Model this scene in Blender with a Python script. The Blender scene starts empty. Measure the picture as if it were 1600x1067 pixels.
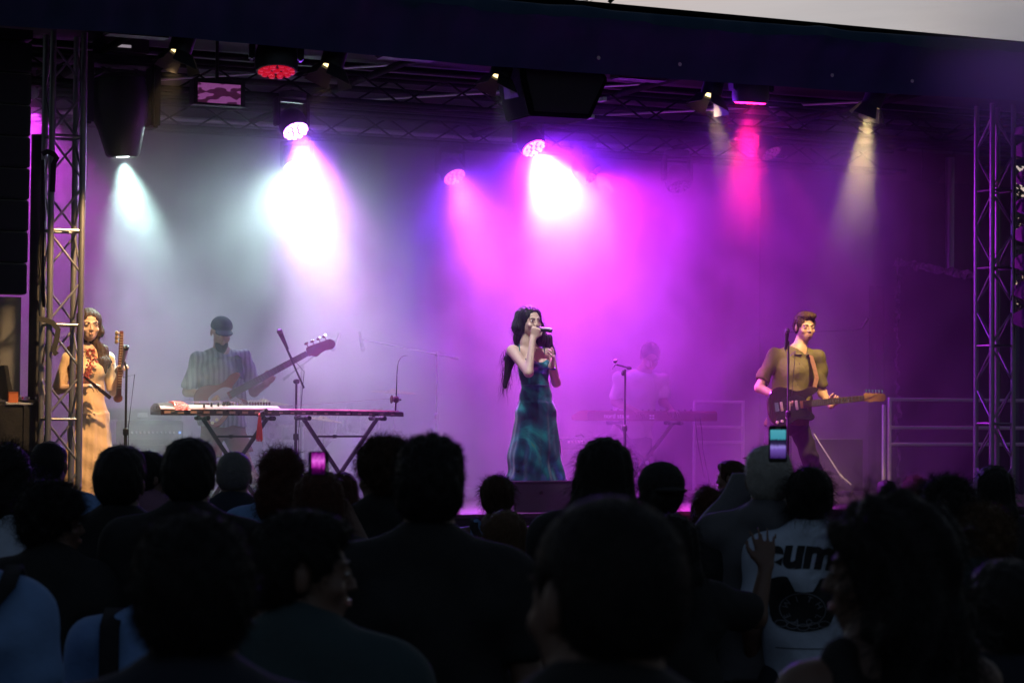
import bpy, bmesh, math, random
import numpy as np
from mathutils import Vector, Matrix
R = math.radians
random.seed(7)
S = bpy.context.scene
COL = S.collection

# ------------------------------------------------------------------ camera
CAM = Vector((-8.13, -16.90, 1.85))
YAW, PITCH, ROLL, FPX, SHIFT = R(24.8), R(1.58), R(0.48), 3500.0, 0.0
cam_data = bpy.data.cameras.new('camera')
cam = bpy.data.objects.new('camera', cam_data)
COL.objects.link(cam)
CM = Matrix.Rotation(-YAW, 3, 'Z') @ Matrix.Rotation(R(90) + PITCH, 3, 'X') @ Matrix.Rotation(ROLL, 3, 'Z')
cam.matrix_world = Matrix.Translation(CAM) @ CM.to_4x4()
cam_data.sensor_width = 36.0
cam_data.lens = FPX / 1600 * 36.0
cam_data.shift_y = SHIFT
cam_data.clip_start = 0.05
cam_data.clip_end = 600
cam_data.dof.use_dof = True
cam_data.dof.focus_distance = 18.7
cam_data.dof.aperture_fstop = 7.0
S.camera = cam

# ------------------------------------------------------------------ dusk sky
W = bpy.data.worlds.new('World')
S.world = W
W.use_nodes = True
nt = W.node_tree
nt.nodes.clear()
def N(tree, kind, **kw):
    n = tree.nodes.new(kind)
    for k, v in kw.items():
        setattr(n, k, v)
    return n
wo = N(nt, 'ShaderNodeOutputWorld')
bg = N(nt, 'ShaderNodeBackground')
sky = N(nt, 'ShaderNodeTexSky', sky_type='NISHITA', sun_disc=False)
sky.sun_elevation = R(1.0)
sky.sun_rotation = R(25)          # the sun goes down behind the stage
sky.dust_density = 2.0
sky.ozone_density = 3.0
tc = N(nt, 'ShaderNodeTexCoord')
mp = N(nt, 'ShaderNodeMapping'); mp.inputs['Scale'].default_value = (1.0, 1.0, 3.5)
nz = N(nt, 'ShaderNodeTexNoise'); nz.inputs['Scale'].default_value = 3.2; nz.inputs['Detail'].default_value = 6
rmp = N(nt, 'ShaderNodeValToRGB')
rmp.color_ramp.elements[0].position = 0.30; rmp.color_ramp.elements[0].color = (0.35, 0.35, 0.35, 1)
rmp.color_ramp.elements[1].position = 0.68; rmp.color_ramp.elements[1].color = (0.9, 0.9, 0.9, 1)
hs = N(nt, 'ShaderNodeHueSaturation'); hs.inputs['Saturation'].default_value = 0.9
cl = N(nt, 'ShaderNodeMix', data_type='RGBA')       # thin cloud: the same light with its colour washed out
bw = N(nt, 'ShaderNodeRGBToBW')
mul = N(nt, 'ShaderNodeMix', data_type='RGBA', blend_type='MULTIPLY'); mul.inputs['Factor'].default_value = 1.0
mul.inputs[7].default_value = (0.975, 1.0, 1.06, 1)
L = nt.links.new
L(tc.outputs['Generated'], mp.inputs['Vector']); L(mp.outputs['Vector'], nz.inputs['Vector'])
L(nz.outputs['Fac'], rmp.inputs['Fac']); L(sky.outputs['Color'], bw.inputs['Color'])
L(bw.outputs['Val'], mul.inputs[6])
L(sky.outputs['Color'], cl.inputs[6]); L(mul.outputs[2], cl.inputs[7]); L(rmp.outputs['Color'], cl.inputs['Factor'])
mp2 = N(nt, 'ShaderNodeMapping'); mp2.inputs['Scale'].default_value = (2.0, 2.0, 14.0); mp2.inputs['Rotation'].default_value = (0.25, 0.2, 0)
nz2 = N(nt, 'ShaderNodeTexNoise'); nz2.inputs['Scale'].default_value = 2.2; nz2.inputs['Detail'].default_value = 7; nz2.inputs['Distortion'].default_value = 0.6
mr2 = N(nt, 'ShaderNodeMapRange'); mr2.inputs['From Min'].default_value = 0.3; mr2.inputs['From Max'].default_value = 0.7; mr2.inputs['To Min'].default_value = 0.80; mr2.inputs['To Max'].default_value = 1.10
mu2 = N(nt, 'ShaderNodeMix', data_type='RGBA', blend_type='MULTIPLY'); mu2.inputs['Factor'].default_value = 1.0
L(tc.outputs['Generated'], mp2.inputs['Vector']); L(mp2.outputs['Vector'], nz2.inputs['Vector']); L(nz2.outputs['Fac'], mr2.inputs['Value'])
L(cl.outputs[2], mu2.inputs[6]); L(mr2.outputs[0], mu2.inputs[7])
L(mu2.outputs[2], bg.inputs['Color']); bg.inputs['Strength'].default_value = 0.25
L(bg.outputs[0], wo.inputs['Surface'])

# exposure and rendering
S.view_settings.view_transform = 'Standard'
S.view_settings.look = 'None'
S.view_settings.gamma = 1.0
S.view_settings.exposure = 0.0
S.view_settings.use_curve_mapping = False
S.render.engine = 'CYCLES'
cy = S.cycles
cy.use_denoising = True
cy.max_bounces = 6; cy.diffuse_bounces = 2; cy.glossy_bounces = 2; cy.transmission_bounces = 4
cy.transparent_max_bounces = 6; cy.volume_bounces = 1
cy.sample_clamp_indirect = 4.0
cy.sample_clamp_direct = 0.0
cy.use_light_tree = True

# ------------------------------------------------------------------ places
FL = 0.98                                     # stage floor
def ray(px, py):
    d = Vector(((px - 800) / FPX, -(py - 533.5) / FPX + SHIFT * 1600 / FPX, -1.0))
    return CM @ d
def at(px, py, y):
    """the point of the upright plane y = const seen at a pixel of the 1600 px photograph"""
    d = ray(px, py)
    return CAM + d * ((y - CAM.y) / d.y)
def far(px, py, dist):
    d = ray(px, py)
    return CAM + d * dist
def V(*a): return Vector(a)

# ------------------------------------------------------------------ materials
MATS = {}
def mat(name, col, rough=0.6, metal=0.0, var=0.25, scale=8.0, bump=0.0, bscale=None, spec=0.5, stretch=None, emit=None, estr=0.0, sheen=0.0, coat=0.0):
    if name in MATS: return MATS[name]
    m = bpy.data.materials.new(name); m.use_nodes = True
    t = m.node_tree; b = t.nodes['Principled BSDF']
    b.inputs['Roughness'].default_value = rough; b.inputs['Metallic'].default_value = metal
    b.inputs['Specular IOR Level'].default_value = spec
    b.inputs['Sheen Weight'].default_value = sheen
    b.inputs['Coat Weight'].default_value = coat
    tcn = N(t, 'ShaderNodeTexCoord'); src = tcn.outputs['Object']
    if stretch:
        mpn = N(t, 'ShaderNodeMapping'); mpn.inputs['Scale'].default_value = stretch
        t.links.new(src, mpn.inputs['Vector']); src = mpn.outputs['Vector']
    n = N(t, 'ShaderNodeTexNoise'); n.inputs['Scale'].default_value = scale; n.inputs['Detail'].default_value = 5
    t.links.new(src, n.inputs['Vector'])
    mx = N(t, 'ShaderNodeMix', data_type='RGBA')
    mx.inputs[6].default_value = (*[c * (1 - var) for c in col], 1)
    mx.inputs[7].default_value = (*[min(1, c * (1 + var)) for c in col], 1)
    t.links.new(n.outputs['Fac'], mx.inputs['Factor']); t.links.new(mx.outputs[2], b.inputs['Base Color'])
    rr = N(t, 'ShaderNodeMapRange'); rr.inputs['To Min'].default_value = max(0.02, rough - 0.12); rr.inputs['To Max'].default_value = min(1, rough + 0.12)
    t.links.new(n.outputs['Fac'], rr.inputs['Value']); t.links.new(rr.outputs[0], b.inputs['Roughness'])
    if bump:
        n2 = N(t, 'ShaderNodeTexNoise'); n2.inputs['Scale'].default_value = bscale or scale * 4; n2.inputs['Detail'].default_value = 4
        t.links.new(src, n2.inputs['Vector'])
        bp = N(t, 'ShaderNodeBump'); bp.inputs['Strength'].default_value = bump; bp.inputs['Distance'].default_value = 0.02
        t.links.new(n2.outputs['Fac'], bp.inputs['Height']); t.links.new(bp.outputs[0], b.inputs['Normal'])
    if emit:
        b.inputs['Emission Color'].default_value = (*emit, 1); b.inputs['Emission Strength'].default_value = estr
    MATS[name] = m
    return m
def glow(name, col, strength):
    return mat(name, (0.02, 0.02, 0.02), 0.3, emit=col, estr=strength)

M_black = mat('black_paint', (0.012, 0.012, 0.013), 0.5, var=0.4, scale=14, bump=0.1)
M_plastic = mat('black_plastic', (0.015, 0.015, 0.016), 0.42, var=0.3, scale=20)
M_matte = mat('matte_black_felt', (0.004, 0.004, 0.004), 0.9, spec=0.1)
M_rubber = mat('black_rubber', (0.01, 0.01, 0.01), 0.7)
M_alu = mat('truss_aluminium', (0.30, 0.30, 0.31), 0.42, metal=0.85, var=0.25, scale=6, stretch=(3, 3, 40))
M_steel = mat('galvanised_steel', (0.5, 0.5, 0.5), 0.4, metal=0.8, var=0.2, scale=12)
M_railpaint = mat('pale_rail_metal', (0.62, 0.61, 0.62), 0.4, metal=0.35, var=0.12, scale=12)
M_chrome = mat('chrome', (0.75, 0.75, 0.75), 0.15, metal=1.0, var=0.05)
M_cable = mat('cable_rubber', (0.012, 0.012, 0.012), 0.5)
M_tarp = mat('navy_tarpaulin', (0.028, 0.058, 0.105), 0.7, spec=0.12, var=0.3, scale=3, bump=0.3, bscale=5)
M_roof = mat('grey_roof_tarpaulin', (0.016, 0.014, 0.017), 0.6, var=0.2, scale=3, bump=0.2, bscale=6)
M_cloth_black = mat('black_stage_cloth', (0.02, 0.02, 0.022), 0.9, var=0.3, scale=5, sheen=0.1)
M_back = mat('grey_stage_cloth', (0.10, 0.10, 0.11), 0.9, var=0.2, scale=2.0, bump=0.1, bscale=30)
M_deck = mat('worn_stage_plywood', (0.035, 0.03, 0.028), 0.5, var=0.5, scale=7, bump=0.15)
M_ground = mat('dark_paving', (0.05, 0.05, 0.05), 0.85, var=0.3, scale=4, bump=0.3)

# ------------------------------------------------------------------ object helpers
def tag(o, label=None, cat=None, group=None, kind=None):
    if label: o['label'] = label
    if cat: o['category'] = cat
    if group: o['group'] = group
    if kind: o['kind'] = kind
    return o
def thing(name, loc, label, cat, group=None):
    o = bpy.data.objects.new(name, None); o.empty_display_size = 0.1
    COL.objects.link(o); o.location = loc
    return tag(o, label, cat, group)
def org(parent):
    p = Vector((0, 0, 0))
    while parent is not None:
        p = p + Vector(parent.location); parent = parent.parent
    return p
def link_mesh(name, me, m, parent=None):
    o = bpy.data.objects.new(name, me); COL.objects.link(o)
    if parent is not None: o.parent = parent
    if m is not None:
        me.materials.clear()
        for k in (m if isinstance(m, (list, tuple)) else [m]): me.materials.append(k)
    return o
def frame(d, up=V(0, 0, 1)):
    d = Vector(d).normalized()
    if abs(d.dot(up)) > 0.99: up = V(0, 1, 0)
    x = d.cross(up).normalized(); y = x.cross(d).normalized()
    return x, y, d                     # right, up, along
class MB:
    """collects shapes in world space; build() links them as ONE mesh object"""
    def __init__(s): s.v = []; s.f = []
    def quad_ring(s, rings, closed=True, cap=True):
        b = len(s.v); n = len(rings[0])
        for r in rings: s.v.extend([tuple(p) for p in r])
        for i in range(len(rings) - 1):
            for j in range(n if closed else n - 1):
                k = (j + 1) % n
                s.f.append((b + i*n + j, b + i*n + k, b + (i+1)*n + k, b + (i+1)*n + j))
        if cap and closed:
            s.f.append(tuple(b + j for j in reversed(range(n))))
            s.f.append(tuple(b + (len(rings)-1)*n + j for j in range(n)))
        return s
    def cyl(s, a, b, r1, r2=None, n=10):
        a, b = Vector(a), Vector(b); r2 = r1 if r2 is None else r2
        x, y, d = frame(b - a)
        cs = [(math.cos(2*math.pi*i/n), math.sin(2*math.pi*i/n)) for i in range(n)]
        return s.quad_ring([[a + (x*c + y*q)*r1 for c, q in cs], [b + (x*c + y*q)*r2 for c, q in cs]])
    def tube(s, pts, r, n=8):
        pts = [Vector(p) for p in pts]; rings = []
        up = V(0, 0, 1)
        for i, p in enumerate(pts):
            d = (pts[min(i+1, len(pts)-1)] - pts[max(i-1, 0)])
            x, y, d = frame(d, up)
            rr = r[i] if isinstance(r, (list, tuple)) else r
            rings.append([p + (x*math.cos(2*math.pi*k/n) + y*math.sin(2*math.pi*k/n))*rr for k in range(n)])
        return s.quad_ring(rings)
    def box(s, c, size, rot=None):
        c = Vector(c); q = rot if rot is not None else Matrix.Identity(3)
        b = len(s.v)
        for dx in (-.5, .5):
            for dy in (-.5, .5):
                for dz in (-.5, .5):
                    s.v.append(tuple(c + q @ V(dx*size[0], dy*size[1], dz*size[2])))
        for f in ((0,1,3,2),(4,6,7,5),(0,4,5,1),(2,3,7,6),(0,2,6,4),(1,5,7,3)):
            s.f.append(tuple(b + i for i in f))
        return s
    def lathe(s, prof, o, d, n=16):
        x, y, d = frame(d); o = Vector(o)
        return s.quad_ring([[o + d*h + (x*math.cos(2*math.pi*k/n) + y*math.sin(2*math.pi*k/n))*max(r, 1e-4) for k in range(n)] for r, h in prof])
    def ball(s, c, r, n=10, m=6):
        c = Vector(c); rx, ry, rz = (r, r, r) if not isinstance(r, (tuple, list)) else r
        return s.quad_ring([[c + V(rx*math.sin(t)*math.cos(2*math.pi*k/n), ry*math.sin(t)*math.sin(2*math.pi*k/n), -rz*math.cos(t)) for k in range(n)]
                            for t in [math.pi*(0.02 + 0.96*i/m) for i in range(m+1)]])
    def prism(s, outline, o, x, y, d):
        """outline in the x, y directions pushed from o along d"""
        o, x, y, d = Vector(o), Vector(x), Vector(y), Vector(d)
        return s.quad_ring([[o + x*p[0] + y*p[1] for p in outline], [o + x*p[0] + y*p[1] + d for p in outline]])
    def strip(s, a, b):
        b0 = len(s.v); n = len(a)
        s.v.extend([tuple(p) for p in a]); s.v.extend([tuple(p) for p in b])
        for i in range(n-1): s.f.append((b0+i, b0+i+1, b0+n+i+1, b0+n+i))
        return s
    def mesh(s, name, smooth=False, base=V(0,0,0)):
        me = bpy.data.meshes.new(name)
        me.from_pydata([(v[0]-base.x, v[1]-base.y, v[2]-base.z) for v in s.v], [], s.f)
        if smooth: me.polygons.foreach_set('use_smooth', [True]*len(me.polygons))
        me.update()
        return me
    def build(s, name, m, parent=None, smooth=False, bevel=0.0):
        base = org(parent)
        me = s.mesh(name, smooth, base)
        bm = bmesh.new(); bm.from_mesh(me)
        bmesh.ops.recalc_face_normals(bm, faces=bm.faces)
        if bevel:
            bmesh.ops.bevel(bm, geom=[e for e in bm.edges if e.is_manifold and e.calc_face_angle(0) > 0.5], offset=bevel, segments=2, affect='EDGES', clamp_overlap=True)
        bm.to_mesh(me); bm.free()
        if smooth and hasattr(me, 'set_sharp_from_angle'): me.set_sharp_from_angle(angle=R(40))
        return link_mesh(name, me, m, parent)
UNIT = {}
def bar(name, a, b, r, m, parent, n=10):
    """a round bar; alike bars share one mesh"""
    key = (m.name, n)
    if key not in UNIT:
        UNIT[key] = MB().cyl((0,0,0), (0,0,1), 1, n=n).mesh('round_bar', True)
        UNIT[key].set_sharp_from_angle(angle=R(40)); UNIT[key].materials.append(m)
    o = bpy.data.objects.new(name, UNIT[key]); COL.objects.link(o); o.parent = parent
    a, b = Vector(a), Vector(b); d = b - a
    o.rotation_mode = 'QUATERNION'; o.rotation_quaternion = d.to_track_quat('Z', 'Y')
    o.location = a - org(parent); o.scale = (r, r, d.length)
    return o
def copy_tree(o, parent=None):
    c = o.copy(); COL.objects.link(c)
    if parent is not None: c.parent = parent
    for ch in list(o.children): copy_tree(ch, c)
    return c
def spot(loc, aim, energy, col, angle, blend=0.5, radius=0.05, parent=None, name='beam_lamp'):
    l = bpy.data.lights.new(name, 'SPOT'); l.energy = energy; l.color = col
    l.spot_size = R(angle); l.spot_blend = blend; l.shadow_soft_size = radius
    o = bpy.data.objects.new(name, l); COL.objects.link(o)
    d = Vector(aim) - Vector(loc)
    o.rotation_mode = 'QUATERNION'; o.rotation_quaternion = d.to_track_quat('-Z', 'Y')
    if parent is not None:
        o.parent = parent; o.location = Vector(loc) - org(parent)
    else: o.location = loc
    return o
# ------------------------------------------------------------------ smooth bodies: distance fields turned into quads
class Field:
    def __init__(s, lo, hi, h):
        s.h = h; s.lo = np.array(lo, np.float32)
        n = np.maximum(4, np.ceil((np.array(hi) - np.array(lo)) / h).astype(int) + 1)
        s.n = n; s.d = np.full(n, 0.3, np.float32)
        s.ax = [s.lo[i] + h * np.arange(n[i], dtype=np.float32) for i in range(3)]
    def grid(s, lo=None, hi=None):
        sl = []
        for i in range(3):
            a = 0 if lo is None else int(np.clip(np.floor((lo[i] - s.lo[i]) / s.h), 0, s.n[i]-1))
            b = s.n[i] if hi is None else int(np.clip(np.ceil((hi[i] - s.lo[i]) / s.h) + 1, a+1, s.n[i]))
            sl.append(slice(a, b))
        X = s.ax[0][sl[0]][:, None, None]; Y = s.ax[1][sl[1]][None, :, None]; Z = s.ax[2][sl[2]][None, None, :]
        return tuple(sl), X, Y, Z
    def put(s, sl, p, k, op='add'):
        d = s.d[sl]
        if op == 'add':
            if k <= 0: s.d[sl] = np.minimum(d, p); return
            h = np.clip(0.5 + 0.5*(d - p)/k, 0, 1)
            s.d[sl] = d + (p - d)*h - k*h*(1-h)
        else:
            p = -p
            if k <= 0: s.d[sl] = np.maximum(d, p); return
            h = np.clip(0.5 - 0.5*(d - p)/k, 0, 1)
            s.d[sl] = d + (p - d)*h + k*h*(1-h)
    def seg(s, a, b, ra, rb=None, k=0.02, right=None, flat=False, op='add'):
        """a tapered limb; ra, rb may be (half width, half depth) with right = the width direction"""
        rb = ra if rb is None else rb
        a = np.array(a, np.float32); b = np.array(b, np.float32)
        A = ra if isinstance(ra, tuple) else (ra, ra); B = rb if isinstance(rb, tuple) else (rb, rb)
        rm = max(*A, *B); pad = rm + k + 3*s.h
        sl, X, Y, Z = s.grid(np.minimum(a, b) - pad, np.maximum(a, b) + pad)
        ab = b - a; ln = max(1e-6, float(np.sqrt((ab**2).sum()))); e = ab/ln
        x, y, z = X - a[0], Y - a[1], Z - a[2]
        tt = (x*e[0] + y*e[1] + z*e[2]) / ln
        t = np.clip(tt, 0, 1)
        ax_ = (tt - t) * ln
        if right is None and A[0] == A[1] and B[0] == B[1]:
            r = A[0] + (B[0]-A[0])*t
            q = x*x + y*y + z*z
            lat = np.maximum(q - (tt*ln)**2, 0)
            d = (np.sqrt(lat + (0 if flat else ax_**2)) - r)
        else:
            w = np.array(right if right is not None else (1, 0, 0), np.float32)
            w = w - e*float((w*e).sum()); w /= max(1e-6, float(np.sqrt((w**2).sum())))
            f = np.cross(e, w)
            u = x*w[0] + y*w[1] + z*w[2]; v = x*f[0] + y*f[1] + z*f[2]
            r1 = A[0] + (B[0]-A[0])*t; r2 = A[1] + (B[1]-A[1])*t; m = np.minimum(r1, r2)
            q = (u/r1)**2 + (v/r2)**2
            if not flat: q = q + (ax_/m)**2
            d = (np.sqrt(q) - 1) * m
        if flat: d = np.maximum(d, np.abs(tt - 0.5)*ln - 0.5*ln)
        s.put(sl, d.astype(np.float32), k, op)
        return s
    def chain(s, pts, rs, k=0.02, right=None, **kw):
        for i in range(len(pts)-1): s.seg(pts[i], pts[i+1], rs[i], rs[i+1], k, right, **kw)
        return s
    def ell(s, c, r, axes=None, k=0.02, op='add'):
        c = np.array(c, np.float32); r = r if isinstance(r, (tuple, list)) else (r, r, r)
        pad = max(r) + k + 3*s.h
        sl, X, Y, Z = s.grid(c - pad, c + pad)
        x, y, z = X - c[0], Y - c[1], Z - c[2]
        if axes is None: u, v, w = x, y, z
        else: u, v, w = [x*float(a[0]) + y*float(a[1]) + z*float(a[2]) for a in axes]
        k0 = np.sqrt((u/r[0])**2 + (v/r[1])**2 + (w/r[2])**2)
        k1 = np.sqrt((u/r[0]**2)**2 + (v/r[1]**2)**2 + (w/r[2]**2)**2) + 1e-9
        s.put(sl, (k0*(k0-1)/k1).astype(np.float32), k, op)
        return s
    def half(s, p, n, k=0.0):
        """keep the side of a plane its normal points away from"""
        sl, X, Y, Z = s.grid()
        n = np.array(n, np.float32); n = n/np.sqrt((n**2).sum())
        d = (X-p[0])*n[0] + (Y-p[1])*n[1] + (Z-p[2])*n[2]
        s.d = np.maximum(s.d, np.broadcast_to(d, s.d.shape)) if k <= 0 else s.d
        return s
    def warp(s, fn):
        sl, X, Y, Z = s.grid()
        s.d = (s.d + fn(X, Y, Z)).astype(np.float32)
        return s
    def mesh(s, name, base=V(0,0,0)):
        d = s.d
        d[0], d[-1] = 0.3, 0.3; d[:, 0], d[:, -1] = 0.3, 0.3; d[:, :, 0], d[:, :, -1] = 0.3, 0.3
        sg = d < 0
        cs = [(a, b, c) for a in (0,1) for b in (0,1) for c in (0,1)]
        sub = lambda arr, o: arr[o[0]:arr.shape[0]-1+o[0], o[1]:arr.shape[1]-1+o[1], o[2]:arr.shape[2]-1+o[2]]
        cnt = np.zeros([k-1 for k in d.shape], np.int8)
        for o in cs: cnt += sub(sg, o)
        act = np.argwhere((cnt > 0) & (cnt < 8))
        if len(act) == 0: raise ValueError('empty field ' + name)
        I, J, K = act.T
        val = {o: d[I+o[0], J+o[1], K+o[2]] for o in cs}
        acc = np.zeros((len(act), 3), np.float64); num = np.zeros(len(act))
        for o in cs:
            for ax_ in range(3):
                if o[ax_] == 0:
                    p = list(o); p[ax_] = 1; p = tuple(p)
                    v0, v1 = val[o], val[p]
                    m = (v0 < 0) != (v1 < 0)
                    t = np.where(m, v0/np.where(m, v0 - v1, 1), 0)
                    pos = np.array(o, float)[None, :].repeat(len(act), 0); pos[:, ax_] += t
                    acc[m] += pos[m]; num[m] += 1
        P = (act + acc/num[:, None]) * s.h + s.lo
        idx = np.full(cnt.shape, -1, np.int32); idx[I, J, K] = np.arange(len(act))
        quads = []
        for ax_ in range(3):
            o1 = [slice(None)]*3; o2 = [slice(None)]*3
            o1[ax_] = slice(0, -1); o2[ax_] = slice(1, None)
            a, b = sg[tuple(o1)], sg[tuple(o2)]
            e = np.argwhere(a != b)
            u, w = [(1, 2), (2, 0), (0, 1)][ax_]
            e = e[(e[:, u] > 0) & (e[:, w] > 0)]
            e = e[(e[:, u] < d.shape[u]-1) & (e[:, w] < d.shape[w]-1)]
            def cell(du, dw):
                q = e.copy(); q[:, u] -= du; q[:, w] -= dw
                return idx[q[:, 0], q[:, 1], q[:, 2]]
            q = np.stack([cell(1, 1), cell(0, 1), cell(0, 0), cell(1, 0)], 1)
            flip = ~a[e[:, 0], e[:, 1], e[:, 2]]
            q[flip] = q[flip][:, ::-1]
            quads.append(q)
        Q = np.concatenate(quads)
        Q = Q[(Q >= 0).all(1)]
        me = bpy.data.meshes.new(name)
        P = P - np.array(base)
        me.vertices.add(len(P)); me.vertices.foreach_set('co', P.astype(np.float32).ravel())
        me.loops.add(len(Q)*4); me.loops.foreach_set('vertex_index', Q.astype(np.int32).ravel())
        me.polygons.add(len(Q)); me.polygons.foreach_set('loop_start', np.arange(0, len(Q)*4, 4, dtype=np.int32))
        me.polygons.foreach_set('use_smooth', np.ones(len(Q), bool))
        me.update(calc_edges=True)
        return me
    def build(s, name, m, parent):
        return link_mesh(name, s.mesh(name, org(parent)), m, parent)
# ------------------------------------------------------------------ ground, stage, roof
g = MB(); n = 24
g.strip([V(-200, -200, 0), V(200, -200, 0)], [V(-200, 260, 0), V(200, 260, 0)])
tag(g.build('ground', M_ground), kind='structure')

fl = MB()
X0, X1, Y0, Y1 = -5.0, 6.0, -0.85, 4.6
fl.box(((X0+X1)/2, (Y0+Y1)/2, FL - 0.13), (X1-X0, Y1-Y0, 0.2))
stage = tag(fl.build('stage_floor', M_black), kind='structure')
deck = MB().box((0, 0, 0), (0.994, 1.084, 0.03)).mesh('deck_panel'); deck.materials.append(M_deck)
for i in range(11):
    for j in range(5):
        o = bpy.data.objects.new('deck_panel', deck); COL.objects.link(o); o.parent = stage
        o.location = (X0 + 0.5 + i*1.0, Y0 + 0.545 + j*1.09, FL - 0.015)
sk = thing('stage_skirt', (0, Y0, 0), 'black pleated cloth hanging round the front of the stage below the floor', 'stage skirt')
pts = [V(X0 + (X1-X0)*i/220, Y0 - 0.03 - 0.025*math.sin(i*0.9) - 0.01*math.sin(i*0.37), 0) for i in range(221)]
m_ = MB(); m_.strip([p + V(0, 0, 0.02) for p in pts], [p + V(0, 0, FL - 0.05) for p in pts]); m_.strip([p + V(0, 0.02, FL - 0.05) for p in pts], [p + V(0, 0.02, 0.02) for p in pts])
m_.build('pleated_cloth', M_cloth_black, sk, smooth=True)

# fascia: a tarpaulin drawn over the front edge of the roof
FY = -1.7
low = [(-80, 26), (130, 38), (310, 51), (550, 74), (774, 95), (1104, 119), (1390, 139), (1600, 150), (1720, 158)]
upp = [(-80, -72), (400, -38), (700, -12), (860, 5), (915, 6), (960, 14), (1150, 30), (1265, 39), (1290, 38), (1330, 46), (1600, 65), (1720, 74)]
def interp(tab, x):
    for (a, b), (c, d) in zip(tab, tab[1:]):
        if a <= x <= c: return b + (d-b)*(x-a)/(c-a)
    return tab[-1][1]
roof = thing('stage_roof', (0.2, 1.5, 4.5), 'dark tarpaulin stage roof with a deep sagging front edge against the evening sky', 'stage roof')
fa = MB(); rings = []
NX = 150
for i in range(NX+1):
    px = -80 + 1800*i/NX
    a = at(px, interp(low, px), FY); b = at(px, interp(upp, px), FY)
    wv = 0.020*math.sin(i*0.55) + 0.014*math.sin(i*1.37 + 1) + 0.010*math.sin(i*0.21)
    h = b.z - a.z
    x = a.x
    rings.append([V(x, FY + 0.36, a.z + 0.02), V(x, FY + 0.27 + wv*0.3, a.z), V(x, FY + 0.20 + wv*.6, a.z + h*0.25), V(x, FY + 0.09 + wv, a.z + h*0.52), V(x, FY - 0.0 + wv*1.3, a.z + h*0.68),
                  V(x, FY - 0.035 + wv*1.7, a.z + h*(0.775 + 0.02*math.sin(i*0.23))), V(x, FY - 0.02 + wv*1.5, a.z + h*(0.85 + 0.015*math.sin(i*0.31 + 1))), V(x, FY + 0.015 + wv, a.z + h*0.95), V(x, FY + 0.07, b.z), V(x, FY + 0.38, b.z - 0.01), V(x, FY + 0.38, b.z - 0.06)])
fa.quad_ring(rings)
fo = fa.build('front_fascia', M_tarp, roof, smooth=True)
for px, py in ((935, 91), (1062, 101), (1300, 118), (1425, 127)):
    p = at(px, py, FY + 0.17)
    MB().lathe([(0.004, 0), (0.014, 0.0), (0.016, 0.004), (0.013, 0.008), (0.004, 0.006)], p, V(0, -1, 0), 12).build('eyelet', M_steel, roof, smooth=True)
ZF, ZB = 4.55, 4.95
def roofz(x, y): return 4.80 - 0.010*(y - FY)
ru = MB(); rings = []
NXR, NYR = 24, 30
grid = [[V(-5.3 + 14.0*i/NXR, FY + 0.25 + 6.2*j/NYR, 0) for i in range(NXR+1)] for j in range(NYR+1)]
for j, row in enumerate(grid):
    for i, p in enumerate(row): p.z = roofz(p.x, p.y) + 0.05*abs(math.sin(j*math.pi/6.0)) + 0.012*math.sin(i*1.3+j)
for j in range(NYR): ru.strip(grid[j], grid[j+1])
for j in range(NYR): ru.strip([p + V(0, 0, 0.03) for p in grid[j+1]], [p + V(0, 0, 0.03) for p in grid[j]])
ru.build('roof_sheet', M_roof, roof, smooth=True)
for j in range(1, 6):
    y = FY + 0.25 + 6.2*j*6/30.0 - 0.02
    if y < 4.7: bar('purlin', (-5.2, y, roofz(-5.2, y) - 0.05), (8.5, y, roofz(8.5, y) - 0.05), 0.028, M_matte, roof)
for x in (-3.6, -1.2, 1.2, 3.6, 5.6, 7.6):
    bar('rafter', (x, FY + 0.3, roofz(x, FY + 0.3) - 0.12), (x, 4.6, roofz(x, 4.6) - 0.12), 0.03, M_matte, roof)
M_alu_ = M_alu
for xa, xb, ya, yb in ((-3.6, -1.2, 3.2, 0.6), (-1.2, 1.2, 3.2, 0.6), (1.2, 3.6, 3.2, 0.6)):
    bar('wind_brace', (xa, ya, roofz(xa, ya) - 0.09), (xb, yb, roofz(xb, yb) - 0.09), 0.012, M_steel, roof)

# ------------------------------------------------------------------ trusses
def tower(x, y, z0, z1, w, label, bay=0.36):
    t = thing('truss_tower', (x, y, z0), label, 'truss tower', 'aluminium towers carrying the stage roof')
    c = [V(x - w/2, y), V(x + w/2, y), V(x + w/2, y + w), V(x - w/2, y + w)] if False else [V(x - w/2, y, 0), V(x + w/2, y, 0), V(x + w/2, y + w, 0), V(x - w/2, y + w, 0)]
    for p in c: bar('chord', p + V(0, 0, z0), p + V(0, 0, z1), 0.025, M_alu, t, 14)
    nb = int((z1 - z0)/bay)
    for f in range(4):
        a, b = c[f], c[(f+1) % 4]
        for k in range(nb):
            za, zb = z0 + k*bay, z0 + (k+1)*bay
            p, q = (a, b) if (k + f) % 2 == 0 else (b, a)
            bar('brace', p + V(0, 0, za + 0.03), q + V(0, 0, zb - 0.03), 0.009, M_alu, t, 8)
            if k % 2 == 0: bar('rung', a + V(0, 0, za), b + V(0, 0, za), 0.011, M_alu, t, 8)
    MB().box((x, y + w/2, z0 + 0.01), (w + 0.12, w + 0.12, 0.02)).build('base_plate', M_alu, t)
    return t
pl = at(99, 700, 0.0); pr = at(1566, 700, 0.0)
TW = 0.24
tl = tower(pl.x, 0.0, FL, 4.66, TW, 'aluminium truss tower beside the woman in the yellow dress')
tr = tower(pr.x, 0.0, FL, 4.66, TW, 'aluminium truss tower at the guardrail, lit faintly magenta along its edges')
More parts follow.
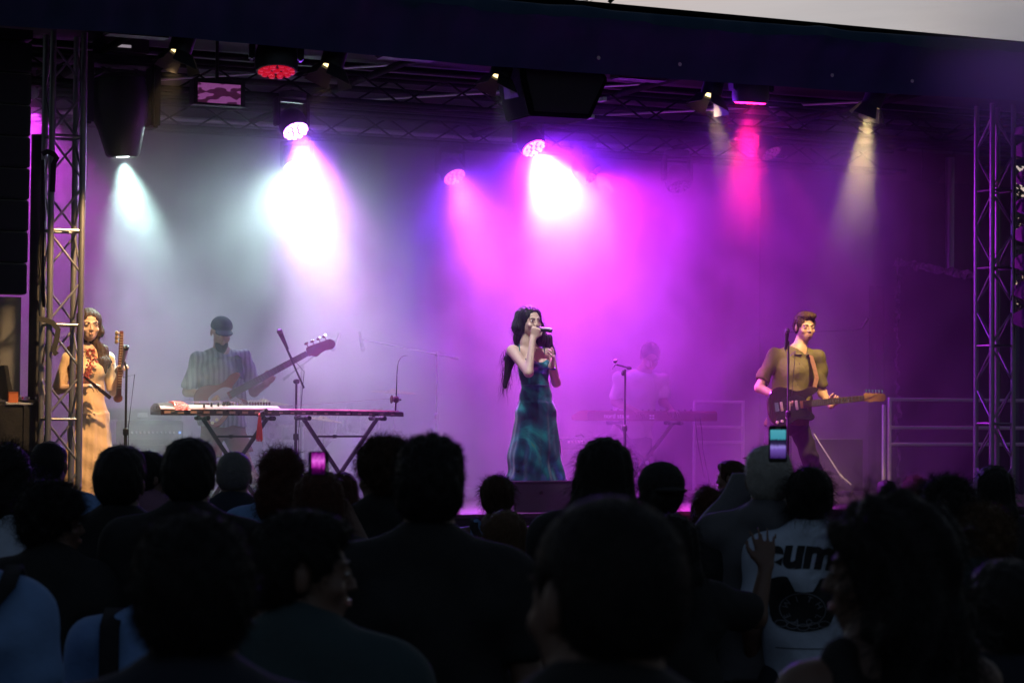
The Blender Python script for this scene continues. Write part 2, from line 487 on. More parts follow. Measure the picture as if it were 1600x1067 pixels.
def girder(y, z, x0, x1, label, w=0.24):
    t = thing('lighting_truss', (x0, y, z), label, 'lighting truss', 'trusses carrying the lamps')
    c = [V(0, y - w/2, z - w/2), V(0, y + w/2, z - w/2), V(0, y + w/2, z + w/2), V(0, y - w/2, z + w/2)]
    for p in c: bar('chord', V(x0, p.y, p.z), V(x1, p.y, p.z), 0.024, M_matte, t, 10)
    nb = int((x1 - x0)/0.4)
    for f in (0, 1, 3):
        a, b = c[f], c[(f+1) % 4]
        for k in range(nb):
            p, q = (a, b) if (k + f) % 2 == 0 else (b, a)
            bar('brace', V(x0 + k*0.4, p.y, p.z), V(x0 + (k+1)*0.4, q.y, q.z), 0.009, M_matte, t, 6)
    return t
girder(-1.2, 4.85, -5.6, 6.0, 'front lighting truss right behind the fascia of the stage roof')
girder(1.2, 4.55, -4.9, 5.8, 'middle lighting truss under the roof carrying the bright violet lamps')
girder(3.3, 4.50, -4.9, 5.8, 'rear lighting truss under the roof carrying the small pink lamps')
for x, y, lb in ((-4.5, 3.9, 'rear roof post in the smoke behind the amplifier stack'), (6.9, 3.9, 'rear roof post in the dark corner behind the guardrail')):
    t = thing('roof_post', (x, y, FL), lb, 'roof post', 'posts at the back of the stage')
    bar('post', (x, y, FL), (x, y, 4.66), 0.05, M_alu, t); MB().box((x, y, FL + 0.01), (0.25, 0.25, 0.02)).build('base_plate', M_alu, t)

# ------------------------------------------------------------------ cloths round the stage
def folds(name, x0, x1, y, z0, z1, m, parent, amp=0.035, wl=0.22, axis='x', seed=0):
    rnd = random.Random(seed); nfr = int(abs(x1-x0)/0.035)
    ph = [rnd.uniform(0, 6) for _ in range(4)]
    nz_ = 10
    rows = []
    for j in range(nz_+1):
        z = z0 + (z1-z0)*j/nz_; row = []
        for i in range(nfr+1):
            u = x0 + (x1-x0)*i/nfr
            o = amp*(math.sin(u*2*math.pi/wl + ph[0] + 0.6*math.sin(u*1.7+ph[1])) + 0.5*math.sin(u*2*math.pi/(wl*2.7) + ph[2] + 0.4*z)) * (0.7 + 0.3*j/nz_ if True else 1)
            row.append(V(u, y + o, z) if axis == 'x' else V(y + o, u, z))
        rows.append(row)
    q = MB()
    off = V(0, 0.012, 0) if axis == 'x' else V(0.012, 0, 0)
    for j in range(nz_): q.strip(rows[j], rows[j+1]); q.strip([p + off for p in rows[j+1]], [p + off for p in rows[j]])
    return q.build(name, m, parent, smooth=True)
bd = thing('backdrop_curtain', (0, 4.4, FL), 'wide grey cloth hanging across the back of the stage behind the smoke', 'stage curtain')
folds('curtain_cloth', -4.9, 5.0, 4.35, FL, 4.86, M_back, bd, amp=0.012, wl=0.35, seed=1)
bar('curtain_rail', (-4.9, 4.30, 4.60), (5.0, 4.30, 4.60), 0.025, M_steel, bd)
cp = thing('dark_curtain', (3.6, 3.0, FL), 'dark violet cloth panel hanging behind the guitarist at the side of the stage', 'stage curtain')
a0, a1 = at(1188, 600, 3.2), at(1362, 600, 3.2)
folds('curtain_cloth', a0.x, a1.x, 3.2, FL, 4.3, M_back, cp, amp=0.012, wl=0.5, seed=2)
cb = thing('black_leg_curtain', (4.0, 2.6, FL), 'narrow black cloth strip hanging between the guitarist and the guardrail', 'stage curtain')
a0, a1 = at(1358, 600, 2.6), at(1382, 600, 2.6)
folds('curtain_cloth', a0.x, a1.x, 2.6, FL, 3.1, M_cloth_black, cb, amp=0.01, wl=0.12, seed=3)
wr = thing('side_curtain', (5.6, 2.5, FL), 'black cloth wall closing the back corner of the stage behind the guardrail', 'stage curtain')
folds('curtain_cloth', 4.6, at(1587, 400, 4.2).x, 4.2, FL, at(1450, 285, 4.2).z, M_cloth_black, wr, amp=0.03, wl=0.5, seed=4)
wg = thing('side_tarpaulin', (5.0, 4.3, 3.7), 'brownish translucent tarpaulin stretched above the black cloth in the back corner', 'tarpaulin')
M_gauze = mat('brown_gauze', (0.10, 0.075, 0.07), 0.8, var=0.2, scale=3)
folds('tarpaulin_sheet', 4.6, at(1586, 400, 4.3).x, 4.3, at(1450, 285, 4.2).z - 0.05, 4.75, M_gauze, wg, amp=0.01, wl=0.9, seed=5)
for a, b in (((1445, 130), (1440, 285)), ((1500, 222), (1462, 290))):
    bar('guy_rope', at(*a, 4.2), at(*b, 4.2), 0.006, M_cable, wg, 6)
wl_ = thing('wing_curtain', (-4.7, 1.5, FL), 'magenta lit side cloth seen through the truss tower', 'stage curtain')
folds('curtain_cloth', 0.9, 4.3, -4.92, FL, 4.6, M_back, wl_, amp=0.03, wl=0.3, axis='y', seed=6)
wl2 = thing('black_wing_strip', (-4.4, 0.2, FL), 'narrow black cloth strip hanging between speaker column and truss tower', 'stage curtain')
a0, a1 = at(47, 400, 0.35), at(66, 400, 0.35)
folds('curtain_cloth', a0.x, a1.x, 0.35, FL, 3.9, M_cloth_black, wl2, amp=0.012, wl=0.11, seed=7)
# crinkled plastic edge of a side tent
M_film = mat('crinkled_plastic_film', (0.16, 0.14, 0.17), 0.25, var=0.4, scale=30, bump=1.0, bscale=40)
tn = thing('plastic_side_tent', at(1405, 750, 3.4), 'crinkled clear plastic edging of a dark side tent near the guardrail', 'tent')
rn = random.Random(4)
def crinkle(pts, w, name):
    q = MB(); A = []; B = []
    for p in pts:
        j = V(rn.uniform(-.02, .02), rn.uniform(-.04, .04), rn.uniform(-.02, .02))
        A.append(Vector(p) + j); B.append(Vector(p) + w + V(rn.uniform(-.02, .02), rn.uniform(-.05, .05), rn.uniform(-.02, .02)))
    M_ = [(a_+b_)/2 + V(0, rn.uniform(-.05, .05), 0) for a_, b_ in zip(A, B)]
    q.strip(A, M_); q.strip(M_, B); q.build(name, M_film, tn)
p0, p1, p2 = at(1400, 745, 3.4), at(1400, 405, 3.4), at(1522, 425, 2.6)
crinkle([p0.lerp(p1, i/50) for i in range(51)], V(0.05, 0, 0), 'plastic_edge')
crinkle([p1.lerp(p2, i/24) for i in range(25)], V(0, 0, -0.08), 'plastic_edge')
MB().strip([p0 + V(0.05, 0.05, 0), p2.lerp(V(p2.x, p2.y, p0.z), 1)], [p1 + V(0.05, 0.05, -0.05), p2 + V(0, 0.05, -0.05)]).build('tent_side', M_cloth_black, tn)
# ------------------------------------------------------------------ lamps
M_red = glow('red_led', (1.0, 0.01, 0.04), 0.45)
M_redbody = mat('dark_lens_ring', (0.02, 0.01, 0.012), 0.3)
LED = {}
def led(col, st):
    key = tuple(col) + (st,)
    if key not in LED: LED[key] = glow('led_glow_%d' % len(LED), col, st)
    return LED[key]
def wash(p, aim, size, label, col, strength, hang=4.43, group='moving head wash lamps', power=0, angle=40, blend=0.7, lensm=None, spill=None, core=None):
    """moving head wash: base, two armed yoke, round head, ring of LED lenses"""
    p = Vector(p); d = (Vector(aim) - p).normalized(); x, y, d = frame(d)
    s = size
    t = thing('moving_wash_lamp', p, label, 'stage lamp', group)
    rest = p - d*s*0.45                        # pivot
    top = V(rest.x, rest.y, rest.z + s*0.62)
    MB().lathe([(s*0.40, 0), (s*0.44, s*0.03), (s*0.44, s*0.2), (s*0.36, s*0.24)], top + V(0, 0, 0.0), V(0, 0, 1), 18).build('base', M_black, t, smooth=True)
    bar('clamp', top + V(0, 0, s*0.2), V(top.x, top.y, max(hang, top.z + s*0.3)), 0.02, M_black, t)
    hx = V(x.x, x.y, 0).normalized()
    yk = MB()
    for sg in (-1, 1):
        q = rest + hx*sg*s*0.50
        yk.box(q + V(0, 0, s*0.22), (s*0.12, s*0.3, s*0.85), Matrix(((hx.x, -hx.y, 0), (hx.y, hx.x, 0), (0, 0, 1))))
    yk.box(rest + V(0, 0, s*0.6), (s*1.12, s*0.28, s*0.14), Matrix(((hx.x, -hx.y, 0), (hx.y, hx.x, 0), (0, 0, 1))))
    yk.build('yoke', M_black, t, bevel=s*0.03)
    MB().lathe([(s*0.18, -s*0.75), (s*0.32, -s*0.68), (s*0.42, -s*0.45), (s*0.45, -s*0.15), (s*0.42, 0.0), (s*0.385, 0.005), (s*0.38, -s*0.03), (0.001, -s*0.03)], p, d, 24).build('head', M_black, t, smooth=True)
    lm = lensm or led(col, strength)
    spots = [(0, 0)] + [(0.19*math.cos(i*math.pi/3), 0.19*math.sin(i*math.pi/3)) for i in range(6)] + [(0.325*math.cos(i*math.pi/6+.2), 0.325*math.sin(i*math.pi/6+.2)) for i in range(12)]
    for a, b in spots:
        MB().lathe([(s*0.07, -s*0.03), (s*0.072, s*0.0), (s*0.05, s*0.03), (0.001, s*0.04)], p + x*a*s + y*b*s, d, 8).build('lens', lm, t, smooth=True)
    if power: spot(p + d*s*0.10, aim, power, col, angle, blend, s*0.33, t)
    if core: spot(p + d*s*0.10, p + Vector(core[0]), core[1], core[2], core[3], 0.85, s*0.30, t, name='core_beam_lamp')
    if spill: spot(p + d*s*0.12, aim, spill[0], spill[1], 165, 1.0, s*0.33, t, name='spill_lamp')
    return t
def fresnel(p, d, s, label, power=0, aim=None, angle=45, col=(1.0, 0.62, 0.28), hang=4.7, st=3.0, group='barn door lamps on the front truss'):
    p = Vector(p); x, y, d = frame(d)
    t = thing('barn_door_lamp', p, label, 'stage lamp', group)
    MB().lathe([(s*0.3, -s*1.55), (s*0.46, -s*1.5), (s*0.5, -s*1.3), (s*0.5, 0), (s*0.44, 0), (s*0.44, -s*0.12), (0.001, -s*0.12)], p, d, 20).build('can', M_black, t, smooth=True)
    MB().lathe([(s*0.43, -s*0.10), (s*0.3, -s*0.05), (0.001, -s*0.02)], p, d, 16).build('lens', led((1.0, 0.72, 0.30), st), t, smooth=True)
    for k in range(4):
        o_ = [x, y, -x, -y][k]; w_ = [y, -x, -y, x][k]
        root = p + o_*s*0.5; tip = root + o_*s*(0.42 if k != 1 else 0.34) + d*s*0.62
        q = MB(); n_ = (tip - root).cross(w_).normalized()*0.004
        q.quad_ring([[root + w_*s*0.38, root - w_*s*0.38, tip - w_*s*0.58, tip + w_*s*0.58], [root + w_*s*0.38 + n_, root - w_*s*0.38 + n_, tip - w_*s*0.58 + n_, tip + w_*s*0.58 + n_]])
        q.build('barn_door', M_black, t)
    yk = MB(); mid = p - d*s*0.7
    hx = V(x.x, x.y, 0).normalized()
    for sg in (-1, 1): yk.tube([mid + hx*sg*s*0.54, mid + hx*sg*s*0.56 + V(0, 0, s*0.7)], 0.012, 6)
    yk.tube([mid + hx*-s*0.56 + V(0, 0, s*0.7), mid + hx*s*0.56 + V(0, 0, s*0.7)], 0.012, 6)
    yk.tube([mid + V(0, 0, s*0.7), V(mid.x, mid.y, max(hang, mid.z + s))], 0.016, 6)
    yk.build('yoke', M_black, t)
    if power: spot(p + d*0.03, aim, power, col, angle, 0.5, 0.04, t)
    return t

FYL = -1.22
violet, pink, white = (0.42, 0.10, 1.0), (1.0, 0.10, 0.62), (0.80, 0.97, 1.0)
# front truss, from one end of the fascia to the other
fresnel(at(280, 84, FYL), (-0.32, -0.05, -1), 0.17, 'barn door lamp nearest the first truss tower, slit of warm light showing', 780, at(140, 590, 0.45), 40, col=(1.0, 0.61, 0.27))
wash(at(432, 112, FYL), at(432, 112, FYL) + V(-0.05, -0.22, -1), 0.36, 'moving lamp under the fascia with dim red diodes glowing', (1, 0, 0.05), 0.4, lensm=M_red, group='moving head wash lamps')
fresnel(at(517, 106, FYL), (-0.32, -0.05, -1), 0.18, 'barn door lamp between the red diode lamp and the flat flood box', 160, at(330, 640, 0.4), 40)
fresnel(at(780, 122, FYL), (-0.32, -0.05, -1), 0.17, 'barn door lamp right beside the black centre loudspeaker', 300, at(835, 600, -0.1), 30, col=(0.85, 0.92, 1.0))
fresnel(at(1110, 151, FYL), (-0.32, -0.05, -1), 0.17, 'barn door lamp between the flat flood box and the magenta lamp', 420, at(1250, 580, 0.2), 30)
fresnel(at(1361, 166, FYL), (-0.30, 0.25, -1), 0.17, 'barn door lamp with a visible warm beam, last along the fascia', 950, at(1290, 650, 0.5), 26, col=(1.0, 0.70, 0.28), st=12.0)
t_mag = wash(at(1172, 160, FYL), at(1172, 160, FYL) + V(0.0, 0.12, -1), 0.34, 'moving lamp under the fascia shining hot magenta straight down', (1.0, 0.01, 0.17), 14, power=3600, angle=34)
def flood(px0, px1, py0, py1, label, y=FYL):
    a, b = at(px0, py0, y), at(px1, py1, y)
    t = thing('flood_box', (a + b)/2, label, 'stage lamp', 'flat flood boxes')
    c = (a + b)/2; w_, h_ = abs(b.x - a.x), abs(b.z - a.z)
    MB().box(c, (w_, 0.16, h_)).build('housing', M_black, t, bevel=0.01)
    MB().box(c + V(0, -0.085, -0.0), (w_*0.9, 0.01, h_*0.75)).build('front_grille', mat('dark_brown_grille', (0.03, 0.018, 0.015), 0.4), t)
    for sg in (-1, 1): MB().box(c + V(sg*(w_/2 + 0.008), 0, h_*0.6), (0.012, 0.03, h_*1.4)).build('bracket', M_black, t)
flood(592, 678, 72, 97, 'flat dark flood box hanging below the fascia between two lamps with barn doors')
flood(960, 1036, 104, 129, 'flat dark flood box hanging below the fascia just past the centre loudspeaker')
flood(165, 262, 33, 62, 'flat dark flood box hanging below the fascia nearest the first truss tower')

# centre loudspeaker hung under the fascia
c = at(885, 130, FYL - 0.1)
t = thing('centre_loudspeaker', c, 'big black angular loudspeaker hanging below the middle of the fascia', 'loudspeaker')
def O(px, py): q = at(px, py, c.y); return (q.x - c.x, q.z - c.z)
out = [O(828, 181), O(923, 186), O(951, 124), O(936, 104), O(936, 78), O(812, 70), O(814, 120)]
MB().prism(out, c, V(1, 0, 0), V(0, 0, 1), V(0, 0.45, 0)).build('cabinet', M_matte, t, bevel=0.012)
inn = [(a*0.88, b*0.86) for a, b in out]
MB().prism(inn, c + V(0, -0.012, 0), V(1, 0, 0), V(0, 0, 1), V(0, 0.011, 0)).build('front_grille', M_cloth_black, t)
for px, py in ((829, 178), (922, 183), (941, 156)):
    q = at(px, py, c.y + 0.2)
    MB().box(q, (0.03, 0.1, 0.03)).build('rigging_lug', M_steel, t)
bar('hanging_pole', c + V(-0.1, 0.2, 0.2), c + V(-0.1, 0.2, 0.36), 0.02, M_black, t)
bar('hanging_pole', c + V(0.15, 0.2, 0.2), c + V(0.15, 0.2, 0.36), 0.02, M_black, t)
# small par behind it
p = at(812, 150, -0.2); t = thing('small_par_lamp', p, 'small lamp with bluish white rim peeping out behind the centre loudspeaker', 'stage lamp')
xx, yy, dd = frame((0.1, -0.5, -1))
MB().lathe([(0.03, -0.2), (0.085, -0.17), (0.09, 0), (0.078, 0), (0.076, -0.02), (0.001, -0.02)], p, dd, 18).build('can', M_black, t, smooth=True)
MB().lathe([(0.074, -0.018), (0.05, -0.005), (0.001, 0)], p, dd, 16).build('lens', led((0.45, 0.55, 1.0), 3.0), t, smooth=True)
MB().tube([p - dd*0.12 + V(0, 0, 0.1), V(p.x, p.y, 4.5)], 0.015, 6).build('yoke', M_black, t)
# framed floodlight with its pink reflection painted on as a glowing pattern
a, b = at(302, 122, 0.6), at(382, 168, 0.6)
t = thing('reflector_floodlight', (a+b)/2, 'square floodlight with painted pink reflection on its panel, hanging above the bassist', 'stage lamp')
c = (a+b)/2; w_, h_ = b.x - a.x, a.z - b.z
MB().box(c + V(0, 0.06, 0), (w_, 0.1, h_)).build('housing', M_black, t, bevel=0.008)
fr = MB()
fr.box(c + V(0, 0, h_*0.42), (w_, 0.03, h_*0.16)).box(c + V(0, 0, -h_*0.46), (w_, 0.03, h_*0.08)).box(c + V(-w_*0.46, 0, -h_*.02), (w_*0.08, 0.028, h_*0.80)).box(c + V(w_*0.46, 0, -h_*.02), (w_*0.08, 0.028, h_*0.80))
fr.build('frame', M_black, t)
m_ = mat('painted_pink_reflection', (0.3, 0.1, 0.25), 0.3, emit=(0.30, 0.07, 0.26), estr=0.45)
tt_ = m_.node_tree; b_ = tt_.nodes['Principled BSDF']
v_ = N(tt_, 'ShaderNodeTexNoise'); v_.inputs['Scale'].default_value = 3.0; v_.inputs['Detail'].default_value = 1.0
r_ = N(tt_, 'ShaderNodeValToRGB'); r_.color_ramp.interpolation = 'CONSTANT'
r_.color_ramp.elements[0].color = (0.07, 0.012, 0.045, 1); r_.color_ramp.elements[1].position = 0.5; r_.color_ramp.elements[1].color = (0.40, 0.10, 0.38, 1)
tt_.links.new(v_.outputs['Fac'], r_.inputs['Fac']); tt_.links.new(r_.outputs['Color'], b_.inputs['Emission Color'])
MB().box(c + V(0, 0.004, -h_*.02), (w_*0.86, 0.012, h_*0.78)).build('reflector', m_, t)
bar('clamp', c + V(0, 0.06, h_*0.5), c + V(0, 0.06, 0.75), 0.015, M_black, t)

# big moving spot with the cold white beam
p = at(192, 246, 0.9)
t = thing('moving_spot_lamp', p, 'big tapered moving spot lamp throwing a broad cold white beam', 'stage lamp')
d = V(0.08, 0.03, -1).normalized(); x, y, d = frame(d)
s = 0.48
MB().lathe([(0.11, -0.68), (0.21, -0.64), (0.237, -0.50), (0.22, -0.31), (0.187, -0.22), (0.137, -0.02), (0.115, 0), (0.09, 0), (0.088, -0.02), (0.001, -0.02)], p, d, 22).build('head', M_black, t, smooth=True)
MB().lathe([(0.086, -0.018), (0.05, -0.002), (0.001, 0.004)], p, d, 16).build('lens', led((0.9, 1.0, 1.0), 12), t, smooth=True)
yk = MB(); piv = p - d*0.42
for sg in (-1, 1): yk.box(piv + V(sg*0.275, 0, 0.1), (0.075, 0.22, 0.55))
yk.box(piv + V(0, 0, 0.36), (0.62, 0.22, 0.08)); yk.build('yoke', M_black, t, bevel=0.02)
MB().box(piv + V(0, 0, 0.47), (0.4, 0.3, 0.15)).build('base', M_black, t, bevel=0.02)
MB().box(piv + V(-0.02, -0.155, 0.46), (0.13, 0.006, 0.022)).build('display', glow('grey_display', (0.5, 0.42, 0.5), 0.5), t)
bar('clamp', piv + V(0, 0, 0.5), V(piv.x, piv.y, max(4.38, piv.z + .55)), 0.03, M_black, t)
spot(p + d*0.03, at(280, 700, 0.25), 1400, (0.62, 1.0, 0.93), 56, 1.0, 0.07, t); spot(p + d*0.03, at(225, 560, 0.5), 130, (0.85, 1.0, 1.0), 44, 1.0, 0.07, t, name='core_beam_lamp')

# bright wash lamps on the middle and rear trusses
wash(at(462, 205, 1.0), at(462, 205, 1.0) + V(0.15, -1.0, -1.3), 0.28, 'bright violet white moving lamp above the two long zithers', (0.5, 0.12, 1.0), 30, power=450, angle=70, blend=1.0, spill=(110, (0.22, 0.03, 1.0)), core=((0.12, -1.3, -2.0), 3200, (0.78, 0.16, 1.0), 56))
wash(at(462, 266, 3.1), at(462, 266, 3.1) + V(-0.5, -1.0, -1.2), 0.28, 'dazzling white moving lamp hanging directly behind the violet one', (0.70, 0.98, 0.95), 30, hang=4.38, power=460, angle=125, blend=1.0, core=((0.2, -1.2, -2.0), 1000, (0.9, 0.7, 1.0), 44))
wash(at(834, 232, 1.0), at(834, 232, 1.0) + V(0.25, -1.0, -1.3), 0.28, 'dazzling pink white moving lamp above the singer', (0.70, 0.03, 1.0), 30, power=250, angle=100, blend=1.0, spill=(1000, (0.22, 0.015, 1.0)), core=((0.50, -1.2, -2.0), 9500, (0.78, 0.08, 1.0), 74))
wash(at(710, 277, 3.1), at(710, 277, 3.1) + V(0.2, -1.0, -1.2), 0.28, 'smaller pink moving lamp at the back between the two dazzling ones', (0.9, 0.10, 0.85), 5, hang=4.38, power=800, angle=80, blend=1.0, spill=(350, (0.24, 0.03, 1.0)), core=((0.25, -1.2, -2.0), 800, (0.95, 0.12, 0.75), 24))
wash(at(926, 274, 3.1), at(926, 274, 3.1) + V(0.8, -0.8, -0.9), 0.30, 'faint pink moving lamp lost in the glow above the keyboard player', (0.8, 0.03, 0.95), 0.5, hang=4.38, power=450, spill=(260, (0.45, 0.02, 0.95)), angle=115, blend=1.0)
wash(at(1062, 292, 3.1), at(1062, 292, 3.1) + V(0, -0.5, -1), 0.30, 'unlit moving lamp fading into violet smoke at the back', (0, 0, 0), 0, hang=4.38, lensm=M_plastic)
wash(at(1205, 240, 3.1), at(1480, 680, 1.1), 0.28, 'dim pink moving lamp behind the hot magenta beam', (0.9, 0.05, 0.7), 0.25, hang=4.38, power=200, angle=17, blend=0.8)
wash(at(40, 150, 2.6), at(90, 420, 3.4), 0.28, 'magenta lamp hidden at the side of the stage behind the truss tower', (0.75, 0.06, 0.9), 6, hang=4.38, power=800, angle=80)

# ------------------------------------------------------------------ stage smoke
def smoke_box():
    q = MB().box(((-4.8 + 6.2)/2, (-1.95 + 4.2)/2, (FL + 4.6)/2 + 0.02), (11.0, 6.15, 4.6 - FL))
    m = bpy.data.materials.new('stage_smoke'); m.use_nodes = True
    t = m.node_tree; t.nodes.clear()
    out = N(t, 'ShaderNodeOutputMaterial'); pv = N(t, 'ShaderNodeVolumePrincipled')
    pv.inputs['Color'].default_value = (0.95, 0.95, 0.96, 1); pv.inputs['Anisotropy'].default_value = 0.25
    geo = N(t, 'ShaderNodeNewGeometry')
    pos = geo.outputs['Position']
    n1 = N(t, 'ShaderNodeTexNoise'); n1.inputs['Scale'].default_value = 0.75; n1.inputs['Detail'].default_value = 6; n1.inputs['Distortion'].default_value = 1.2
    t.links.new(pos, n1.inputs['Vector'])
    mr = N(t, 'ShaderNodeMapRange'); mr.inputs['From Min'].default_value = 0.32; mr.inputs['From Max'].default_value = 0.68
    mr.inputs['To Min'].default_value = 0.10; mr.inputs['To Max'].default_value = 2.1
    t.links.new(n1.outputs['Fac'], mr.inputs['Value'])
    def blob(c, r):
        mpn = N(t, 'ShaderNodeMapping', vector_type='POINT')
        mpn.inputs['Scale'].default_value = tuple(1/k for k in r); mpn.inputs['Location'].default_value = tuple(-a/k for a, k in zip(c, r))
        t.links.new(pos, mpn.inputs['Vector'])
        g_ = N(t, 'ShaderNodeTexGradient', gradient_type='QUADRATIC_SPHERE'); t.links.new(mpn.outputs['Vector'], g_.inputs['Vector'])
        return g_.outputs['Fac']
    tot = None
    for c, r, a in BLOBS:
        mu = N(t, 'ShaderNodeMath', operation='MULTIPLY_ADD'); mu.inputs[1].default_value = a
        t.links.new(blob(c, r), mu.inputs[0])
        if tot is None: mu.inputs[2].default_value = BASE
        else: t.links.new(tot, mu.inputs[2])
        tot = mu.outputs[0]
    fin = N(t, 'ShaderNodeMath', operation='MULTIPLY'); t.links.new(tot, fin.inputs[0]); t.links.new(mr.outputs[0], fin.inputs[1])
    sp = N(t, 'ShaderNodeSeparateXYZ'); t.links.new(pos, sp.inputs[0])
    fy = N(t, 'ShaderNodeMapRange', interpolation_type='SMOOTHSTEP'); fy.inputs['From Min'].default_value = -0.2; fy.inputs['From Max'].default_value = 1.7
    fy.inputs['To Min'].default_value = 0.022; fy.inputs['To Max'].default_value = 1.0
    t.links.new(sp.outputs['Y'], fy.inputs['Value'])
    fin2 = N(t, 'ShaderNodeMath', operation='MULTIPLY'); t.links.new(fin.outputs[0], fin2.inputs[0]); t.links.new(fy.outputs[0], fin2.inputs[1]); fin = fin2
    fz = N(t, 'ShaderNodeMapRange', interpolation_type='SMOOTHSTEP'); fz.inputs['From Min'].default_value = 4.0; fz.inputs['From Max'].default_value = 4.55
    fz.inputs['To Min'].default_value = 1.0; fz.inputs['To Max'].default_value = 0.12
    t.links.new(sp.outputs['Z'], fz.inputs['Value'])
    fin3 = N(t, 'ShaderNodeMath', operation='MULTIPLY'); t.links.new(fin.outputs[0], fin3.inputs[0]); t.links.new(fz.outputs[0], fin3.inputs[1]); fin = fin3
    fx = N(t, 'ShaderNodeMapRange', interpolation_type='SMOOTHSTEP'); fx.inputs['From Min'].default_value = 3.2; fx.inputs['From Max'].default_value = 5.4
    fx.inputs['To Min'].default_value = 1.0; fx.inputs['To Max'].default_value = 0.3
    t.links.new(sp.outputs['X'], fx.inputs['Value'])
    fin4 = N(t, 'ShaderNodeMath', operation='MULTIPLY'); t.links.new(fin.outputs[0], fin4.inputs[0]); t.links.new(fx.outputs[0], fin4.inputs[1]); fin = fin4
    t.links.new(fin.outputs[0], pv.inputs['Density']); t.links.new(pv.outputs[0], out.inputs['Volume'])
    o = q.build('smoke', m)
    o['kind'] = 'stuff'; o['label'] = 'drifting stage smoke lit violet and white by the lamps'
    return o
BASE = 0.19
q0_ = at(200, 285, 0.95)
BLOBS = [((q0_.x, q0_.y, q0_.z), (0.7, 0.7, 0.6), 0.6), ((1.9, 1.5, 1.9), (2.6, 1.2, 2.4), 0.33), ((-2.0, 2.7, 1.9), (3.0, 1.7, 1.7), 0.32), ((0.6, 2.6, 3.0), (3.8, 2.0, 2.4), 0.15)]
q_ = at(1175, 225, -1.4); BLOBS.append(((q_.x, q_.y, q_.z), (0.6, 0.6, 1.0), 24.0))
q_ = at(1340, 275, -1.2); BLOBS.append(((q_.x, q_.y, q_.z), (0.75, 0.7, 1.3), 30.0))
q_ = at(862, 300, 0.8); BLOBS.append(((q_.x, q_.y, q_.z), (1.15, 0.95, 1.0), 1.7))
q_ = at(470, 270, 0.8); BLOBS.append(((q_.x, q_.y, q_.z), (0.8, 0.8, 0.9), 0.6))
smoke_box()
def drift():
    c = at(1600, 95, -2.9); q = MB().box(c, (2.6, 1.5, 2.4)); m = bpy.data.materials.new('drifting_smoke'); m.use_nodes = True
    t = m.node_tree; t.nodes.clear(); out = N(t, 'ShaderNodeOutputMaterial'); pv = N(t, 'ShaderNodeVolumePrincipled'); pv.inputs['Color'].default_value = (0.95, 0.95, 0.96, 1)
    geo = N(t, 'ShaderNodeNewGeometry'); mpn = N(t, 'ShaderNodeMapping'); mpn.inputs['Scale'].default_value = (1/1.25, 1/0.72, 1/1.15); mpn.inputs['Location'].default_value = (-c.x/1.25, -c.y/0.72, -c.z/1.15)
    g_ = N(t, 'ShaderNodeTexGradient', gradient_type='QUADRATIC_SPHERE'); mu = N(t, 'ShaderNodeMath', operation='MULTIPLY'); mu.inputs[1].default_value = 0.9
    t.links.new(geo.outputs['Position'], mpn.inputs['Vector']); t.links.new(mpn.outputs['Vector'], g_.inputs['Vector']); t.links.new(g_.outputs['Fac'], mu.inputs[0]); t.links.new(mu.outputs[0], pv.inputs['Density']); t.links.new(pv.outputs[0], out.inputs['Volume'])
    o = q.build('smoke', m); o['kind'] = 'stuff'; o['label'] = 'wisp of smoke drifting out past the corner of the roof'
drift()
cy.volume_step_rate = 1.0
cy.volume_max_steps = 256
# ------------------------------------------------------------------ people
def skin_mat(name, col):
    m = mat(name, col, 0.5, var=0.12, scale=30, bump=0.08, bscale=120)
    b = m.node_tree.nodes['Principled BSDF']
    b.inputs['Subsurface Weight'].default_value = 0.0
    return m
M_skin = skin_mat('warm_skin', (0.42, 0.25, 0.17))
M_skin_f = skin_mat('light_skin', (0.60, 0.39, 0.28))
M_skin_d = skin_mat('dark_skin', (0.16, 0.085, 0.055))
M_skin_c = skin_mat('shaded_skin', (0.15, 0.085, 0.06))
M_hair = mat('black_hair', (0.012, 0.010, 0.010), 0.55, spec=0.2, var=0.5, scale=60, stretch=(1, 1, 0.12), bump=0.5, bscale=120)
M_hair_b = mat('dark_brown_hair', (0.045, 0.022, 0.012), 0.55, spec=0.2, var=0.5, scale=60, stretch=(1, 1, 0.12), bump=0.5, bscale=120)
M_lip = mat('lips', (0.42, 0.17, 0.13), 0.4)
M_eye = mat('eye', (0.02, 0.015, 0.012), 0.15)
M_eyew = mat('eye_white', (0.55, 0.52, 0.50), 0.25)
def axes(F, U=V(0, 0, 1), tilt=0.0):
    """right, forward, up of a head that looks along F"""
    F = Vector(F).normalized(); Rr = F.cross(U).normalized(); U2 = Rr.cross(F).normalized()
    if tilt:
        q = Matrix.Rotation(tilt, 3, F); Rr = q @ Rr; U2 = q @ U2
    return Rr, F, U2
